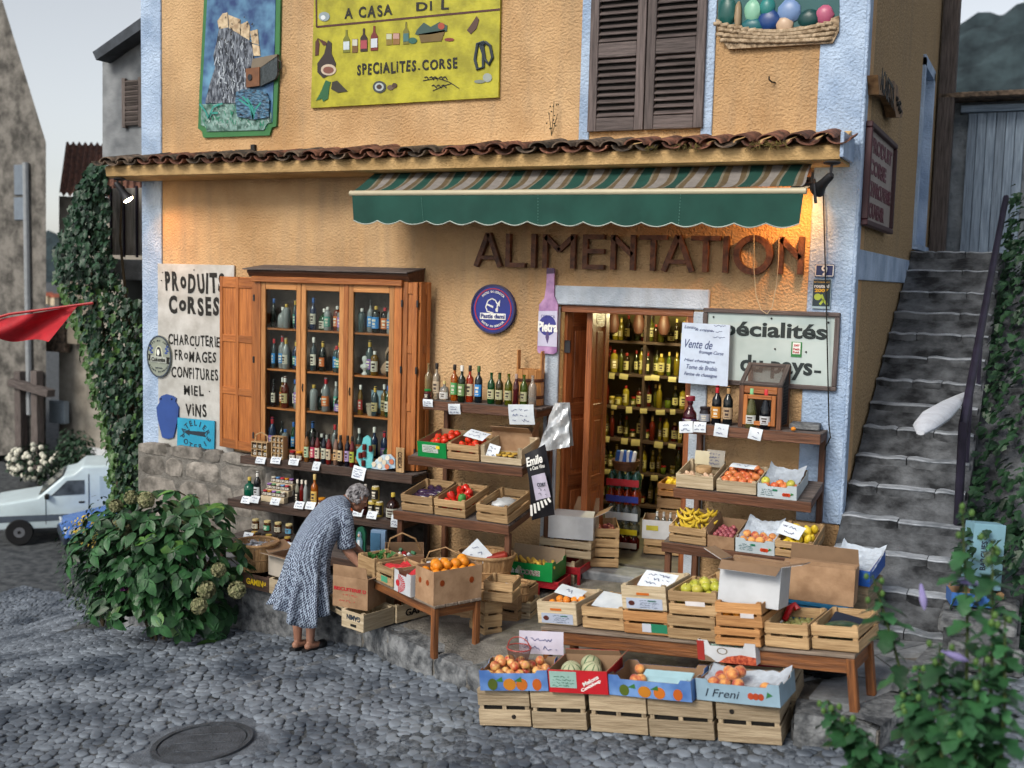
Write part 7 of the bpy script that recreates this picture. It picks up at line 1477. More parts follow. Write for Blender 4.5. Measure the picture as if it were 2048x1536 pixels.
# front row: five upended crates on the cobbles
FA = .25 + 2.5 * SL + .006
pts = [((960, 1453), (1063, 1456)), ((1066, 1458), (1174, 1464)), ((1183, 1465), (1297, 1473)), ((1300, 1475), (1430, 1484)), ((1437, 1485), (1564, 1495))]
fr = []
for i, (p0, p1) in enumerate(pts):
    A, r, w = on_p(p0, p1, FA); t = crate(A, r, w, .34 if i < 4 else .40, .265, 'weathered grey crate in the front row on the cobbles, %s' % ordl(i), 'grey crate', group='crates in the front row', gap=.028)
    bx('middle_batten', t, (w * .5, .014, .132), (.03, .012, .25), 'grey crate', .001); bx('top_board', t, (w / 2, .18, .262), (w - .02, .31, .008), 'grey crate', .001); bx('dark_sheet', t, (w / 2, .03, .13), (w - .08, .004, .2), C_('16130f'), 0); fr.append((A, r, w))  # near-black sheet set just behind the front slats
    if i in (0, 4): mb = MB(); poly(mb, disc(w * (.68 if i == 0 else .25), .075 if i == 0 else .205, .016), -.0015, 0); mb.build('knot', C_('1a140e'), t)
def ft(p0, p1, d, h, label, out, name, **k):
    A, r, w = on_p(p0, p1, FA + .276); return carton(A, r, w, d, h, label, out, name=name, cat='tray', **k), w
m_fb = mat('blue fruit print', (.06, .16, .45), .45, .2, 4, col2=(.16, .30, .60))
def pumpkins(t, w, h):
    for x, rx, c in ((.19, .035, '4a5a14'), (.44, .045, 'b8751a'), (.62, .04, 'b8651a'), (.84, .032, 'b85a14')): mb = MB(); poly(mb, disc(w * x, h * .36, rx, h * .34, 16), -.002, 0); mb.build('printed_fruit', C_(c), t)
    for x in (.27, .55): mb = MB(); poly(mb, [(w * x - .02, h * .55), (w * x + .03, h * .8), (w * x + .035, h * .5)], -.003, 0); mb.build('printed_leaf', C_('2f6a2a'), t)
t, w = ft((961, 1381), (1097, 1382), .32, .12, 'blue printed tray of peaches at the left of the front row', m_fb, 'peach_tray', raise_=.02); pumpkins(t, w, .12)
heap(t, 'nectarine', .02, w - .02, .02, .3, .06, .036, 'pink and yellow nectarine in the left blue tray', 'nectarines in the left blue tray', 4, 2, .9); U2 = Matrix.Translation(t.location) @ t.rotation_euler.to_matrix().to_4x4()
card(U2 @ Vector((w * .78, .31, .24)), .32, .16, 'large white handwritten sign standing behind the peaches', (R(-8), R(-4), t.rotation_euler.z), 2, name='handwritten_sign', cat='sign', m=C_('b9b4c4'))
tn = thing('wire_basket', 'round red-rimmed mesh basket standing on the peaches', 'basket', U2 @ Vector((w * .48, .2, .14))); m_wire = mat('copper mesh', (.18, .07, .05), .4, .2, metal=.4)
mb = MB(); mb.tube([(.085 * math.cos(a), .085 * math.sin(a), .1) for a in [2 * PI * k / 28 for k in range(29)]], .004, 6); mb.build('rim', C_('a03a34', .4), tn, True)
mb = MB(); mb.tube([(.085 * math.cos(a), 0, .1 + .075 * math.sin(a)) for a in [PI * k / 18 for k in range(19)]], .004, 6); mb.build('handle', C_('a03a34', .4), tn, True)
mb = MB()
for k in range(36): a = 2 * PI * k / 36; mb.tube([(.06 * math.cos(a), .06 * math.sin(a), 0), (.085 * math.cos(a), .085 * math.sin(a), .1)], .0012, 4)
for k in range(12): rr_ = .06 + .025 * k / 11; mb.tube([(rr_ * math.cos(a), rr_ * math.sin(a), .1 * k / 11) for a in [2 * PI * j / 24 for j in range(25)]], .0012, 4)
mb.build('mesh', m_wire, tn)['kind'] = 'stuff'
t, w = ft((1099, 1384), (1217, 1390), .36, .155, 'red printed carton of striped melons in the front row', C_('b01420', .45), 'melon_carton', flaps=(('back', .05, R(-30)), ('right', .07, R(50))))
bx('label', t, (w * .25, -.002, .09), (w * .46, .002, .11), C_('8fb0a8'), 0); scribble(t, (w * .25, -.0035, .08), w * .4, .08, C_('2a5a4a'), 4, 6, th=.004); text(t, 'Melons', (w * .72, -.002, .09), w * .3, .028, K_white, .03, roll=.5); text(t, 'Cantaloup', (w * .72, -.002, .055), w * .38, .028, K_white, .03, roll=.5)
U2 = Matrix.Translation(t.location) @ t.rotation_euler.to_matrix().to_4x4()
for k, (x, y) in enumerate(((.28, .14), (.62, .16), (.5, .29))): fruit('melon', U2 @ Vector((w * x, y, .105)), 'striped cantaloupe melon in the red carton, %s' % ('left', 'right', 'rear')[k], 'melons in the red carton', rg, .98, (.3, .2 * k, k))
t, w = ft((1219, 1389), (1384, 1405), .34, .11, 'blue printed tray, nearly empty, in the middle of the front row', m_fb, 'empty_peach_tray', raise_=.025); pumpkins(t, w, .11); U2 = Matrix.Translation(t.location) @ t.rotation_euler.to_matrix().to_4x4()
for k, (x, y) in enumerate(((.36, .06), (.2, .26), (.3, .05))): fruit('peach', U2 @ Vector((w * x, y, .1)), 'last peach in the nearly empty blue tray, %s' % ('front', 'back', 'half hidden')[k], 'peaches in the nearly empty tray', rg)
for y in (.09, .22): bx('pale_liner', t, (w * .58, y, .085), (w * .6, .09, .012), C_('9fc4d0', .5), .003, (R(20), 0, 0))
t, w = ft((1394, 1399), (1561, 1416), .34, .115, 'light blue printed tray of peaches reading I Freni', mat('light blue print', (.27, .40, .50), .5, .1), 'peach_tray', raise_=.025); text(t, 'I Freni', (w * .32, -.002, .055), w * .42, .05, K_ink, .0, shear=.3)
for k in range(3): mb = MB(); poly(mb, disc(w * (.66 + .06 * k), .055, .02, .022, 12), -.002, 0); mb.build('printed_fruit', C_('a8401c'), t)
mb = MB(); poly(mb, [(w * .84, .05), (w * .92, .07), (w * .86, .09)], -.003, 0); mb.build('printed_leaf', C_('2f6a3a'), t)
heap(t, 'peach', .06, w * .62, .02, .27, .06, .0385, 'dark rosy peach in the light blue tray', 'peaches in the light blue tray', 3, 2, .95, 1.08); liner(t, w, .34, .04, '', 9); U2 = Matrix.Translation(t.location) @ t.rotation_euler.to_matrix().to_4x4(); fruit('peach', U2 @ Vector((w * .8, .07, .09)), 'single peach apart at the right of the light blue tray', None, rg)
A, r, w = fr[4]; P = A + r.col[1] * .415 + r.col[0] * -.06; t = crate(P, r, w + .09, .3, .27, 'lower grey crate behind the peach tray', 'grey crate', gap=.025); t = crate(P + r.col[2] * .275, r, w + .09, .3, .2, 'grey crate lined with red paper holding grapes', 'grey crate')
mb = MB(); mb.grid(lambda a, b: (.03 + (w - .03) * a, .03 + .02 * math.sin(a * 9), .05 + .12 * b), 12, 3); mb.grid(lambda a, b: (.03 + (w - .03) * a, .27 + .01 * math.sin(a * 9), .05 + .13 * b), 12, 3); mb.build('red_paper', mat('red tissue', (.50, .02, .06), .45, .2, 12), t, True)
mb = MB()
for k in range(170): mb.ball((rg.uniform(.05, w - .04), rg.uniform(.06, .24), .09 + rg.uniform(0, .04)), .011, 7, 5)
mb.build('grapes', fm('green grape skin', (.22, .22, .07), (.34, .30, .12), .3), t, True)['kind'] = 'stuff'
# dark plastic bag under the bench
mb = MB(); P = PLN(1640, 1350, AP + .0); mb.ball((0, 0, .09), (.2, .14, .1), 18, 10, jit=.12, rn=rg); tag(mb.build('bin_bag', mat('black plastic', (.012, .014, .02), .25, .3, 12, .5, 20), smooth=True, loc=P, ang=70), 'black plastic bag under the right bench', 'bag')

# ================================================================== THE OLD WOMAN, bent over the shelves
FT = G(608, 1314, 0); wz = street_z(FT.x, FT.y); fx, fy = FT.x, FT.y
def limb(mb, pts, rs, n=12): # tapered capsule chain
    mb.tube(pts, rs, n); [mb.ball(p, r * .99, 12, 8) for p, r in ((pts[0], rs[0]), (pts[-1], rs[-1]))]
wm = thing('person', 'grey-haired woman in blue patterned dress bending over the shelves', 'person', (fx, fy, wz), R(-0))
# body frame: x to the right of the picture along the shop front, y towards the shop
V3 = Vector
hipL, hipR = V3((-.08, .02, .84)), V3((.08, .06, .84)); ankL, ankR = V3((-.055, -.02, .09)), V3((.065, .0, .09))
chest = V3((.06, .30, 1.17)); sh = V3((.09, .40, 1.25)); neck = V3((.14, .46, 1.30)); head = V3((.205, .51, 1.305))
shR, elR, wrR = V3((.225, .28, 1.18)), V3((.25, .29, .88)), V3((.40, .34, .71)); shL, elL, wrL = V3((-.06, .45, 1.18)), V3((.04, .55, .93)), V3((.16, .65, .77))
mb = MB()
limb(mb, [V3((0, .04, .80)), V3((.02, .09, .92)), V3((.06, .2, 1.06)), chest, sh], [.15, .145, .135, .13, .09], 16)
for hp, ak, kn in ((hipL, ankL, V3((-.07, -.015, .47))), (hipR, ankR, V3((.072, .02, .47)))):
    limb(mb, [hp, hp.lerp(kn, .5), kn, kn.lerp(ak, .3) + V3((0, -.012, 0)), kn.lerp(ak, .75), ak], [.095, .08, .056, .058, .042, .036])
    limb(mb, [ak + V3((0, -.03, -.045)), ak + V3((.02, .05, -.05)), ak + V3((.045, .14, -.062))], [.034, .036, .026])
limb(mb, [sh, neck, head + V3((-.03, -.02, .0))], [.075, .058, .06])
for s_, e_, w_ in ((shR, elR, wrR), (shL, elL, wrL)):
    limb(mb, [s_, s_.lerp(e_, .5), e_, e_.lerp(w_, .25), e_.lerp(w_, .75), w_], [.062, .052, .044, .045, .032, .026])
    d = (w_ - e_).normalized(); side = d.cross(V3((0, 0, 1))).normalized(); dn = side.cross(d)
    palm = w_ + d * .05; limb(mb, [w_, w_ + d * .03, palm, w_ + d * .08], [.024, .03, .034, .03])
    for k, (o_, L) in enumerate(((-.026, .062), (-.009, .072), (.009, .068), (.026, .054))):
        b_ = w_ + d * .085 + side * o_; m_ = b_ + d * L * .5 + side * o_ * .25 + dn * .004; e2 = m_ + d * L * .42 - dn * .018 + side * o_ * .2; limb(mb, [b_ - d * .02, b_, m_, e2], [.011, .0105, .0095, .008], 8)
    th = w_ + d * .03 - side * .028; limb(mb, [w_ + d * .02 - side * .012, th, th + d * .032 - side * .022, th + d * .058 - side * .026 - dn * .01], [.014, .0125, .0105, .009], 8)
# head with face, looking down to the right
hd = (V3((.75, .42, -.42))).normalized(); hs_ = V3((hd.y, -hd.x, 0)).normalized(); hu = hs_.cross(hd)
HT = Matrix(((hd.x, hs_.x, hu.x, head.x), (hd.y, hs_.y, hu.y, head.y), (hd.z, hs_.z, hu.z, head.z), (0, 0, 0, 1)))
def hball(c, r): mb.ball(c, r, 14, 10, T=HT)
hball((0, 0, .01), (.092, .073, .105)); hball((.03, 0, -.045), (.062, .056, .065)); hball((.088, 0, -.012), (.02, .014, .024)); hball((.10, 0, -.02), (.013, .013, .011)); hball((.07, 0, -.09), (.022, .026, .018))
hball((.078, .028, .012), (.014, .022, .01)); hball((.078, -.028, .012), (.014, .022, .01)); hball((.076, 0, -.055), (.016, .026, .007)); hball((.078, 0, -.066), (.014, .022, .007))
for s in (-1, 1): hball((-.01, s * .074, -.015), (.02, .01, .032))
me = mb.mesh('body', mat('weathered skin', (.30, .14, .09), .55, .18, 12, .1, 120, col2=(.40, .21, .145))); bo = bpy.data.objects.new('body', me)
rm = bo.modifiers.new('r', 'REMESH'); rm.mode = 'VOXEL'; rm.voxel_size = .0052; sm = bo.modifiers.new('s', 'SMOOTH'); sm.iterations = 5; sm.factor = .5
me2 = baked(bo); me2.polygons.foreach_set('use_smooth', [True] * len(me2.polygons)); obj('body', me2, wm)
for s in (-1, 1): MB().ball((.084, s * .027, .004), (.009, .012, .008), 10, 6, T=HT).build('eye', C_('2a2420', .2), wm, True)
# hair: short grey waves
hm = MB(); rh = random.Random(3)
for k in range(300):
    a, b = rh.uniform(0, 2 * PI), rh.uniform(-.35, 1.5); v = V3((-.012 + .094 * math.cos(b) * math.cos(a), .08 * math.cos(b) * math.sin(a), .02 + .108 * math.sin(b)))
    if v.x > .045 and v.z < .075: continue
    if v.x > .02 and v.z < .02: continue
    n_ = v.normalized(); tg = n_.cross(V3((rh.uniform(-1, 1), rh.uniform(-1, 1), .3))).normalized(); hm.tube([v - tg * .026 - n_ * .004, v - tg * .01 + n_ * .009, v + tg * .01 + n_ * .008, v + tg * .028 - n_ * .004], [.003, .009, .009, .003], 6, T=HT)
hm.ball((-.012, 0, .025), (.088, .074, .094), 16, 10, T=HT); hm.build('hair', mat('grey hair', (.16, .15, .16), .55, .3, 22, .6, 90, col2=(.40, .39, .41)), wm, True, ang=80)
# dress: lofted rings from neck to hem, with folds below the hips
m_dr = bpy.data.materials.new('blue and white small print'); m_dr.use_nodes = True; N = m_dr.node_tree.nodes; L_ = m_dr.node_tree.links; b_ = N['Principled BSDF']; b_.inputs['Roughness'].default_value = .85
tc = N.new('ShaderNodeTexCoord'); vo = N.new('ShaderNodeTexVoronoi'); vo.inputs['Scale'].default_value = 74; vo.inputs['Randomness'].default_value = .3; mp = N.new('ShaderNodeMapping'); mp.inputs['Rotation'].default_value = (0, .5, .6); mp.inputs['Scale'].default_value = (1, 1, .62); L_.new(tc.outputs['Object'], mp.inputs[0]); L_.new(mp.outputs[0], vo.inputs['Vector'])
cr = N.new('ShaderNodeValToRGB'); cr.color_ramp.elements[0].position = .43; cr.color_ramp.elements[0].color = (.018, .026, .06, 1); cr.color_ramp.elements[1].position = .60; cr.color_ramp.elements[1].color = (.36, .44, .56, 1); L_.new(vo.outputs['Distance'], cr.inputs[0]); L_.new(cr.outputs[0], b_.inputs['Base Color'])
rings = [ # centre, half width across, half depth, tilt axis (how far the ring leans)
 (V3((-.015, -.03, .36)), .27, .245, .0, .042), (V3((-.01, -.02, .46)), .25, .222, .0, .036), (V3((.0, .0, .58)), .226, .2, .0, .026), (V3((.0, .02, .70)), .21, .19, .05, .012), (V3((.005, .04, .82)), .20, .19, .15, .006), (V3((.02, .08, .93)), .185, .172, .45, .003), (V3((.03, .15, 1.03)), .19, .16, .75, .003), (V3((.05, .23, 1.115)), .195, .152, .95, .002), (V3((.07, .31, 1.185)), .195, .142, 1.05, .0), (V3((.09, .375, 1.235)), .165, .122, 1.1, .0), (V3((.11, .415, 1.265)), .115, .092, 1.1, 0), (V3((.128, .44, 1.285)), .074, .07, 1.1, 0)]
dm = MB(); n = 72; vs = []
for i, (c, hw, hdp, tl, fold) in enumerate(rings):
    for k in range(n):
        a = 2 * PI * k / n; f = fold * (math.sin(a * 9 + .6) + .6 * math.sin(a * 14 + 2)); f2 = fold * .9 * math.sin(a * 3 + 1)
        p = V3(((hw + f) * math.cos(a), (hdp + f) * math.sin(a), 0)); p = Matrix.Rotation(-tl, 3, 'X') @ p; p = Matrix.Rotation(-.38 * min(1, tl), 3, 'Z') @ p
        if i == 0: p.z += .035 * math.sin(a * 2 + .4) + f2 - .04 * math.cos(a - .3)
        vs.append(c + p)
dm.add(vs, [(i * n + k, i * n + (k + 1) % n, (i + 1) * n + (k + 1) % n, (i + 1) * n + k) for i in range(len(rings) - 1) for k in range(n)])
for s_, e_ in ((shR, elR), (shL, elL)):
    d = e_ - s_; dm.tube([s_ - d * .12 + (V3((.08, .3, 1.2)) - s_) * .25, s_, s_ + d * .35, s_ + d * .7, s_ + d * .92], [.085, .088, .082, .08, .084], 20, cap=False)
do = bpy.data.objects.new('dress', dm.mesh('dress', m_dr, True, 80)); ss = do.modifiers.new('s', 'SUBSURF'); ss.levels = 1; so_ = do.modifiers.new('t', 'SOLIDIFY'); so_.thickness = .004; obj('dress', baked(do), wm)
for ak, nm in ((ankL, 'left'), (ankR, 'right')):
    mb = MB(); c0 = ak + V3((.0, -.0, -.1)); out = [(-.036, -.075), (.03, -.08), (.045, .0), (.062, .09), (.062, .15), (.035, .185), (.0, .16), (-.03, .05)]
    nn = len(out); mb.add([(c0.x + x, c0.y + y, .0 - .01) for x, y in out] + [(c0.x + x, c0.y + y, .028) for x, y in out], [tuple(range(nn))[::-1], tuple(range(nn, 2 * nn))] + [(i, (i + 1) % nn, (i + 1) % nn + nn, i + nn) for i in range(nn)])
    mb.ball((c0.x + .035, c0.y + .12, .03), (.048, .072, .04), 14, 8); mb.build('shoe', mat('black leather', (.012, .012, .014), .45, .2), wm, True, ang=50)
# ================================================================== PLANTS
ri = random.Random(31)
def leaf_geo(L, w, lobes=False, fold=.25, n=4):
    vs = []; 
    for i in range(n + 1):
        t_ = i / n; ww = w * math.sin(PI * min(1, t_ * .92 + .08)) ** .8 * (1 - .25 * t_)
        if lobes: ww = w * (.35, 1.0, .55, .75, .05)[i]
        y = L * t_; z_ = -.18 * L * t_ * t_
        vs += [(-ww, y, z_ + fold * ww), (0, y, z_), (ww, y, z_ + fold * ww)]
    return vs, [(i * 3 + a, i * 3 + a + 1, i * 3 + a + 4, i * 3 + a + 3) for i in range(n) for a in (0, 1)]
def leafm(name, c1, c2, rough=.45): return mat(name, c1, rough, .2, 9, .15, 60, col2=c2, orand=.45)
m_hyd = leafm('hydrangea leaf', (.012, .052, .018), (.032, .11, .034)); m_hyd2 = leafm('young hydrangea leaf', (.05, .14, .025), (.09, .20, .04)); m_ivy = leafm('vine leaf', (.006, .028, .016), (.02, .07, .03)); m_ivy2 = leafm('light vine leaf', (.03, .085, .016), (.06, .13, .03)); m_dk = leafm('dark small leaf', (.012, .045, .022), (.03, .085, .035))  # the small leaf is simply a darker green
m_stem = mat('brown stem', (.06, .045, .025), .8, .3)
def face(n, up=V3((0, 0, 1)), roll=0.0):
    n = n.normalized(); q_ = (Matrix.Rotation(roll, 4, n) @ n.to_track_quat('Z', 'Y').to_matrix().to_4x4()); return q_
def leaves_on(mb, geo, pts, rn, smin=.8, smax=1.2, droop=.5, mi=0):
    for p, n in pts:
        d = V3((n.x, n.y, 0)); d = d.normalized() if d.length > .01 else V3((1, 0, 0)); a = math.atan2(d.y, d.x) - PI / 2 + rn.uniform(-.9, .9); s = rn.uniform(smin, smax)
        T = Matrix.Translation(p) @ Matrix.Rotation(a, 4, 'Z') @ Matrix.Rotation(-droop + rn.uniform(-.5, .5), 4, 'X') @ Matrix.Rotation(rn.uniform(-.4, .4), 4, 'Y') @ Matrix.Scale(s, 4); mb.add(*geo, mi, T)
# hydrangea in front of the terrace wall
hyC = V3((-6.0, -1.75, .22)); hy = thing('hydrangea', 'large dark green hydrangea bush with fading flower heads by the terrace wall', 'bush', (hyC.x, hyC.y, street_z(hyC.x, hyC.y)))
geo = leaf_geo(.165, .056); base = hy.location.copy(); lm = [MB().add(*geo).mesh('leaf', m, True, 80) for m in (m_hyd, m_hyd, m_hyd, m_hyd2)]
def hyd_pt(rn, rad=1.0):
    while True:
        v = V3((rn.gauss(0, 1), rn.gauss(0, 1), rn.gauss(0, 1))).normalized()
        if v.y < .55 and v.z > -.75: break
    k = 1 + .12 * math.sin(v.x * 7 + v.z * 5) + .08 * math.sin(v.z * 13); return hyC + V3((v.x * .92 * k, v.y * .52 * k, .36 + v.z * .80 * k)) if rad == 1 else hyC + V3((v.x * .92 * k * rad, v.y * .52 * k * rad, .36 + v.z * .80 * k * rad)), v
# rosettes of large leaves
cnt = 0
while cnt < 290:
    p, v = hyd_pt(ri)
    for k in range(5):
        a = 2 * PI * k / 5 + ri.uniform(-.3, .3); T = face(v * .8 + V3((0, -.25, .55))) @ Matrix.Rotation(a, 4, 'Z') @ Matrix.Rotation(R(-14 + ri.uniform(-14, 10)), 4, 'X'); s = ri.uniform(.7, 1.15)
        obj('leaf', lm[ri.randrange(4) if k < 2 else 0], hy, p - base, T.to_euler(), s); cnt += 1
mb = MB(); leaves_on(mb, geo, [hyd_pt(ri, ri.uniform(.35, .9)) for _ in range(1300)], ri, .6, 1.0); mb.build('inner_foliage', m_hyd, hy, loc=-base)['kind'] = 'stuff'
mb = MB()
for k in range(9): a = 2 * PI * k / 9; mb.tube([V3((.1 * math.cos(a), .08 * math.sin(a), 0)), V3((.35 * math.cos(a), .2 * math.sin(a), .5)), V3((.6 * math.cos(a), .35 * math.sin(a), .85))], [.015, .012, .006], 6)
mb.build('stems', m_stem, hy, True)
m_fl = [mat('faded hydrangea floret', (.17, .20, .08), .8, .3, 30, col2=(.34, .32, .18)), mat('pink hydrangea floret', (.30, .06, .28), .7, .3, 30, col2=(.45, .12, .40))]
flo = []
for m in m_fl:
    mb = MB(); rr = random.Random(2)
    for k in range(120):
        v = V3((rr.gauss(0, 1), rr.gauss(0, 1), rr.gauss(0, 1))).normalized(); p = v * .062; T = Matrix.Translation(p) @ face(v, roll=rr.uniform(0, 3)); s = .022
        mb.add([(-s, 0, .012), (0, -s, .002), (s, 0, .012), (0, s, .002), (0, 0, 0)], [(0, 1, 4), (1, 2, 4), (2, 3, 4), (3, 0, 4)], 0, T)
    mb.ball((0, 0, 0), .045, 10, 8); flo.append(mb.mesh('flower_head', m))
for px, py, c in ((262, 995, 0), (292, 1000, 0), (232, 1012, 0), (240, 1045, 0), (250, 1062, 0), (256, 1085, 0), (265, 1150, 0), (248, 1177, 1), (268, 1187, 0), (437, 1140, 0), (413, 1180, 0), (474, 1180, 0), (398, 1212, 0)):
    p = W(px, py, hyC.y - .42 if 280 < px < 400 else hyC.y - .25); obj('flower_head', flo[c], hy, p - base, (ri.uniform(0, 3), ri.uniform(0, 3), 0), ri.uniform(.9, 1.25) * (.8 if c else 1))
# smaller-leaved shrub to its left, with a few yellow sprays
sbC = W(205, 1150, -1.2); sb = thing('small_leaf_shrub', 'small-leaved dark shrub with yellow tips left of the hydrangea', 'bush', (sbC.x, sbC.y, street_z(sbC.x, sbC.y)))
g2 = leaf_geo(.055, .017, n=3); mb = MB(); pts = []
for k in range(1900):
    v = V3((ri.gauss(0, 1), ri.gauss(0, 1), ri.gauss(0, 1))).normalized(); r_ = ri.uniform(.5, 1.05) * (1 + .2 * math.sin(v.z * 9 + v.x * 6)); pts.append((V3((v.x * .42 * r_, v.y * .4 * r_, sbC.z + .1 - sb.location.z + v.z * .62 * r_)), v))
leaves_on(mb, g2, pts, ri); mb.build('foliage', m_dk, sb)['kind'] = 'stuff'
mb = MB(); leaves_on(mb, g2, [(V3((ri.uniform(-.1, .3), -.25 + ri.uniform(-.1, .1), sbC.z - sb.location.z + .5 + ri.uniform(-.12, .2))), V3((0, -1, .5))) for _ in range(160)], ri, .5, .8); mb.build('yellow_tips', mat('yellow leaf', (.35, .26, .03), .6, .3), sb)['kind'] = 'stuff'
mb = MB()
for k in range(5): mb.tube([V3((0, 0, 0)), V3((ri.uniform(-.15, .15), ri.uniform(-.1, .1), .4)), V3((ri.uniform(-.3, .3), ri.uniform(-.2, .2), .9))], [.012, .01, .005], 6)
mb.build('stems', m_stem, sb, True)
# climbing vine at the house corner
vn = thing('climbing_vine', 'dark climbing vine hanging thickly down the left corner of the house', 'vine', (-8.5, .5, -.3)); vb = vn.location.copy()
prof = [(325, 185, 208), (370, 160, 212), (430, 140, 218), (500, 112, 220), (560, 112, 240), (620, 140, 285), (700, 165, 292), (780, 185, 295), (850, 205, 300), (920, 220, 302), (970, 225, 300), (1010, 215, 290)]
def vine_rng(y):
    for (ya, a0, a1), (yb, b0, b1) in zip(prof, prof[1:]):
        if ya <= y <= yb: t_ = (y - ya) / (yb - ya); return a0 + (b0 - a0) * t_, a1 + (b1 - a1) * t_
    return 220, 290
g3 = leaf_geo(.085, .04, True); A_, B_ = [], []
for k in range(3900):
    y = ri.uniform(325, 1010); a, b = vine_rng(y); x = ri.uniform(a, b) + ri.gauss(0, 4); Yd = ri.uniform(.1, .75); p = W(x, y, Yd) - vb
    (B_ if (ri.random() < .18 or x < a + 12) and y > 560 else A_).append((p, V3((ri.uniform(-.5, .5), -1, ri.uniform(-.2, .6)))))
for nm, ll, m in (('foliage', A_, m_ivy), ('young_foliage', B_, m_ivy2)): mb = MB(); leaves_on(mb, g3, ll, ri, .7, 1.25, 1.0); mb.build(nm, m, vn)['kind'] = 'stuff'
mb = MB()
for x0, x1 in ((250, 190), (265, 240), (240, 170)): mb.tube([W(x0, 1010, .5) - vb, W((x0 + x1) / 2 + 10, 700, .5) - vb, W(x1, 480, .5) - vb, W(x1 + 5, 340, .5) - vb], [.03, .022, .015, .008], 6)
mb.build('stems', m_stem, vn, True)
# hibiscus in the right foreground
hb_ = thing('hibiscus', 'leafy green hibiscus with furled purple blooms in the right foreground', 'plant', (1.12, -4.9, street_z(1.1, -5))); hbb = hb_.location.copy(); m_hib = leafm('hibiscus leaf', (.016, .065, .026), (.036, .125, .045)); g4 = leaf_geo(.09, .034, True); hl = MB().add(*g4).mesh('leaf', m_hib, True, 80)
stems = [((1745, 1150), (1790, 1300), (1850, 1540), 4.9), ((1925, 1020), (1935, 1250), (1930, 1540), 4.6), ((1655, 1400), (1690, 1480), (1740, 1545), 4.7), ((1880, 1290), (1880, 1400), (1885, 1545), 4.5), ((1985, 1080), (1985, 1300), (1975, 1545), 4.4), ((1820, 1380), (1850, 1450), (1870, 1545), 4.6), ((1700, 1440), (1740, 1500), (1790, 1545), 4.6), ((1960, 1330), (1955, 1430), (1950, 1545), 4.3), ((1840, 1330), (1835, 1430), (1850, 1545), 4.8), ((1920, 1400), (1930, 1460), (1930, 1545), 4.2), ((2010, 1230), (2010, 1400), (2000, 1545), 4.3)]
nl = 0
for (a, b, c, d) in stems:
    P = [DEP(*q_, d) - hbb for q_ in (a, b, c)]; P.append(V3((P[2].x * .5, P[2].y * .5, .0))); mb = MB(); mb.tube(P, [.004, .007, .01, .012], 6); mb.build('stem', C_('3a4a22', .7), hb_, True)
    tt = 0
    for k in range(46):
        t_ = (k / 46) ** 1.1 * 2.2; i0 = min(2, int(t_)); p = P[i0].lerp(P[i0 + 1], t_ - i0); an = 2.4 * k
        T = Matrix.Rotation(an, 4, 'Z') @ Matrix.Rotation(R(10 - 45 * ri.random()), 4, 'X'); s = ri.uniform(.6, 1.5) * (.4 if k < 8 else 1)
        obj('leaf', hl, hb_, p, T.to_euler(), s); nl += 1
    for k in range(4): MB().ball((0, 0, 0), (.012, .012, .016), 8, 6).build('bud', C_('4a6a30', .6), hb_, True, P[0] + V3((ri.uniform(-.05, .05), ri.uniform(-.05, .05), ri.uniform(-.12, .02))))
for (x, y, d, dr) in ((1905, 1310, 4.5, V3((.9, 0, -.35))), (1845, 1190, 4.9, V3((.2, 0, -1))), (1945, 1165, 4.6, V3((-.6, 0, .1)))):
    p = DEP(x, y, d) - hbb; dv = (RIGHT * dr.x + V3((0, 0, dr.z))).normalized(); mb = MB(); mb.tube([p - dv * .05, p - dv * .02, p + dv * .02, p + dv * .05, p + dv * .07], [.006, .012, .017, .012, .003], 8); mb.build('furled_bloom', mat('purple bloom', (.22, .18, .50), .6, .2, col2=(.38, .34, .62)), hb_, True)
# greenery on the bank right of the steps
bk = thing('bank_ivy', 'dark ivy and weeds covering the bank right of the stair rail', 'ivy', (1.6, 1.2, .5)); mb = MB(); pts = []
for k in range(4200): y = ri.uniform(-1.0, 5); z_ = .9 + max(0, y) * .62 + ri.uniform(-.9, .75); pts.append((V3((1.06 + ri.random() ** 1.5 * .8, y, max(.9, z_))) - bk.location, V3((-1, -.7, .6))))
leaves_on(mb, g3, pts, ri, .8, 1.4, .6); mb.build('foliage', m_dk, bk)['kind'] = 'stuff'
# weeds in the kerb joints
for i, (x, y) in enumerate(((858, 1350), (1100, 1470), (1270, 1490))):
    p = G(x, y, .2); t = thing('kerb_weed', ('tuft of weeds growing at the foot of the kerb', 'small weed between cobbles before the second front crate', 'small weed between cobbles before the third front crate')[i], 'weed', (p.x, p.y, street_z(p.x, p.y))); mb = MB(); leaves_on(mb, leaf_geo(.05, .009, n=2), [(V3((ri.uniform(-.05, .05), ri.uniform(-.03, .03), 0)), V3((ri.uniform(-1, 1), ri.uniform(-1, 1), 1))) for _ in range(26)], ri, .6, 1.3, -.7); mb.build('blades', m_hyd2, t)['kind'] = 'stuff'

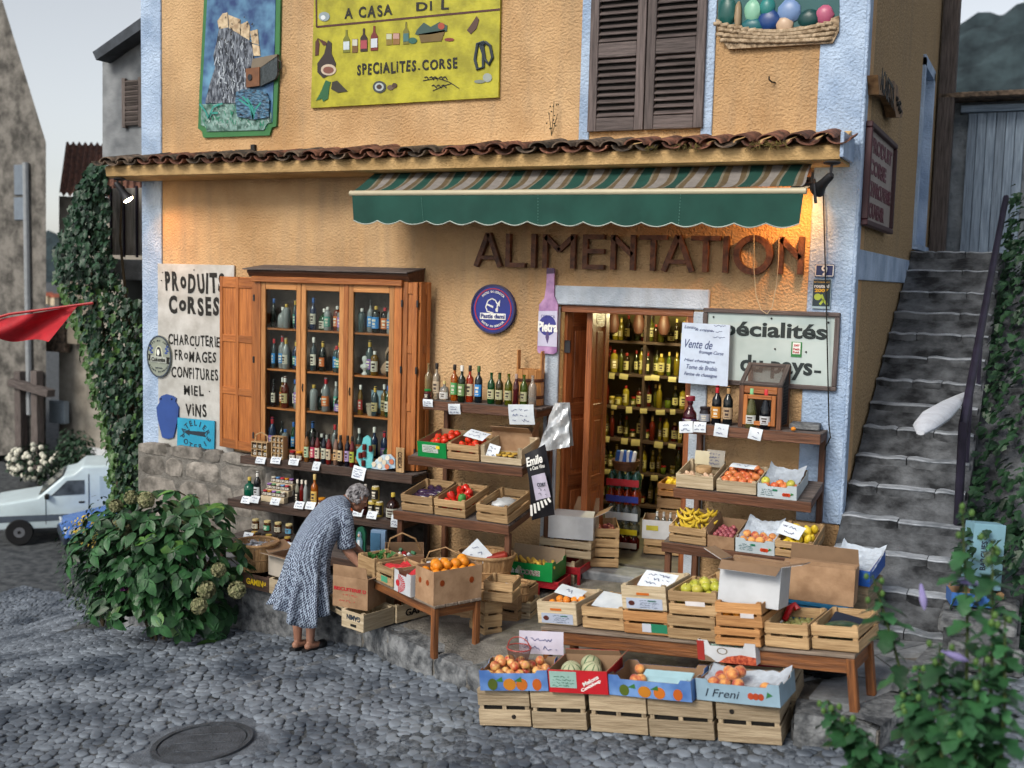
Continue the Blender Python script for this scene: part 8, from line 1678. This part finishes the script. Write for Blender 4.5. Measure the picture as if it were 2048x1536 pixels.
# ================================================================== THINGS BY THE STAIR
m_rail = mat('dark violet iron', (.02, .016, .035), .5, .3)
t = thing('stair_handrail', 'dark violet iron handrail climbing the right of the steps', 'handrail'); mb = MB(); mb.tube([S(1910, 1150, .97), S(1918, 1000, .97), S(1926, 850, .97), S(1990, 510, .97), S(2012, 395, .97)], .035, 8); mb.build('rail', m_rail, t, True)
for px, py in ((1965, 640), (1945, 745)): p = S(px, py, .97); mb = MB(); mb.tube([p, V3((.97, p.y, p.z - .85))], .02, 6); mb.build('post', m_rail, t)
mb = MB(); mb.tube([(0.95, .22, 1.2), (.95, .22, .8)], .03, 6); mb.build('foot', m_rail, t); settle(t, (.97, .2, 1.1))
P = S(1882, 830, .86); t = thing('white_bag', 'white cloth bag with black handles hung on the stair rail', 'bag', P)
mb = MB(); q_ = [S(x, y, .86) - P for x, y in ((1841, 866), (1850, 852), (1872, 832), (1898, 812), (1918, 796), (1928, 786))]; mb.tube(q_, [.025, .075, .10, .085, .05, .012], 14, flat=.55); mb.build('cloth', mat('white cloth', (.55, .58, .64), .8, .1, 12, .3, 60), t, True); 
for k in range(2): mb = MB(); mb.tube([q_[4], q_[3] + V3((-.0, -.09, .02 - .05 * k)), q_[3] + V3((.03, -.09, -.04 - .03 * k)), q_[4] + V3((.03, -.05, -.02)), q_[5]], .006, 6); mb.build('handle', K_black, t, True)
P = V3((1.2, -.62, 1.16)); t = thing('tall_carton', 'tall pale blue carton printed BARGUES leaning on the stair wall', 'box', P, (R(-4), R(3), R(26))); bx('body', t, (0, 0, .26), (.24, .17, .5), C_('7fa8b8', .6), .004); text(t, 'BARGUES', (-.035, -.087, .27), .22, .045, C_('2a3048'), .02, roll=PI / 2); bx('emblem', t, (-.03, -.087, .43), (.05, .002, .045), C_('a88a3a'), 0); bx('end_emblem', t, (-.05, -.087, .05), (.04, .002, .03), C_('6a5a3a'), 0)
crate((1.05, -.75, 1.1), R(20), .34, .3, .05, 'flat wooden crate under the tall pale carton', 'old crate', ns=1); t = carton((1.02, -.95, 1.09), R(15), .3, .2, .1, 'blue and white tray tucked under the tall carton', C_('3a6ab0', .5), name='blue_tray', cat='tray')
# house at the head of the steps
bh = thing('upper_house', 'grey house with blue plank door at the head of the steps', 'house'); m_gw = mat('grey blue plaster', (.16, .19, .22), .9, .3, 3, .8, 30, col2=(.26, .29, .32))
bx('wall', bh, (2.55, 6.4, 4.3), (4.9, .3, 3.2), m_gw, 0); bx('timber_post', bh, (.15, 5.9, 5.6), (.2, .2, 3.6), 'weathered', .01)
for k in range(6): bx('door_plank', bh, (.46 + .115 * k, 6.2, 4.82), (.11, .05, 1.85), 'blue door', .006)
bx('door_lintel', bh, (.74, 6.18, 5.8), (.86, .09, .09), 'blue door', .006); bx('roof', bh, (2.55, 6.2, 5.93), (5.0, .8, .07), m_tile2, .01); settle(bh, (2, 6.2, 3.9))

# ================================================================== BACKGROUND ON THE LEFT
m_gp = mat('grey stained plaster', (.13, .145, .165), .9, .4, 1.6, .6, 14, col2=(.27, .285, .30), orand=0)
def ppoly(name, parent, pts, Y, th, m):
    mb = MB(); poly(mb, [(lambda p: (p.x, p.z))(W(x, y, Y)) for x, y in pts], Y, Y + th); return mb.build(name, m, parent)
nb = thing('neighbour_house', 'grey plaster neighbour house with louvred shutter behind the left corner', 'house'); Y = 1.5
ppoly('gable_wall', nb, ((205, 355), (205, 118), (300, 48), (420, -60), (420, 355)), Y, 4, m_gp); ppoly('verge', nb, ((185, 104), (300, 22), (420, -90), (420, -62), (300, 46), (192, 120)), Y - .25, 4.4, mat('dark slate verge', (.05, .06, .075), .8, .3))
a, b = W(250, 158, Y), W(290, 255, Y); lf = obj('shutter', None, nb, ((a.x + b.x) / 2, Y - .04, (a.z + b.z) / 2)); w_, h_ = b.x - a.x, a.z - b.z
for s in (-1, 1): bx('stile', lf, (s * (w_ / 2 - .03), 0, 0), (.06, .05, h_), 'weathered', .004)
for k in range(9): bx('slat', lf, (0, 0, -h_ / 2 + .06 + (h_ - .12) * k / 8), (w_ - .12, .05, .05), 'weathered', .004, (R(30), 0, 0))
for k in range(4): x = W(232 + 26 * k, 420, .9).x; bx('balcony_board', nb, (x, .95, 4.03), (.27, .03, .85), 'board grey', .004)
for k in range(4): x = W(219 + 26 * k, 420, .9).x; bx('balcony_bar', nb, (x, .92, 4.03), (.025, .025, .9), m_rail, .002)
bx('balcony_floor', nb, (-9.0, 1.2, 3.42), (2.0, .8, .26), m_gp, .01); bx('passage_shade_block', nb, (-9.0, 2.2, 1.6), (1.9, 1.0, 3.6), mat('painted passage shade', (.02, .022, .02), .9), 0); settle(nb, (-9, 1.5, 0))  # passage under the balcony is a solid block, its shade painted near-black
# tall old house at the left edge
oh = thing('old_tall_house', 'tall old stained house with drainpipe at the left edge', 'house'); Y = 14.0; m_ow = mat('old grey brown wall', (.10, .093, .083), .9, .4, 2.5, .9, 16, col2=(.21, .195, .175), orand=0)
mb = MB(); poly(mb, [(lambda p: (p.x, p.z))(W(x, y, Y)) for x, y in ((-300, -300), (-20, -80), (92, 285), (92, 905), (-300, 930))], 0, 3); mb.v = [(x - (y * 1.3), Y + y, z_) for x, y, z_ in mb.v]; mb.build('wall', m_ow, oh); p = W(56, 500, Y - .06)
mb = MB(); mb.tube([(p.x, Y - .1, p.z + 2.6), (p.x, Y - .1, p.z - 5)], .09, 8); mb.build('drainpipe', mat('grey zinc', (.30, .32, .34), .5, .1), oh, True)
for y0, y1 in ((330, 390), (395, 440)): a, b = W(30, y0, Y), W(50, y1, Y); bx('window', oh, ((a.x + b.x) / 2, Y - .02, (a.z + b.z) / 2), (b.x - a.x, .06, a.z - b.z), C_('6f7a86', .5), .01)
for x in (42, 75): a = W(x, 840, Y - .2); bx('timber_prop', oh, (a.x, Y - .2, a.z - .1), (.26, .26, 3.2), 'weathered', .01)
a = W(65, 775, Y - .3); bx('timber_bracket', oh, (a.x, Y - .35, a.z), (1.7, .3, .22), 'weathered', .01, (0, R(8), 0)); settle(oh, (-24, Y, -3))
# tiled house further down
th_ = thing('tiled_house', 'beige house with sloping red tile roof down the lane', 'house'); Y = 15.0; m_bw2 = mat('beige plaster', (.24, .215, .18), .9, .3, 1.2, .5, 12, col2=(.36, .33, .28), orand=0)
ppoly('wall', th_, ((118, 392), (330, 404), (330, 960), (118, 960)), Y, 5, m_bw2)
mb = MB(); n_ = 14
a, b, c, d = W(118, 388, Y - .3), W(330, 400, Y - .3), W(330, 292, Y + 2.5), W(132, 286, Y + 2.5)
mb.grid(lambda u_, v_: tuple(a.lerp(b, u_).lerp(d.lerp(c, u_), v_) + V3((0, 0, .06 * math.sin(u_ * 2 * PI * 16)))), 96, 3); mb.build('roof', m_tile, th_, True)
for x0, y0, x1, y1, m in ((92, 640, 132, 705, m_tile2), (100, 800, 131, 848, C_('8a96a0', .6)), (135, 560, 180, 690, C_('7d7468', .8)), (175, 895, 240, 935, C_('c9ccd0', .5))): a, b = W(x0, y0, Y - .3), W(x1, y1, Y - .3); bx('wall_panel', th_, ((a.x + b.x) / 2, Y - .25, (a.z + b.z) / 2), (b.x - a.x, .2, a.z - b.z), m, .01)
settle(th_, (-24, Y, -4))
ow = thing('garden_wall', 'low grey garden wall behind the parked van', 'wall'); Y = 12.6; a, b = W(-200, 945, Y), W(330, 945, Y); bx('wall', ow, ((a.x + b.x) / 2, Y, a.z - 1.2), (b.x - a.x, .3, 2.4), m_gp, 0); bx('coping', ow, ((a.x + b.x) / 2, Y, a.z + .04), (b.x - a.x, .4, .1), m_flag, .01); settle(ow, ((a.x + b.x) / 2, Y, a.z - 2.4))
def far_bush(px, py, Y, rx, rz, m, label, name, fl=None):
    c = W(px, py, Y); t = thing(name, label, 'bush', c - V3((0, 0, rz))); mb = MB(); pts = []
    for k in range(700): v = V3((ri.gauss(0, 1), ri.gauss(0, 1), ri.gauss(0, 1))).normalized() * ri.uniform(.5, 1.1); pts.append((V3((v.x * rx, v.y * rx * .7, rz + v.z * rz)), v))
    leaves_on(mb, leaf_geo(.13, .05, n=2), pts, ri); mb.build('foliage', m, t)['kind'] = 'stuff'
    if fl:
        for k in range(60): v = V3((ri.gauss(0, 1), -abs(ri.gauss(0, 1)), ri.gauss(0, .8))).normalized() * 1.02; MB().ball((0, 0, 0), .075, 6, 4).build('blossom', C_('cfcdbe', .7), t, loc=(v.x * rx, v.y * rx * .7, rz + v.z * rz))
    mb = MB(); mb.tube([(0, 0, -.3), (0, 0, rz)], [.05, .03], 6); mb.build('stem', m_stem, t)
far_bush(78, 925, 12.0, .95, .52, m_dk, 'bush of white blossom on the wall beyond the van', 'white_blossom_bush', 1); far_bush(150, 905, 12.0, .55, .65, m_dk, 'plain green bush beside the white blossom', 'green_bush')
# parked van and blue car
def car_body(name, label, prof, wid, loc, rz, m, wheels, wins, extra=()):
    t = thing(name, label, 'van' if 'van' in name else 'car', loc, rz); mb = MB(); n_ = len(prof); sec = ((0, .06), (.05, .0), (wid - .05, .0), (wid, .06))
    for ins_, y in ((.035, 0), (.0, .05), (.0, wid - .05), (.035, wid)): mb.v += [(x + (ins_ if x < 1 else -ins_ if x > 3 else 0), y, z_ - (ins_ if z_ > .5 else 0)) for x, z_ in prof]
    for s in range(3):
        for i in range(n_): j = (i + 1) % n_; mb.f.append((s * n_ + i, s * n_ + j, (s + 1) * n_ + j, (s + 1) * n_ + i)); mb.m.append(0)
    mb.f += [tuple(range(n_))[::-1], tuple(range(3 * n_, 4 * n_))]; mb.m += [0, 0]; bo = bpy.data.objects.new('body', mb.mesh('body', m)); bv = bo.modifiers.new('b', 'BEVEL'); bv.width = .05; bv.segments = 3; bv.limit_method = 'ANGLE'; bv.angle_limit = R(18); me = baked(bo); me.polygons.foreach_set('use_smooth', [True] * len(me.polygons)); obj('body', me, t)
    for x in wheels:
        for y in (.04, wid - .04):
            wh = obj('wheel', None, t, (x, y, .29)); T = Matrix.Rotation(PI / 2, 4, 'X'); MB().lathe([(.17, -.08), (.27, -.085), (.29, -.06), (.29, .06), (.27, .085), (.17, .08)], 24, T=T).build('tyre', C_('101114', .8), wh, True); MB().lathe([(.0, -.07), (.06, -.085), (.17, -.075), (.175, .075), (.06, .085), (0, .07)], 16, T=T).build('rim', mat('wheel rim', (.22, .23, .25), .4, .1, metal=.6), wh, True)
    for nm, pts, mm in wins: mb = MB(); poly(mb, pts, -.008, .01); mb.build(nm, mm, t)
    return t
m_vg = mat('car glass', (.03, .04, .05), .08, .2, 3, col2=(.10, .12, .14)); rzv = math.atan2(RIGHT.y, RIGHT.x) + .12; m_van = mat('pale blue van paint', (.55, .66, .70), .3, .08, 2, orand=0); gry = C_('4a5460', .6)
P = G(-22, 1093, street_z(-18, 0))
car_body('parked_van', 'pale blue-white panel van parked down the lane on the left', [(0, .35), (.0, .72), (.08, .92), (1.0, 1.05), (1.55, 1.52), (1.75, 1.56), (1.95, 1.74), (4.05, 1.76), (4.1, .35)], 1.55, (P.x, P.y, P.z), rzv + .2, m_van, (.62, 3.3), (('side_window', [(1.28, 1.08), (1.98, 1.1), (1.98, 1.42), (1.62, 1.42)], m_vg), ('rub_strip', [(.1, .52), (4.05, .52), (4.05, .66), (.1, .66)], gry), ('door_line', [(2.06, .45), (2.08, .45), (2.08, 1.55), (2.06, 1.55)], gry), ('door_line', [(1.16, .45), (1.175, .45), (1.175, 1.05), (1.16, 1.05)], gry), ('side_panel', [(2.3, 1.0), (3.6, 1.0), (3.6, 1.5), (2.3, 1.5)], mat('van panel', (.40, .50, .55), .35, .05)), ('door_handle', [(1.86, .9), (1.98, .9), (1.98, .94), (1.86, .94)], K_black)))
vt = bpy.data.objects['parked_van']; bx('headlamp', vt, (.05, .14, .76), (.08, .24, .14), C_('b9c4c8', .1), .02); bx('wing_mirror', vt, (1.2, -.06, 1.08), (.1, .1, .12), K_black, .02); bx('front_bumper', vt, (-.01, .78, .46), (.08, 1.5, .16), gry, .02); mb = MB(); mb.add([(1.02, .1, 1.075), (1.02, 1.45, 1.075), (1.53, 1.42, 1.525), (1.53, .13, 1.525)], [(0, 3, 2, 1)]); mb.build('windscreen', m_vg, vt, loc=(-.012, 0, .012))
P = G(132, 1124, street_z(-18, 0))
car_body('blue_car', 'bright blue car, only its nose showing beside the shrub', [(0, .3), (-.02, .5), (.05, .68), (.95, .85), (1.5, 1.32), (2.6, 1.36), (3.4, .9), (3.5, .3)], 1.55, (P.x, P.y, P.z), rzv + .35, mat('blue car paint', (.03, .12, .42), .25, .1, 2, orand=0), (.65, 2.8), (('headlamp', [(.06, .58), (.32, .62), (.34, .72), (.08, .68)], C_('c4ccd0', .1)), ('side_window', [(1.05, .9), (2.2, .92), (2.2, 1.25), (1.5, 1.24)], m_vg), ('bumper', [(-.03, .34), (.5, .34), (.5, .5), (-.03, .5)], C_('2a3240', .5))))
ct = bpy.data.objects['blue_car']; o = bx('number_plate', ct, (-.03, .75, .42), (.01, .5, .11), C_('c9ccd0', .4), .002); text(ct, '1408 B', (-.037, .75, .42), .4, .07, K_black, .02, rot=(PI / 2, 0, -PI / 2)); bx('headlamp', ct, (.02, .2, .62), (.06, .28, .11), C_('c4ccd0', .1), .02); bx('headlamp', ct, (.02, 1.35, .62), (.06, .28, .11), C_('c4ccd0', .1), .02); bx('front_bumper', ct, (-.02, .77, .42), (.06, 1.5, .16), C_('2a3240', .5), .02)
# red flag
t = thing('red_flag', 'red cloth flag on a slanting pole at the left edge', 'flag'); fa = [DEP(x, y, 10.5) for x, y in ((-60, 650), (20, 628), (186, 606))]; mb = MB(); mb.tube(fa, .014, 6); mb.build('pole', C_('a01c22', .5), t, True)
mb = MB(); mb.grid(lambda u_, v_: tuple(DEP(-60 + 215 * u_ - 58 * v_ * u_, 648 - 36 * u_ + v_ * (22 + 52 * u_ - 5 * math.sin(u_ * 9)), 10.5 + .07 * math.sin(u_ * 8 + v_ * 3))), 24, 8); mb.build('cloth', mat('red flag cloth', (.36, .008, .016), .7, .2, 6), t, True); settle(t, fa[0])
# wooded hills, the blue of distance haze put into their colour
hill = MB(); hill.grid(lambda u_, v_: (-520 + 1000 * u_, 260 + 90 * v_, -30 + (42 + 78 * smooth01((u_ - .36) / .12) + 5 * math.sin(u_ * 23) + 4 * math.sin(u_ * 61)) * math.sin(PI * .5 * v_) + 3 * math.sin(u_ * 300) * math.sin(v_ * 40)), 300, 30); struct(hill.build('hills', mat('wooded hillside in painted haze', (.014, .03, .04), .95, .5, .12, 1.5, .25, col2=(.04, .065, .075), detail=8), smooth=True))
for i, (x, y) in enumerate(((96, 600), (110, 603))): p = DEP(x, y, 120); t = thing('distant_house', ('pale distant house on the hillside, left of two', 'pale distant house on the hillside, right of two')[i], 'house', p); bx('wall', t, (0, 0, 0), (.9, 1, .9), C_('c4b49a', .8), 0); mb = MB(); mb.prism([(-.6, .45), (.6, .45), (0, .85)], -.55, .55); mb.build('roof', C_('a05a44', .8), t)
bpy.data.scenes.remove(BENCH)
